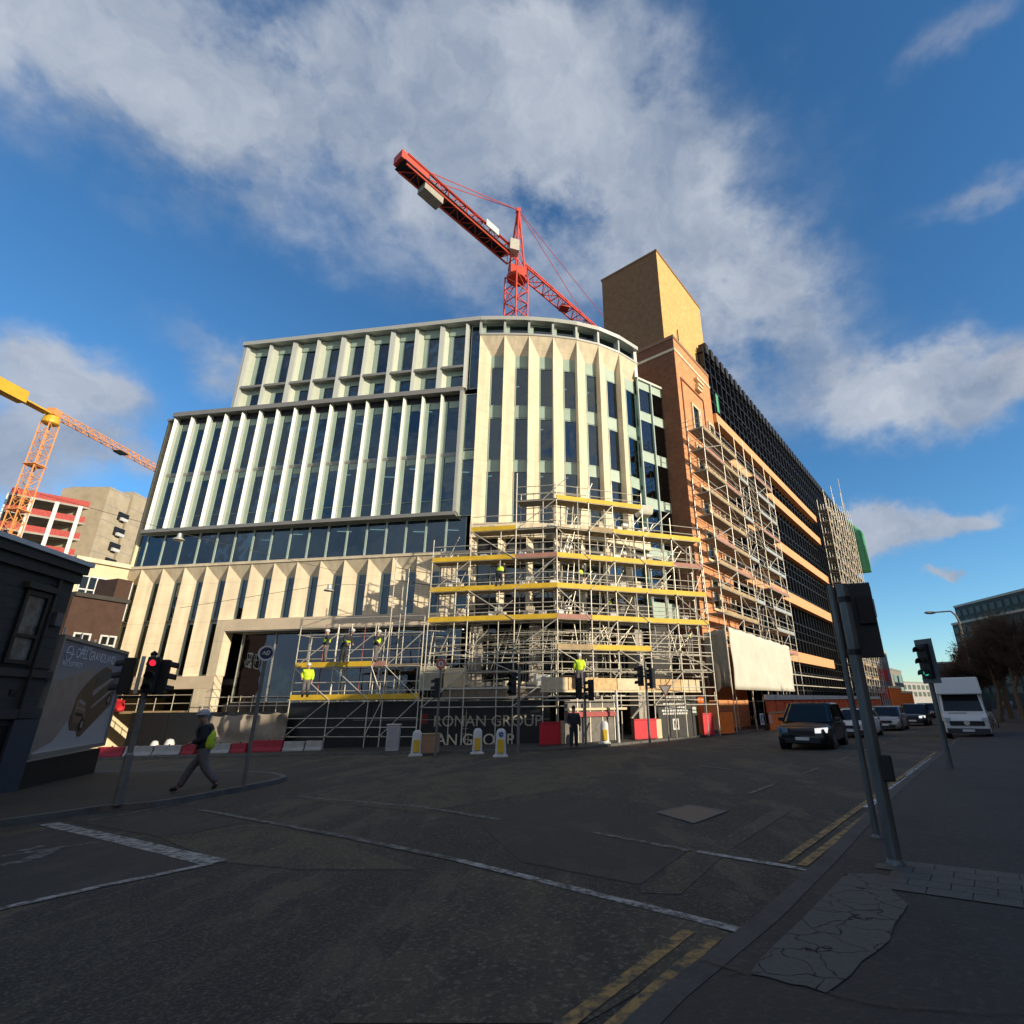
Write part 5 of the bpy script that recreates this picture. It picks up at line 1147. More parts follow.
# orange boards at the corner of the scaffold
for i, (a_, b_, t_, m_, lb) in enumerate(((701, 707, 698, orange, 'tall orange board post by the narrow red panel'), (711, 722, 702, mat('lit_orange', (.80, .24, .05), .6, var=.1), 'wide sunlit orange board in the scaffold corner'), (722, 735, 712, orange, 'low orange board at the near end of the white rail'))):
    q0, q1 = gp(a_, 735.5), gp(b_, 734.5); f_b = fr(Vector((q0.x, q0.y, 0)), Vector((q1.x, q1.y, 0)+(0,)) if False else Vector((q1.x, q1.y, 0))); zt_ = atdist(a_, t_, math.hypot(q0.x, q0.y)).z
    t = thing('orange_board', lb, 'board', (q0.x, q0.y, q0.z)); zb_ = q0.z+.1 if i != 1 else q0.z+1.0
    bx(f_b, 0, f_b.len, zb_, zt_, 0, .07).build('board', m_, t); bx(f_b, 0, f_b.len, zt_, zt_+.06, -.02, .09).build('edge', MATS['orange_post'], t)
    for x_ in (.05, f_b.len-.1): bx(f_b, x_, x_+.06, q0.z, zt_, .072, .13).build('post', darkm, t)
# ---- plastic road barriers
def barrier(label, m, loc, rz, L_=2.0, h=.5):
    t = thing('road_barrier', label, 'barrier', loc, rz, 'low plastic barriers in front of the black hoarding')
    prof = [(-.22, 0), (.22, 0), (.22, .1*h/.5), (.12, .22*h/.5), (.09, h), (-.09, h), (-.12, .22*h/.5), (-.22, .1*h/.5)]
    mb = MB(); mb.loft([[Vector((x, y, z)) for y, z in prof] for x in (-L_/2+.02, L_/2-.02)]); mb.build('body', m, t, world=False, bevel=.02)
    MB().box((-L_/2, 0, h*.6), (.06, .1, h*.6)).build('link', darkm, t, world=False)
    MB().lathe([(.04, h), (.04, h+.05)], 8, (0, 0, 0)).build('filler_cap', darkm, t, world=False); return t
B0_, B1_ = Vector(gp(96, 759.5)), Vector(gp(322, 752.5)); bdir = (B1_-B0_).normalized(); brz = math.atan2(bdir.y, bdir.x)
pxs = [(96, 124, 'r', 'leftmost red low barrier partly behind the traffic signal pole'), (124, 153, 'w', 'white low barrier just right of the leftmost red one'), (153, 181, 'w', 'white low barrier left of the pedestrian'), (181, 195, 'r', 'short red low barrier directly behind the pedestrian'), (206, 230, 'w', 'white low barrier right of the pedestrian'), (230, 246, 'r', 'short red low barrier left of the round blue sign pole'), (250, 282, 'r', 'long red low barrier right of the round blue sign pole'), (282, 304, 'w', 'white low barrier at the foot of the low scaffold'), (304, 322, 'w', 'last white low barrier under the low scaffold')]
for i, (a_, b_, c_, lb) in enumerate(pxs):
    ta = lambda px_: (lambda d_: (d_.x*B0_.y-d_.y*B0_.x)/(d_.y*bdir.x-d_.x*bdir.y))(ray(px_, 756))
    u, v = ta(a_), ta(b_); c = B0_+bdir*(u+v)/2; barrier(lb, mat('barrier_red', (.34, .015, .03), .6, var=.2) if c_ == 'r' else mat('barrier_white', (.36, .35, .33), .6, var=.2), (c.x, c.y, gb(c.x, c.y)-.02), brz, abs(v-u)-.03, .52 if i != 6 else .62)
for i, (px_, w_, h_, lb) in enumerate(((146, .5, .9, 'small white block bag on the low barriers'), (161, .6, 1.0, 'larger white block bag near the pedestrian'))):
    c = gp(px_, 755); t = tag(MB().lathe([(.02, 0), (w_/2, .05), (w_/2*.9, h_*.6), (w_*.3, h_*.8), (.02, h_*.85)], 9, (c.x, c.y+.5, c.z)).build('white_bag', whitep, smooth=True), lb, 'bag')
# loose objects inside the left site: tarpaulin heap, edge rails
ta_, tb_ = onH(212, 740)[0], onH(290, 740)[0]
o = sheetmesh(fH(ta_, 0, -.35), fH(tb_, 0, -.35), -2.35, -.55, -.35, 30, 12, .11, 8).build('tarpaulin', tarp, smooth=True); o.modifiers.new('t', 'SOLIDIFY').thickness = .03
tag(o, 'brown tarpaulin draped below the dark glazing behind the barriers', 'tarpaulin')
def rails(name, label, s0, s1, z, d, m1, posts=6):
    t = thing(name, label, 'railing', tuple(fA(X((s0+s1)/2), z, d))); 
    for dz in (.5, 1.05): MB().tube(fA(X(s0), z+dz, d), fA(X(s1), z+dz, d), .03, 5).build('rail', galv, t)
    for k in range(posts): s = s0+(s1-s0)*k/(posts-1); MB().tube(fA(X(s), z, d), fA(X(s), z+1.15, d), .028, 5).build('post', galv, t)
    bx(fA, X(s0), X(s1), z-.15, z+.02, d-.03, d+.8).build('deck_edge', m1, t)
rails('edge_railing', 'grey edge railing over the dark opening left of the stone column', 26.5, 19.6, -.3, .1, plank)
rails('edge_railing', 'edge railing with a red board right of the stone column', 17.8, 10.6, -.5, -.8, mat('red_edge_board', (.45, .09, .05), .8), 9)
t = tag(sheetmesh(fA(X(26.3), 0, -.1), fA(X(24.4), 0, -.1), -.3, .7, .5, 10, 6, .08, 4).build('red_sheet', redp, smooth=True), 'bunched red sheet hung on the edge railing behind the traffic signal', 'sheet')
t.modifiers.new('t', 'SOLIDIFY').thickness = .02
# ---- stacks of stone blocks and buckets on the scaffold decks
def block_stack(loc, rz, n, sc=1):
    t = thing('block_stack', 'cream stone blocks stacked on a scaffold platform', 'stone blocks', loc, rz, 'cream stone blocks stacked on the scaffold platforms')
    r = random.Random(n)
    for k in range(n): MB().box((r.uniform(-.5, .5)*sc, r.uniform(-.15, .25), .14+.26*(k//2)), (.42, .3, .24), r.uniform(-.3, .3)).build('block', stone if k % 2 else whitep, t, world=False, bevel=.01)
    return t
bs = [block_stack((0, 0, 0), 0, n) for n in (3, 5, 6)]
spots = []
r = random.Random(12)
for i, z in ((0, 8.4), (0, 6.5), (0, 4.65), (1, 8.4), (1, 4.65), (1, 6.5), (2, 8.4), (2, 6.5), (2, 4.65), (3, 6.5), (3, 4.65), (4, 8.4), (4, 4.65), (5, 10.3), (5, 6.5), (5, 4.65), (6, 8.4), (6, 6.5), (7, 4.65), (6, 10.3), (4, 10.3), (1, 10.3), (3, 8.4), (0, 4.66), (2, 4.66), (5, 8.4)):
    a, b = Vector(O1[i]), Vector(O1[i+1]); t_ = (b-a).normalized(); p = a+(b-a)*r.uniform(.2, .8)+Vector((-t_.y, t_.x))*r.uniform(.4, .9); spots.append((p.x, p.y, z+.12, math.atan2(t_.y, t_.x)))
for i, (x, y, z, a) in enumerate(spots):
    if i < 3: bs[i].matrix_basis = Matrix.Translation((x, y, z)) @ Matrix.Rotation(a, 4, 'Z')
    else: dup(bs[i % 3], (x, y, z), a)
for (px_, py_, w_, h_, m_, lb) in ((617, 584, 1.3, 1.5, whitep, 'tall white bulk bag on the middle right scaffold platform'), (552, 520, .9, .7, mat('glinting_wrap', (.55, .6, .62), .3, .4, var=.5, scale=9), 'shiny wrapped bundle on the upper left scaffold platform'), (455, 690, 1.4, 1.2, cream, 'cream crate behind the top of the hoarding'), (645, 520, 1.0, .7, mat('pale_bag', (.6, .6, .5)), 'pale bulk bag on the upper right scaffold platform')):
    p = atdist(px_, py_+8, 33.5 if px_ < 600 else 35.5); zz = min(LVL, key=lambda z: abs(z+.1-p.z))+.12 if py_ < 640 else .8
    t = thing('bulk_bag', lb, 'bag', (p.x, p.y, zz), .2); MB().loft([[Vector((math.copysign(w_/2*k2, a_), math.copysign(.45*k2, b_), z_)) for a_, b_ in ((-1, -1), (1, -1), (1, 1), (-1, 1))] for z_, k2 in ((0, .86), (.12, 1), (h_*.5, 1.04), (h_*.85, .98), (h_, .8))]).build('bag', m_, t, world=False, smooth=True)
    for sx in (-1, 1): MB().tube((sx*w_*.4, 0, h_*.95), (sx*w_*.25, 0, h_+.2), .03, 5).build('strap', m_, t, world=False)
for k, (x_, z_, lb) in enumerate(((HL-6.0, .95, 'line of stone offcuts lying along the gantry deck'), )):
    mb = MB(); rq = random.Random(8)
    for j in range(16): p = fH(x_+j*.34, z_+.12, .05+rq.uniform(0, .15)); mb.box(p, (rq.uniform(.12, .34), .25, rq.uniform(.12, .34)), rq.uniform(0, 2))
    o = mb.build('rubble', stone, None); tag(o, lb, 'rubble', None, 'stuff')

# ================================================================== STREET FURNITURE
def pole(mb, x, y, z0, z1, r): return mb.tube((x, y, z0), (x, y, z1), r, 12)
redlit = mat('red_lens_lit', (.8, .02, .03), .3, emit=(1, .02, .05, 1.3)); greenlit = mat('green_lens_lit', (.02, .6, .4), .3, emit=(.05, .8, .5, .6)); lens = mat('dark_lens', (.02, .02, .02), .2)
def sighead(t, x, y, z, az, lit=None, h=1.02, w=.30, board=True, boardm=None):
    """three lamp signal head facing azimuth az (radians, direction the lenses look); z = centre"""
    d = Vector((math.sin(az), math.cos(az), 0)); s = Vector((d.y, -d.x, 0)); c = Vector((x, y, z)); rot = math.atan2(s.y, s.x)
    hd_ = MB().box(c, (w, .2, h), rot).build('signal_head', black, t, bevel=.02)
    if board:
        MB().box(c-d*.02, (w+.22, .02, h+.24), rot).build('backing_board', boardm or black, hd_)
    for k in range(3):
        cc_ = c+Vector((0, 0, (1-k)*h/3)); LR = h*.093; on = lit == k
        mb = MB(); n = 14; vs = [cc_+d*.104+s*LR*math.cos(2*math.pi*i/n)+Vector((0, 0, LR*math.sin(2*math.pi*i/n))) for i in range(n)]; mb.add(vs+[v-d*.02 for v in vs], [tuple(range(n))]+[(i, (i+1) % n, n+(i+1) % n, n+i) for i in range(n)])
        mb.build('lens', (redlit if k == 0 else greenlit) if on else lens, hd_)
        mb = MB(); m_ = 10; R0 = h*.122; vs = []
        for j, dd_ in enumerate((.1, .1+h*.2)):
            for i in range(m_): a_ = math.radians(-20+220*i/(m_-1)); vs.append(cc_+d*dd_+s*R0*math.cos(a_)+Vector((0, 0, R0*math.sin(a_)-(.03*j))))
        mb.add(vs, [(i, i+1, m_+i+1, m_+i) for i in range(m_-1)]); o_ = mb.build('hood', black, hd_); o_.modifiers.new('t', 'SOLIDIFY').thickness = .008
# left signal
c = gp(117, 805, .1); sgl = thing('traffic_signal', 'grey traffic signal pole with a lit red lamp on the left corner pavement', 'traffic light', (c.x, c.y, c.z))
dist = math.hypot(c.x, c.y); ztop_ = atdist(150, 655, dist).z
pole(MB(), c.x, c.y, c.z, ztop_, .055).build('pole', polem, sgl); MB().lathe([(.075, 0), (.075, .9), (.056, .94)], 12, c).build('base_sleeve', polem, sgl)
MB().lathe([(.06, ztop_), (.065, ztop_+.04), (.01, ztop_+.09)], 12, (c.x, c.y, 0)).build('cap', black, sgl)
zc_ = atdist(150, 676, dist).z; back = math.atan2(-c.x, -c.y); rgt = Vector((math.cos(-math.atan2(c.x, c.y)), math.sin(-math.atan2(c.x, c.y)), 0)); tow = Vector((-c.x, -c.y, 0)).normalized()
sighead(sgl, c.x+rgt.x*.04+tow.x*.15, c.y+rgt.y*.04+tow.y*.15, zc_+.02, back+R(12), 0, h=.72, w=.22, board=False)
sighead(sgl, c.x-rgt.x*.36, c.y-rgt.y*.36, zc_, back+R(100), None, h=.72, w=.22, board=False)
sighead(sgl, c.x+rgt.x*.24, c.y+rgt.y*.24, zc_-.02, back-R(80), None, h=.72, w=.22, board=False)
MB().box((c.x-rgt.x*.16, c.y-rgt.y*.16, zc_+.02), (.07, .04, .76), math.atan2(rgt.y, rgt.x)).build('pale_plate', whitep, sgl)
MB().box((c.x, c.y, zc_-.42), (.85, .06, .05), math.atan2(rgt.y, rgt.x)).build('bracket', black, sgl)
# round blue sign
c = gp(243, 787, .1); dist = math.hypot(c.x, c.y); t = thing('round_sign', 'round blue sign with a white rim on a plain grey pole behind the pedestrian', 'road sign', (c.x, c.y, c.z)); zs = atdist(254, 653, dist).z
pole(MB(), c.x, c.y, c.z, zs+.1, .045).build('pole', polem, t); d = Vector((-c.x, -c.y, 0)).normalized(); s = Vector((d.y, -d.x, 0))
def disc(c_, d, s, r0, r1, off, m, name, t, n=24, th=.01):
    mb = MB(); vs = [];
    for q in (0, th):
        for rr in (r0, r1):
            for i in range(n): vs.append(c_+d*(off+q)+s*rr*math.cos(2*math.pi*i/n)+Vector((0, 0, rr*math.sin(2*math.pi*i/n))))
    fs = []
    for i in range(n):
        j = (i+1) % n; fs += [(i, j, n+j, n+i), (2*n+i, 2*n+j, 3*n+j, 3*n+i), (n+i, n+j, 3*n+j, 3*n+i), (i, j, 2*n+j, 2*n+i)]
    mb.add(vs, fs); return mb.build(name, m, t)
cs = Vector((c.x, c.y, zs))
disc(cs, d, s, .15, .20, .06, whitep, 'rim', t); disc(cs, d, s, .001, .15, .055, mat('sign_navy', (.02, .03, .09), .5), 'face', t)
mb = MB()
for (u0, v0, u1, v1) in ((-.09, -.04, -.05, .05), (-.05, .05, -.02, -.04), (.0, -.04, .02, .06), (.02, .06, .08, .04), (.08, .04, .05, -.04), (.0, -.04, .05, -.04)): mb.bar(cs+d*.075+s*-u0+Vector((0, 0, v0)), cs+d*.075+s*-u1+Vector((0, 0, v1)), .022, .01, up=d)
mb.build('symbol', whitep, t)
# small ring sign on a pole by the hoarding
c = gp(435, 756, .11); dist = math.hypot(c.x, c.y); t = thing('round_sign', 'small round sign with a red ring on a pole before the black hoarding', 'road sign', (c.x, c.y, c.z)); zs = atdist(438.5, 664, dist).z
pole(MB(), c.x, c.y, c.z, zs+.1, .045).build('pole', polem, t); d = Vector((-c.x, -c.y, 0)).normalized(); s = Vector((d.y, -d.x, 0)); cs = Vector((c.x, c.y, zs))
disc(cs, d, s, .12, .21, .06, mat('sign_red_ring', (.55, .12, .08), .5), 'rim', t); disc(cs, d, s, .001, .125, .055, whitep, 'face', t); MB().box(cs+d*.07, (.05, .01, .12), 0).build('symbol', black, t)
sighead(t, c.x-.1, c.y, atdist(437, 688, dist).z, math.atan2(-1, 0), None, h=.8, w=.26, board=False)
# slimmer poles with signals before the hoarding
for (bx_, by_, hx_, hy_, lb, az_) in ((518, 753, 520, 684, 'slim signal pole standing before the letters on the hoarding', R(200)), (586, 747, 583, 688, 'signal pole beside the dark doorway at the hoarding end', R(190)), (650, 744, 647, 676, 'tall dark signal pole between the gate and the notice board', R(250))):
    c = gp(bx_, by_, .11); dist = math.hypot(c.x, c.y); t = thing('traffic_signal', lb, 'traffic light', (c.x, c.y, c.z)); zs = atdist(hx_, hy_, dist).z
    pole(MB(), c.x, c.y, c.z, zs+.7, .06).build('pole', polem, t); sighead(t, c.x-.28, c.y-.1, zs, az_, None, h=.95, w=.3, board=False)
    MB().box((c.x-.14, c.y-.05, zs), (.25, .05, .06)).build('bracket', black, t)
    if bx_ != 518: sighead(t, c.x+.3, c.y-.1, zs-.1, az_+R(60), None, h=.95, w=.3, board=False)
c = gp(669, 741, .11); dist = math.hypot(c.x, c.y); t = thing('give_way_sign', 'inverted triangle sign with a pale face on a thin pole by the notice board', 'road sign', (c.x, c.y, c.z)); zs = atdist(670, 690, dist).z
pole(MB(), c.x, c.y, c.z, zs+.3, .035).build('pole', polem, t); d = Vector((-c.x, -c.y, 0)).normalized(); s = Vector((d.y, -d.x, 0))
tri = lambda r_, o_: [Vector((c.x, c.y, zs+.05))+d*o_+s*r_*math.sin(2*math.pi*k/3+math.pi)*1.0+Vector((0, 0, r_*math.cos(2*math.pi*k/3+math.pi))) for k in range(3)]
MB().add(tri(.42, .05)+tri(.42, .07), [(0, 1, 2), (5, 4, 3), (0, 1, 4, 3), (1, 2, 5, 4), (2, 0, 3, 5)]).build('rim', mat('rust_rim', (.32, .16, .12), .6), t)
MB().add(tri(.28, .08)+tri(.28, .084), [(0, 1, 2), (5, 4, 3), (0, 1, 4, 3), (1, 2, 5, 4), (2, 0, 3, 5)]).build('face', mat('pale_face', (.45, .45, .42), .6), t)
# white raking prop pole and scaffold prop near the gate
for (x0, y0, x1, y1, r_, m_, lb, nm) in ((619, 744, 616, 690, .07, whitep, 'white upright prop before the open gate', 'prop'), (632, 718, 646, 701, .05, galv, 'slanting steel prop above the bright red panel', 'prop')):
    c = gp(x0, 745); dd_ = math.hypot(c.x, c.y); p_ = atdist(x0, y0, dd_); q_ = atdist(x1, y1, dd_); tag(MB().tube(p_, q_, r_, 8).tube(p_, p_+Vector((0, 0, .02)), r_*2, 8).build('steel_prop', m_), lb, nm)
# beacon bollards
def bollard(label, loc, rz, blue=False, s_=1.0, group='white and yellow traffic bollards before the hoarding'):
    t = thing('traffic_bollard', label, 'bollard', loc, rz, group)
    def ring_(w, d, z): return [Vector((w*math.cos(a)*(1 if abs(math.cos(a)) < .9 else 1), d*math.sin(a), z)) for a in [2*math.pi*i/16 for i in range(16)]]
    MB().loft([ring_(.23*s_, .17*s_, .06), ring_(.21*s_, .15*s_, .5*s_), ring_(.20*s_, .14*s_, .9*s_), ring_(.17*s_, .12*s_, 1.0*s_), ring_(.09*s_, .07*s_, 1.07*s_)]).build('shell', whitep, t, world=False, smooth=True)
    MB().loft([[Vector((x, y, z)) for x, y in ((-.30*s_, -.22*s_), (.30*s_, -.22*s_), (.30*s_, .22*s_), (-.30*s_, .22*s_))] for z in (0, .07)]).build('foot', whitep, t, world=False, bevel=.01)
    MB().box((0, -.17*s_, .42*s_), (.27*s_, .06*s_, .5*s_), 0, R(-3)).build('yellow_panel', yellow, t, world=False)
    mb = MB(); n = 16
    if blue:
        mb.add([(.10*s_*math.cos(2*math.pi*i/n), -.165*s_, .86*s_+.10*s_*math.sin(2*math.pi*i/n)) for i in range(n)], [tuple(range(n))]); mb.build('blue_disc', mat('sign_blue', (.03, .08, .3)), t, world=False)
        MB().bar((-.04*s_, -.172*s_, .90*s_), (.05*s_, -.172*s_, .82*s_), .025, .01, up=(0, 1, 0)).build('arrow', whitep, t, world=False)
for px_, py_, lb, bl in ((415.5, 756, 'leftmost traffic bollard beside the tan box', False), (477, 754, 'middle traffic bollard under the lower lettering', False), (500.5, 757, 'traffic bollard with a blue arrow disc under the end of the lettering', True), (605, 746, 'grey shaded traffic bollard before the open gate', False)):
    c = gp(px_, py_, .0); c.z = gz(c.x, c.y)+(.11 if px_ > 600 else .0); bollard(lb, tuple(c), math.atan2(-c.x, c.y), bl)
c = gp(392, 751, .1); t = thing('utility_cabinet', 'white upright cabinet in front of the black hoarding', 'cabinet', tuple(c), R(8)); MB().box((0, 0, .6), (.62, .4, 1.2)).build('body', mat('cabinet_grey', (.40, .40, .42), .5, var=.1), t, world=False, bevel=.03); MB().box((0, -.205, .65), (.5, .01, .9)).build('door', mat('cabinet_door', (.36, .36, .38), .5), t, world=False); MB().box((0, 0, 1.22), (.68, .46, .05)).build('lid', whitep, t, world=False)
c = gp(428, 753, .1); t = thing('tan_box', 'tan plywood box between the leftmost bollard and the sign pole', 'box', tuple(c), R(5)); MB().box((0, .3, .38), (.85, .6, .76)).build('body', mat('tan_ply', (.34, .22, .13), .8, var=.15), t, world=False); MB().box((0, .3, .78), (.9, .65, .04)).build('lid', plank, t, world=False)
# near poles at right
def nearpole(px_, py_, r_, top, label):
    c = gp(px_, py_, .1); dist = math.hypot(c.x, c.y); t = thing('signal_pole' if r_ > .05 else 'sign_pole', label, 'pole', tuple(c)); zt_ = atdist(*top, dist).z
    pole(MB(), c.x, c.y, c.z-.1, zt_, r_).build('pole', mat('weathered_pole', (.13, .14, .14), .45, .4, var=.35, scale=6, streak=4), t); return t, c, dist, zt_
t1, c1_, d1_, z1_ = nearpole(896, 865, .062, (846, 584), 'thick grey signal pole with a black board at its top on the near pavement')
MB().lathe([(.085, c1_.z), (.08, c1_.z+.02), (.064, c1_.z+.05)], 16, (c1_.x, c1_.y, 0)).build('collar', MATS['weathered_pole'], t1)
MB().lathe([(.068, 0), (.068, .06)], 16, (c1_.x, c1_.y, atdist(857, 655, d1_).z)).build('clamp', darkm, t1); MB().lathe([(.068, 0), (.068, .06)], 16, (c1_.x, c1_.y, atdist(850, 602, d1_).z)).build('clamp', darkm, t1)
tw = Vector((-c1_.x, -c1_.y, 0)).normalized(); rg = Vector((-tw.y, tw.x, 0)); rz1 = math.atan2(rg.y, rg.x)
pc_ = atdist(860.5, 620, d1_+.25); za_, zb_ = atdist(862, 582.5, d1_+.25).z, atdist(866, 658, d1_+.25).z
bw2 = (atdist(878, 640, d1_+.25)-atdist(845, 640, d1_+.25)).to_2d().length
MB().box((pc_.x, pc_.y, (za_+zb_)/2), (bw2, .03, za_-zb_), rz1+R(8)).build('backing_board', mat('board_black', (.022, .024, .026), .45, var=.3), t1, bevel=.01)
MB().box((pc_.x-tw.x*.12, pc_.y-tw.y*.12, (za_+zb_)/2), (.3, .2, (za_-zb_)*.9), rz1+R(8)).build('signal_head', black, t1)
pp = Vector((pc_.x, pc_.y, 0))+tw*.03+rg*.07
MB().box(pp+Vector((0, 0, za_*.62+zb_*.38)), (.16, .05, .3), rz1+R(8)).build('rear_hatch', darkm, t1); MB().box(pp+rg*.09+tw*.03+Vector((0, 0, za_*.63+zb_*.37)), (.012, .02, .2), rz1).build('hatch_highlight', mat('edge_highlight', (.35, .36, .36), .4), t1)  # pale sliver on the hatch is a painted louver highlight
pb_ = atdist(888, 768, d1_-.02); MB().box(Vector((c1_.x, c1_.y, pb_.z))+rg*.085, (.11, .12, .24), rz1).build('push_button_box', black, t1, bevel=.015)
t2, c2_, d2_, z2_ = nearpole(877, 837, .036, (833, 585), 'thin grey pole carrying a narrow dark board just left of the thick pole')
pc_ = atdist(838, 622, d2_+.08); MB().box((pc_.x, pc_.y, (atdist(836, 586, d2_).z+atdist(842, 658, d2_).z)/2), (.13, .03, atdist(836, 586, d2_).z-atdist(842, 658, d2_).z), rz1+R(14)).build('board', mat('board_black', (.02, .02, .02)), t2)
MB().lathe([(.06, c2_.z), (.04, c2_.z+.03)], 12, (c2_.x, c2_.y, 0)).build('collar', MATS['weathered_pole'], t2)
# green lit signal at the right
c = gp(951, 768, .1); dist = math.hypot(c.x, c.y); t = thing('traffic_signal', 'traffic signal showing green in front of the white van', 'traffic light', tuple(c)); zs = atdist(934, 661, dist).z
pole(MB(), c.x, c.y, c.z-.1, zs+.1, .055).build('pole', MATS['weathered_pole'], t)
sighead(t, c.x-.05, c.y-.12, zs, R(255), 2, h=.82, w=.26, board=True, boardm=mat('grey_back_board', (.10, .11, .115), .6)); MB().box((c.x+.09, c.y, zs-.02), (.26, .16, .86), R(20)).build('rear_head', mat('grey_back_board', (.1, .1, .1)), t, bevel=.02)
# lamp post at the right, hanging lamps over the street
cL = atdist(977, 690, 58); t = thing('street_lamp', 'tall curved street lamp left of the dark trees', 'street lamp', (cL.x, cL.y, gz(cL.x, cL.y)))
pts = [atdist(977, 706, 58), atdist(972, 660, 58), atdist(966.5, 633, 58), atdist(963, 618, 58), atdist(959, 613.5, 58), atdist(950, 612.8, 58.6), atdist(936, 613.2, 59.6)]
bz = Vector((cL.x, cL.y, gz(cL.x, cL.y))); zl = [p.z for p in pts]
arm_d = (pts[-1]-pts[3]); arm_d.z = 0
pr_ = [bz, Vector((bz.x, bz.y, zl[2])), Vector((bz.x, bz.y, zl[3]-.2)), Vector((bz.x, bz.y, zl[4]-.1))+arm_d*.06, Vector((bz.x, bz.y, zl[5]+.1))+arm_d*.2, Vector((bz.x, bz.y, zl[6]+.1))+arm_d*1.05]
mb = MB()
for a_, b_, r_ in zip(pr_[:-1], pr_[1:], (.12, .09, .08, .07, .06)): mb.tube(a_, b_, r_, 8)
mb.build('pole', polem, t); MB().ball(pr_[-1], .35, 10, 1.6, .6, .4).build('lamp_head', polem, t, smooth=True)
for i, (lx, ly, dd_, x0, y0, x1, y1, lb) in enumerate(((179, 538, 30, 100, 512, 300, 560, 'hanging street lamp on wires before the lower glass band at left'), (329, 589, 29, 240, 600, 436, 575, 'hanging street lamp on wires before the stone windows'))):
    p = atdist(lx, ly, dd_); t = thing('hanging_lamp', lb, 'street lamp', tuple(p)); 
    MB().lathe([(.04, .35), (.09, .30), (.10, .14), (.24, .04), (.25, 0), (.02, -.02)], 14, p-Vector((0, 0, .1))).build('lamp_shade', metal_l, t, smooth=True)
    a_, b_ = atdist(x0-60, y0-18 if not i else y0+8, dd_+4), atdist(x1+40, y1+12, dd_+4); h_ = p+Vector((0, 0, .25)); mb = MB()
    for u, v in ((a_, h_), (h_, b_)): mb.tube(u, v, .012, 4)
    mb.build('wire', darkm, t)

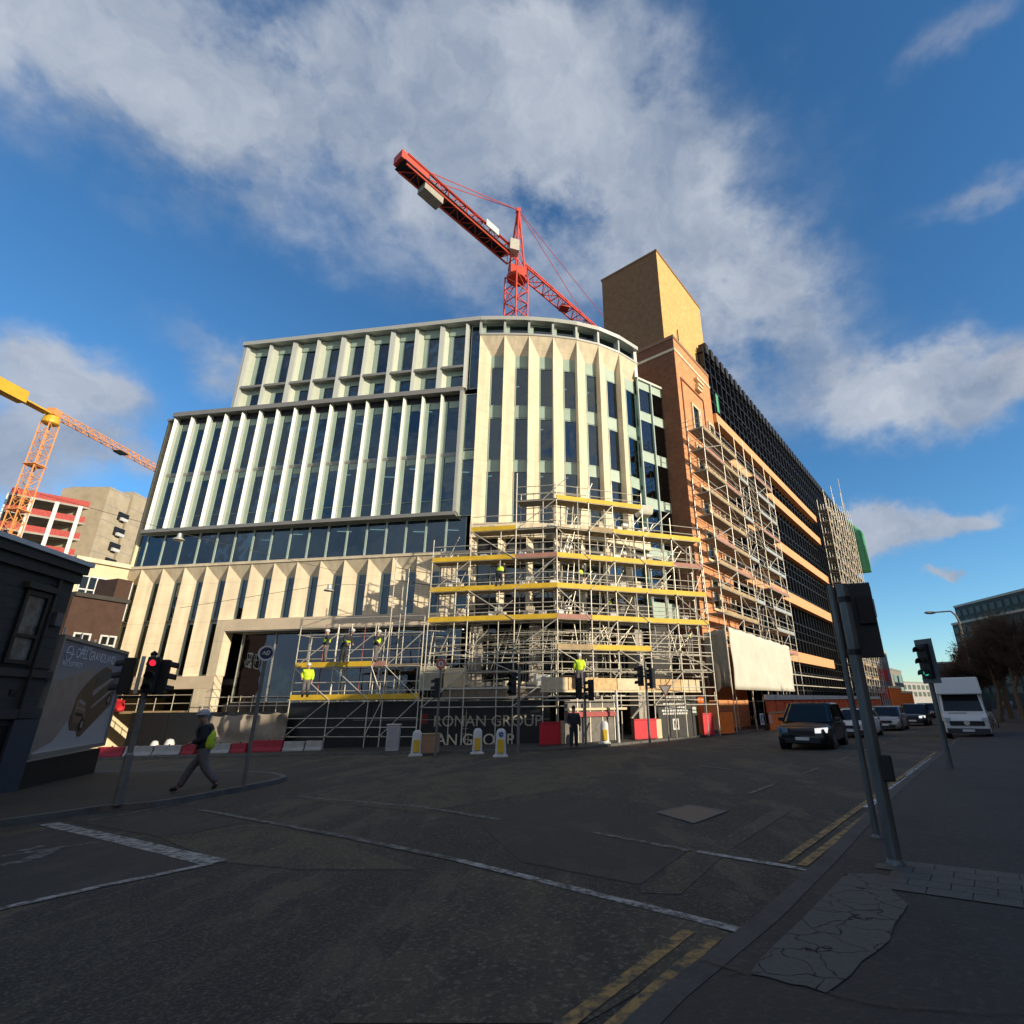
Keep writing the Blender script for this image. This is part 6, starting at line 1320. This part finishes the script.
# ================================================================== VEHICLES
def car(name, label, loc, rz, L_, W_, H_, paint, suv=False, lights=False, group='cars queuing in the street'):
    """faces -Y in its own frame"""
    t = thing(name, label, 'car', loc, rz, group); hw = W_/2; hb = H_*(.60 if suv else .62); gnd = .22 if suv else .16
    def ringp(y, zb, zt, w, bul=.0): return [Vector(p) for p in ((-w*.90, y, zb), (w*.90, y, zb), (w, y, zb+.12), (w*1.0, y, (zb+zt)/2), (w*.975, y, zt-.12), (w*.90, y, zt), (0, y, zt+bul), (-w*.90, y, zt), (-w*.975, y, zt-.12), (-w, y, (zb+zt)/2), (-w, y, zb+.12))]
    h2 = L_/2; hood = hb*.93
    rings = [ringp(-h2, gnd+.12, hood*.62, hw*.80), ringp(-h2+.05, gnd+.03, hood*.80, hw*.88), ringp(-h2+.22, gnd, hood*.92, hw*.95, .01), ringp(-h2+.7, gnd, hood*.97, hw*.99, .03), ringp(-h2+L_*.27, gnd, hood*1.01, hw, .03), ringp(-h2+L_*.33, gnd, hb, hw, .0), ringp(0, gnd, hb, hw), ringp(h2*.55, gnd, hb, hw), ringp(h2-.45, gnd, hb*.99, hw*.98), ringp(h2-.1, gnd+.05, hb*.96, hw*.92), ringp(h2, gnd+.12, hb*.85, hw*.86)]
    MB().loft(rings).build('body', paint, t, world=False, smooth=True)
    y0, y1 = -h2+L_*.25, h2-(.12 if suv else .5); r0, r1 = -h2+L_*.42, h2-(.35 if suv else 1.05); wt = hw*.78; wb = hw*.93
    def gr(k): # greenhouse ring at fraction k up
        yy0 = y0+(r0-y0)*k; yy1 = y1+(r1-y1)*k; w = wb+(wt-wb)*k; z = hb-.03+(H_-.06-hb+.03)*k
        return [Vector(p) for p in ((-w, yy0+.12, z), (-w*.85, yy0, z), (w*.85, yy0, z), (w, yy0+.12, z), (w, yy1-.1, z), (w*.85, yy1, z), (-w*.85, yy1, z), (-w, yy1-.1, z))]
    MB().loft([gr(0), gr(.5), gr(1)]).build('windows', carglass, t, world=False)
    roof = [Vector((p.x*1.02, p.y, p.z)) for p in gr(1)]; roof2 = [Vector((p.x*.93, p.y*.93, H_)) for p in gr(1)]
    MB().loft([[p-Vector((0, 0, .03)) for p in roof], roof, roof2]).build('roof', paint, t, world=False, smooth=True)
    mb = MB(); g0, g1 = gr(0), gr(1)
    for i in (0, 3, 4, 7):
        a_, b_ = g0[i], g1[i]; o_ = Vector((math.copysign(.012, a_.x), 0, 0)); mb.tube(a_+o_, b_+o_, .045, 6)
    for sx in (-1, 1): mb.tube(((wb+.01)*sx, .1, hb-.03), ((wt+.012)*sx, .15, H_-.06), .035, 6)
    mb.build('pillars', paint, t, world=False)
    wr = .37 if suv else .32
    for sx in (-1, 1):
        for yy in (-h2+L_*.19, h2-L_*.19):
            c = Vector((sx*(hw-.10), yy, wr)); mb = MB().tube(c-Vector((.11, 0, 0)), c+Vector((.11, 0, 0)), wr, 18); wh = mb.build('wheel', tyre, t, world=False)
            MB().tube(c+Vector((sx*.10, 0, 0)), c+Vector((sx*.122, 0, 0)), wr*.62, 14).build('rim', rim, wh, world=False)
            MB().tube(Vector((sx*(hw-.3), yy, wr+.02)), Vector((sx*(hw+.008), yy, wr+.02)), wr+.07, 18).build('wheel_arch', black, t, world=False)
        MB().box((sx*(hw+.10), y0+.45, hb+.06), (.2, .12, .15)).build('wing_mirror', paint, t, world=False, bevel=.03)
        hl = mat('headlight_lit', (.8, .8, .8), .2, emit=(1, .97, .9, .75)) if lights else mat('headlight', (.5, .52, .55), .1)
        hl = hl if sx > 0 or not lights else mat('headlight_off', (.10, .11, .12), .15); MB().hexa([(sx*hw*.50, -h2-.05, hood*.66), (sx*hw*.92, -h2+.08, hood*.68), (sx*hw*.90, -h2+.3, hood*.68), (sx*hw*.5, -h2+.2, hood*.66), (sx*hw*.50, -h2-.02, hood*.84), (sx*hw*.95, -h2+.14, hood*.88), (sx*hw*.93, -h2+.34, hood*.84), (sx*hw*.5, -h2+.3, hood*.82)]).build('headlight', hl, t, world=False)
        MB().box((sx*hw*.8, h2-.02, hb*.75), (.28, .06, .16)).build('tail_light', redp, t, world=False)
    MB().box((0, -h2-.01, hood*.66), (hw*.95, .08, hood*.17)).build('grille', black, t, world=False)
    MB().box((0, -h2+.01, gnd+.14), (hw*1.3, .08, .16)).build('lower_intake', black, t, world=False)
    pz = hood*.45; MB().box((0, -h2-.03, pz), (.5, .02, .11)).build('number_plate', whitep, t, world=False)
    MB().box((0, -h2+.02, pz-.0), (hw*1.5, .05, .04)).build('bumper_line', darkm, t, world=False)
    return t
rzS = math.atan2(SD.y, SD.x)-math.pi/2
silver = mat('silver_paint', (.34, .35, .36), .3, .5, var=.06); white_c = mat('white_paint', (.62, .63, .64), .3, var=.05); navy = mat('navy_paint', (.02, .025, .04), .2, .3); 
def onstreet(px_, py_, back=0): c = gp(px_, py_); c = Vector((c.x, c.y, 0))+SD*back; return (c.x, c.y, gz(c.x, c.y))
car('suv', 'black four wheel drive car with a lit headlight leading the traffic', onstreet(802, 750, 2.2), rzS+R(3), 4.75, 1.98, 1.72, blackgloss, True, True)
car('saloon_car', 'white car half hidden behind the black car and the near poles', onstreet(853, 738, 2.2), rzS, 4.3, 1.78, 1.42, white_c)
car('saloon_car', 'silver car in the middle of the queue right of the near poles', onstreet(886, 731, 2.1), rzS, 4.4, 1.85, 1.5, silver)
car('saloon_car', 'dark blue car with a lit headlight behind the silver car', onstreet(914, 726, 2.1), rzS, 4.5, 1.9, 1.6, navy, True, True)
car('saloon_car', 'dark car farthest back in the queue close to the white van', onstreet(926, 719, 2.1), rzS, 4.5, 1.9, 1.7, blackgloss, True)
# Luton van
vl = Vector(gp(965, 741)); vl = Vector((vl.x, vl.y, 0))+SD*4.0-SN*.0; t = thing('box_van', 'white box van facing the camera beside the kerb at right', 'van', (vl.x, vl.y, gz(vl.x, vl.y)), rzS+R(4)); sV = .86
def vb(c, d): return MB().box([q*sV for q in c], [q*sV for q in d])
wv_ = mat('van_white', (.66, .66, .64), .35, var=.06)
vb((0, 1.2, 2.0), (2.1, 4.0, 2.35)).build('box_body', wv_, t, world=False, bevel=.05)
MB().hexa([Vector(p)*sV for p in ((-1.04, -2.05, 2.25), (1.04, -2.05, 2.25), (1.04, -.8, 2.25), (-1.04, -.8, 2.25), (-1.0, -1.75, 3.15), (1.0, -1.75, 3.15), (1.04, -.8, 3.17), (-1.04, -.8, 3.17))]).build('luton_hood', wv_, t, world=False, bevel=.06)
MB().loft([[Vector(p)*sV for p in r_] for r_ in ([(-.92, -2.95, .35), (.92, -2.95, .35), (.92, -2.95, .95), (-.92, -2.95, .95)], [(-.98, -2.75, .3), (.98, -2.75, .3), (.96, -2.75, 1.22), (-.96, -2.75, 1.22)], [(-1.0, -2.1, .3), (1.0, -2.1, .3), (.96, -2.1, 1.40), (-.96, -2.1, 1.40)], [(-1.0, -.85, .3), (1.0, -.85, .3), (.98, -.85, 1.45), (-.98, -.85, 1.45)])]).build('bonnet', wv_, t, world=False, bevel=.04)
MB().hexa([Vector(p)*sV for p in ((-.90, -2.16, 1.38), (.90, -2.16, 1.38), (.95, -.9, 1.42), (-.95, -.9, 1.42), (-.82, -1.62, 2.26), (.82, -1.62, 2.26), (.88, -.9, 2.26), (-.88, -.9, 2.26))]).build('windscreen', carglass, t, world=False)
mb = MB()
for sx in (-1, 1): mb.tube(Vector((sx*.92, -2.16, 1.36))*sV, Vector((sx*.85, -1.6, 2.28))*sV, .05, 6)
mb.build('pillars', wv_, t, world=False)
vb((0, -2.96, .80), (1.5, .06, .22)).build('grille', black, t, world=False); vb((0, -2.95, .42), (1.84, .12, .26)).build('bumper', mat('bumper_dark', (.04, .04, .045), .6), t, world=False); vb((0, -3.03, .45), (.52, .02, .12)).build('number_plate', whitep, t, world=False)
mb = MB(); n = 16; mb.add([Vector((.13*math.cos(2*math.pi*i/n), -3.0, .82+.13*math.sin(2*math.pi*i/n)))*sV for i in range(n)], [tuple(range(n))]); mb.build('badge', mat('chrome', (.6, .6, .6), .2, .9), t, world=False)
for sx in (-1, 1):
    vb((sx*.80, -2.90, .95), (.26, .1, .26)).build('headlight', mat('headlight', (.5, .5, .5)), t, world=False); vb((sx*1.16, -1.9, 1.6), (.2, .1, .42)).build('wing_mirror', black, t, world=False, bevel=.02)
    for yy in (-2.0, 1.9):
        c = Vector((sx*.88, yy, .36))*sV; wh = MB().tube(c-Vector((.12, 0, 0)), c+Vector((.12, 0, 0)), .34*sV*1.05, 16).build('wheel', tyre, t, world=False); MB().tube(c+Vector((sx*.1, 0, 0)), c+Vector((sx*.13, 0, 0)), .2, 12).build('rim', rim, wh, world=False)
vb((-.3, -2.6, 1.30), (.8, .02, .03)).build('bonnet_vent', black, t, world=False)

# ================================================================== PEOPLE
def skinmesh(joints, bones, name, m, parent, sub=2):
    me = bpy.data.meshes.new(name); me.from_pydata([j[0] for j in joints], bones, []); o = bpy.data.objects.new('tmp', me)
    md = o.modifiers.new('s', 'SKIN'); md.use_smooth_shade = True
    for i, j in enumerate(joints):
        r_ = j[1]; r_ = tuple(q*1.0 for q in r_) if isinstance(r_, tuple) else r_; me.skin_vertices[0].data[i].radius = r_ if isinstance(r_, tuple) else (r_, r_)
    me.skin_vertices[0].data[0].use_root = True
    ss = o.modifiers.new('b', 'SUBSURF'); ss.levels = sub; ss.render_levels = sub
    m2 = evalmesh(o); bpy.data.meshes.remove(me)
    m2.materials.clear(); m2.materials.append(m); o2 = bpy.data.objects.new(name, m2); COL.objects.link(o2); o2.parent = parent
    for p in m2.polygons: p.use_smooth = True
    return o2
def person(label, loc, rz, pose='walk', helmet=None, jacket=clothd, trouser=trous, vest=hivis, group=None, sc=1.):
    """faces -Y in its own frame; about 1.8 m tall"""
    t = thing('person', label, 'person', loc, rz, group)
    if sc != 1: t.matrix_basis = t.matrix_basis @ Matrix.Scale(sc, 4)
    lean = {'walk': .06, 'stand': .0, 'bend': .30}[pose]
    pel = Vector((0, 0, .95)); ch = pel+Vector((0, -lean*.8, .34)); nk = pel+Vector((0, -lean*1.2, .55)); hdv = nk+Vector((0, -.05-lean*.6, .16))
    leg = {'walk': [((-.10, -.22, .52), (-.10, -.40, .08), (-.10, -.58, .035)), ((.10, .10, .52), (.10, .42, .16), (.10, .34, .03))],
           'stand': [((-.11, -.03, .50), (-.12, .02, .08), (-.12, -.14, .035)), ((.11, -.02, .50), (.13, .03, .08), (.13, -.13, .035))],
           'bend': [((-.12, -.10, .50), (-.13, .05, .08), (-.13, -.11, .035)), ((.12, -.08, .50), (.14, .08, .08), (.14, -.08, .035))]}[pose]
    arm = {'walk': [((-.25, .06, 1.16), (-.24, -.16, 1.02)), ((.25, -.02, 1.16), (.20, -.26, 1.08))],
           'stand': [((-.28, .02, 1.16), (-.24, -.20, 1.02)), ((.28, .03, 1.16), (.27, -.08, .90))],
           'bend': [((-.26, -.28, 1.15), (-.20, -.48, 1.0)), ((.26, -.28, 1.15), (.18, -.50, 1.02))]}[pose]
    J = [(tuple(pel), (.12, .10)), (tuple(ch), (.15, .11)), (tuple(nk), (.055, .055)), (tuple(hdv-Vector((0, 0, .03))), (.095, .105)), (tuple(hdv+Vector((0, 0, .09))), (.09, .11))]
    Bn = [(0, 1), (1, 2), (2, 3), (3, 4)]
    for k, sx in ((0, -1), (1, 1)):
        kn, an, te = leg[k]; i = len(J); J += [((sx*.10, 0, .90), .085), (kn, .058), (an, .042), (te, .035)]; Bn += [(0, i), (i, i+1), (i+1, i+2), (i+2, i+3)]
        el, wr_ = arm[k]; sh = ch+Vector((sx*.19, 0, .13)); i = len(J); wv2 = Vector(wr_); el_ = Vector(el); d_ = (wv2-el_).normalized(); pm = wv2+d_*.07
        J += [(tuple(sh), .058), (el, .042), (wr_, .028), (tuple(pm), (.038, .02))]; Bn += [(1, i), (i, i+1), (i+1, i+2), (i+2, i+3)]
        up = Vector((0, 0, 1)); s2 = d_.cross(up).normalized()
        for q in range(4):
            i2 = len(J); b_ = pm+s2*(.024-.016*q)+d_*.02; J += [(tuple(b_), .009), (tuple(b_+d_*(.045-.006*abs(q-1.3))-up*.015), .008), (tuple(b_+d_*.06-up*.045), .007)]; Bn += [(i+3, i2), (i2, i2+1), (i2+1, i2+2)]
        i2 = len(J); J += [(tuple(pm+s2*sx*.03-d_*.02), .011), (tuple(pm+s2*sx*.05+d_*.03-up*.02), .009)]; Bn += [(i+3, i2), (i2, i2+1)]
    skinmesh(J, Bn, 'body', skinm, t)
    # trousers, jacket, shoes
    J = [((0, 0, 1.06), (.20, .15)), ((0, 0, .90), (.20, .17))]; Bn = [(0, 1)]
    for k, sx in ((0, -1), (1, 1)):
        kn, an, te = leg[k]; i = len(J); J += [((sx*.10, 0, .80), .125), (kn, .10), (tuple(Vector(an)+Vector((0, 0, .0))), .088)]; Bn += [(1, i), (i, i+1), (i+1, i+2)]
    skinmesh(J, Bn, 'trousers', trouser, t)
    J = [(tuple(pel+Vector((0, 0, -.10))), (.22, .18)), (tuple(ch), (.25, .20)), (tuple(ch+Vector((0, -lean*.2, .14))), (.17, .13)), (tuple(nk-Vector((0, 0, .0))), (.105, .105))]; Bn = [(0, 1), (1, 2), (2, 3)]
    for k, sx in ((0, -1), (1, 1)):
        el, wr_ = arm[k]; sh = ch+Vector((sx*.20, 0, .12)); i = len(J); J += [(tuple(sh), .105), (el, .085), (tuple(Vector(wr_)*.98+Vector(el)*.02), .065)]; Bn += [(2, i), (i, i+1), (i+1, i+2)]
    skinmesh(J, Bn, 'jacket', jacket, t)
    for k in (0, 1):
        kn, an, te = leg[k]; skinmesh([(an, .07), (tuple(Vector(an)*.5+Vector(te)*.5), (.062, .055)), (te, (.055, .042))], [(0, 1), (1, 2)], 'shoe', black, t, 1)
    if vest:
        J = [(tuple(pel+Vector((0, 0, -.04))), (.24, .20)), (tuple(ch), (.27, .225)), (tuple(ch+Vector((0, -lean*.2, .15))), (.185, .15))]
        v_ = skinmesh(J, [(0, 1), (1, 2)], 'hi_vis_vest', vest, t)
    hm = helmet
    if hm:
        MB().ball(hdv+Vector((0, .0, .07)), .125, 14, .95, 1.12, .95).build('helmet', hm, t, world=False, smooth=True); MB().lathe([(.13, 0), (.15, .0), (.15, .012), (.12, .02)], 16, hdv+Vector((0, -.02, .05))).build('helmet_brim', hm, t, world=False)
    else: MB().ball(hdv+Vector((0, .02, .05)), .108, 12, .92, 1.1, 1.1).build('hair', mat('dark_hair', (.03, .02, .015), .9), t, world=False, smooth=True)
    # face
    mb = MB()
    for sx in (-1, 1): mb.ball(hdv+Vector((sx*.03, -.10, .02)), .010, 6)
    mb.build('eyes', black, t, world=False); MB().ball(hdv+Vector((0, -.10, -.01)), .016, 6, .8, 1.2, 1.3).build('nose', skinm, t, world=False); MB().box(hdv+Vector((0, -.090, -.05)), (.045, .01, .01)).build('mouth', redp, t, world=False)
    return t
c = gp(196, 791, .1); pw = person('person walking left in dark jacket, grey trousers and grey helmet, hi vis vest behind', tuple(c), R(-68), 'walk', helmet=mat('helmet_grey', (.42, .42, .44), .4, var=.1), vest=None, sc=.97)
vv = MB(); 
v_ = skinmesh([((0, .05, .86), (.21, .18)), ((0, .055, 1.12), (.24, .18)), ((0, .045, 1.40), (.17, .13))], [(0, 1), (1, 2)], 'hi_vis_vest', hivis, pw)
for z_, w_ in ((1.06, .36),): MB().box((0, .0, z_-.04), (.34, .30, .035)).build('reflective_band', mat('reflective', (.5, .5, .5), .4), pw, world=False)
MB().box((0, .22, 1.16), (.28, .02, .04)).build('reflective_band', MATS['reflective'], pw, world=False)
wk = [(499, 582, 32.0, 6.5, 'person in a hi vis vest kneeling high on the second scaffold bay', 'bend', R(170)), (580, 582, 33.0, 6.5, 'person in hi vis top on the middle right platform of the corner scaffold', 'stand', R(30)), (609, 615, 34.0, 4.65, 'person in hi vis top on the lowest yellow platform right of centre', 'bend', R(100)), (580, 690, 30.2, .62, 'person in bright hi vis coat standing by the timber fascia', 'stand', R(185)), (304, 700, 33.5, .27, 'person in full yellow at the left end of the low scaffold', 'stand', R(20)), (324, 664, 33.5, 2.15, 'leftmost person on the upper platform of the low scaffold', 'stand', R(-60)), (342, 662, 33.3, 2.15, 'second person from the left on the upper platform of the low scaffold', 'bend', R(60)), (375, 662, 33.0, 2.15, 'person nearest the tall ladder pole on the low scaffold', 'stand', R(90)), (690, 655, 38, 2.9, 'person half hidden in tubes beside the cream sheeting', 'stand', R(60))]
for (px_, py_, d_, z_, lb, ps, rz_) in wk:
    p = atdist(px_, py_, d_); person(lb, (p.x, p.y, z_+.115), rz_, ps, helmet=whitep, jacket=hivis if 'coat' in lb or 'full' in lb else clothd, trouser=clothd if ps != 'stand' else trous, group='building workers on the scaffolds')
c = gp(574, 748, .11); person('person in black clothes standing in shade by the hoarding end', tuple(c), R(10), 'stand', jacket=clothd, trouser=clothd, vest=None)
for (px_, py_, lb, jk) in ((1012, 722, 'distant person in a pale jacket at the far right edge', mat('pale_jacket', (.2, .25, .4))), (1003, 722, 'distant person in an ochre jacket beside the trees', mat('ochre_jacket', (.35, .25, .08)))):
    p = atdist(px_, 712, 78); person(lb, (p.x, p.y, zfar(p.x, p.y)+.1), R(160), 'stand', jacket=jk, vest=None)

# ================================================================== TREES AND FAR RIGHT
barkm = mat('bark', (.10, .075, .055), .95, var=.3, scale=4); twigm = mat('twigs', (.06, .042, .03), .95, var=.3); leafr = mat('russet_leaves', (.10, .05, .025), .9, var=.4)
def baretree(label, loc, h, seed, leaves=0, spread=1., group='bare trees on the right pavement', low=.25, n1=9):
    r = random.Random(seed); t = thing('bare_tree', label, 'tree', loc, 0, group); tk = MB(); tw_ = MB(); lf_ = MB()
    def grow(p, d, l, rad, lev):
        q = p; dd = d.copy(); seg = 3
        for k in range(seg):
            dd = (dd+Vector((r.uniform(-.18, .18), r.uniform(-.18, .18), r.uniform(-.02, .16)))).normalized(); q2 = q+dd*l/seg; (tk if lev < 2 else tw_).tube(q, q2, rad*(1-.25*k/seg), 6 if lev < 2 else 3, rad*(1-.25*(k+1)/seg)); q = q2
            if lev < 4 and (k > 0 or lev > 0):
                for _ in range(3):
                    a = r.uniform(0, 2*math.pi); ax_ = dd.orthogonal().normalized(); ax_.rotate(Matrix.Rotation(a, 3, dd)); nd = (dd*.75+ax_*r.uniform(.5, .95)*spread).normalized(); grow(q, nd, l*r.uniform(.5, .72), rad*.5, lev+1)
        if lev >= 3 and leaves:
            for _ in range(leaves):
                c_ = q+Vector([r.uniform(-.3, .3) for _ in range(3)]); u = Vector([r.uniform(-1, 1) for _ in range(3)]).normalized()*.06; v = u.orthogonal().normalized()*.06; lf_.add([c_-u-v, c_+u-v, c_+u+v, c_-u+v], [(0, 1, 2, 3)])
    for k in range(1):
        top = Vector((r.uniform(-.3, .3), r.uniform(-.3, .3), h*low)); tk.tube((0, 0, 0), top, h*.018+.06, 8, h*.014+.04)
        for _ in range(n1 // 2):
            a = r.uniform(0, 2*math.pi); grow(top, Vector((math.cos(a)*.5*spread, math.sin(a)*.5*spread, 1)).normalized(), h*.36, h*.010+.03, 0 if _ < 1 else 1)
    tk.build('trunk', barkm, t, world=False, smooth=True); tw_.build('crown', twigm, t, world=False)
    if leaves: lf_.build('leaves', leafr, t, world=False)
    return t
tr = [(968, 55, 4.6, 'small bare tree between the lamp post and the van', 0), (985, 60, 5.6, 'russet leafed tree right of the lamp post', 1), (998, 52, 6.6, 'dark dense bare tree with a pale leaning trunk', 0), (1010, 60, 7.8, 'tall dark tree near the right edge', 0), (1022, 50, 7.0, 'dark tree cut by the right edge of the view', 0), (958, 95, 4.6, 'far bare tree above the van roof', 0), (1002, 80, 8, 'tall tree mass behind the dark bare tree', 1), (984, 90, 7.0, 'distant tree before the dark glass block', 0)]
for i, (px_, d_, h_, lb, lv) in enumerate(tr):
    p = atdist(px_, 712, d_); baretree(lb, (p.x, p.y, zfar(p.x, p.y)), h_, 20+i, lv, .8, low=.34)
# parked bicycles / railings under the trees
for i, (px_, d_, lb) in enumerate(((984, 40, 'bicycle parked at the foot of the trees'), (991, 42, 'second bicycle parked further right under the trees'))):
    p = atdist(px_, 716, d_); t = thing('bicycle', lb, 'bicycle', (p.x, p.y, zfar(p.x, p.y)+.1), R(30+40*i))
    for sx in (-.5, .5):
        mb = MB(); n = 16
        for k in range(n): a0, a1 = 2*math.pi*k/n, 2*math.pi*(k+1)/n; mb.tube((sx+.33*math.cos(a0), 0, .35+.33*math.sin(a0)), (sx+.33*math.cos(a1), 0, .35+.33*math.sin(a1)), .02, 4)
        mb.build('wheel', tyre, t, world=False)
    MB().tube((-.5, 0, .35), (-.15, 0, .85), .02, 5).tube((-.15, 0, .85), (.35, 0, .85), .02, 5).tube((.5, 0, .35), (.38, 0, 1.0), .02, 5).tube((-.5, 0, .35), (0, 0, .33), .02, 5).tube((0, 0, .33), (-.2, 0, .95), .02, 5).tube((0, 0, .33), (.36, 0, .82), .02, 5).build('frame', silver, t, world=False)
    MB().box((-.2, 0, .97), (.26, .12, .05)).build('saddle', black, t, world=False); MB().tube((.38, -.25, 1.02), (.38, .25, 1.02), .015, 5).build('handlebar', black, t, world=False)
# dark glass block
def farblk(name, label, pxa, pxb, pyt, dist, m, depth=20, rows=0, cols=0, wm=None, slope=0, base=-4):
    p, q = atdist(pxa, 690, dist), atdist(pxb, 690, dist+slope); zt_ = atdist((pxa+pxb)/2, pyt, dist).z; p.z = q.z = 0; f = fr(p, q); t = thing(name, label, 'building', (p.x, p.y, base)); c = Cap(t)
    c.add('wall', bx(f, 0, f.len, base-2, zt_, 0, depth), m); c.add('parapet', bx(f, -.1, f.len+.1, zt_, zt_+.4, -.1, depth+.1), metal_g)
    for i in range(cols):
        for j in range(rows):
            w_ = f.len/cols; h_ = (zt_-.8)/rows; c.add('window', bx(f, w_*(i+.18), w_*(i+.82), .5+h_*(j+.15), .5+h_*(j+.8), -.06, .05), wm or carglass)
    c.flush(); return t
tealg = mat('teal_glass', (.03, .045, .045), .5, spec=.2, var=.5, scale=.3, coords='World')
farblk('glass_office_block', 'dark glass office block behind the trees at the right edge', 969, 1100, 619, 130, tealg, rows=8, cols=14, wm=mat('teal_pane', (.02, .03, .032), .3, spec=.3, var=.5, scale=2), slope=-20)
farblk('rooftop_storey', 'set back upper storey on top of the dark glass block', 976, 1100, 600, 136, tealg, rows=9, cols=14, wm=MATS['teal_pane'], slope=-20)
farblk('grey_warehouse', 'grey flat building with red squares beyond the end of the wing', 862, 894, 651, 135, mat('grey_cladding', (.22, .21, .21), .8, var=.1, coords='World'), rows=1, cols=3, wm=mat('grey_cladding_dark', (.16, .15, .15), .8), slope=8)
farblk('low_brick_building', 'low terrace building right of the grey flat building', 890, 905, 668, 160, mat('beige_far', (.25, .22, .19), .9, var=.2), rows=2, cols=3, slope=25)
farblk('distant_block', 'distant pale block down the street left of the van', 903, 930, 682, 260, mat('pale_far', (.35, .34, .33), .9, var=.2), rows=2, cols=6, slope=30)
farblk('brick_office_block', 'flat dark building rising just above the van roof', 940, 968, 663, 170, mat('far_dark_brick', (.10, .08, .07), .9, var=.2), rows=3, cols=5)
farblk('street_end_house', 'pale houses closing the far end of the street', 925, 945, 679, 300, mat('far_cream', (.34, .30, .25), .9, var=.2), rows=2, cols=4)
for k, (px_, py_, sz) in enumerate(((879, 675.5, 2.4), (882, 694, 2.2))):
    p = atdist(px_, py_, 133); t = tag(MB().box(p, (sz*1.3, .2, sz), -R(30)).build('red_wall_sign', redp), ['upper', 'lower'][k]+' red square sign on the grey flat building', 'sign')
for k, (a_, b_, lb) in enumerate(((892, 903, 'orange panel fence at the far road works'), (903, 914, 'second stretch of orange panel fence at the far road works'))):
    p, q = atdist(a_, 700, 75+8*k), atdist(b_, 700, 80+8*k); p.z = q.z = 0; f = fr(p, q); t = thing('orange_fence', lb, 'fence', (p.x, p.y, -2))
    for j in range(3): bx(f, f.len*j/3+.03, f.len*(j+1)/3-.03, -2.3, 1.2-.5*k, 0, .1).build('panel', orange, t)
    bx(f, 0, f.len, 1.2-.5*k, 1.45-.5*k, -.05, .15).build('top_rail', cream, t)
# terrace that shades the road
terr(-60, -14, 14.5, 14, 'terrace_house', 'tall brick terrace far behind the viewer on the near side of the street')
terr(-14, 8, 15.3, 14, 'terrace_house', 'tall brick terrace beside the viewer on the near side of the street')
terr(8, 27, 14.5, 14, 'terrace_house', 'brick terrace just out of view at right on the near side')
terr(27, 37, 6.9, 14, 'terrace_house', 'lower gap building between the brick terraces on the near side')
terr(37, 75, 9.6, 15, 'terrace_house', 'brick terrace further down the near side of the street')
terr(75, 210, 11.6, 16.5, 'terrace_house', 'long brick terrace at the far end of the near side')
bpy.data.scenes.remove(TMP)
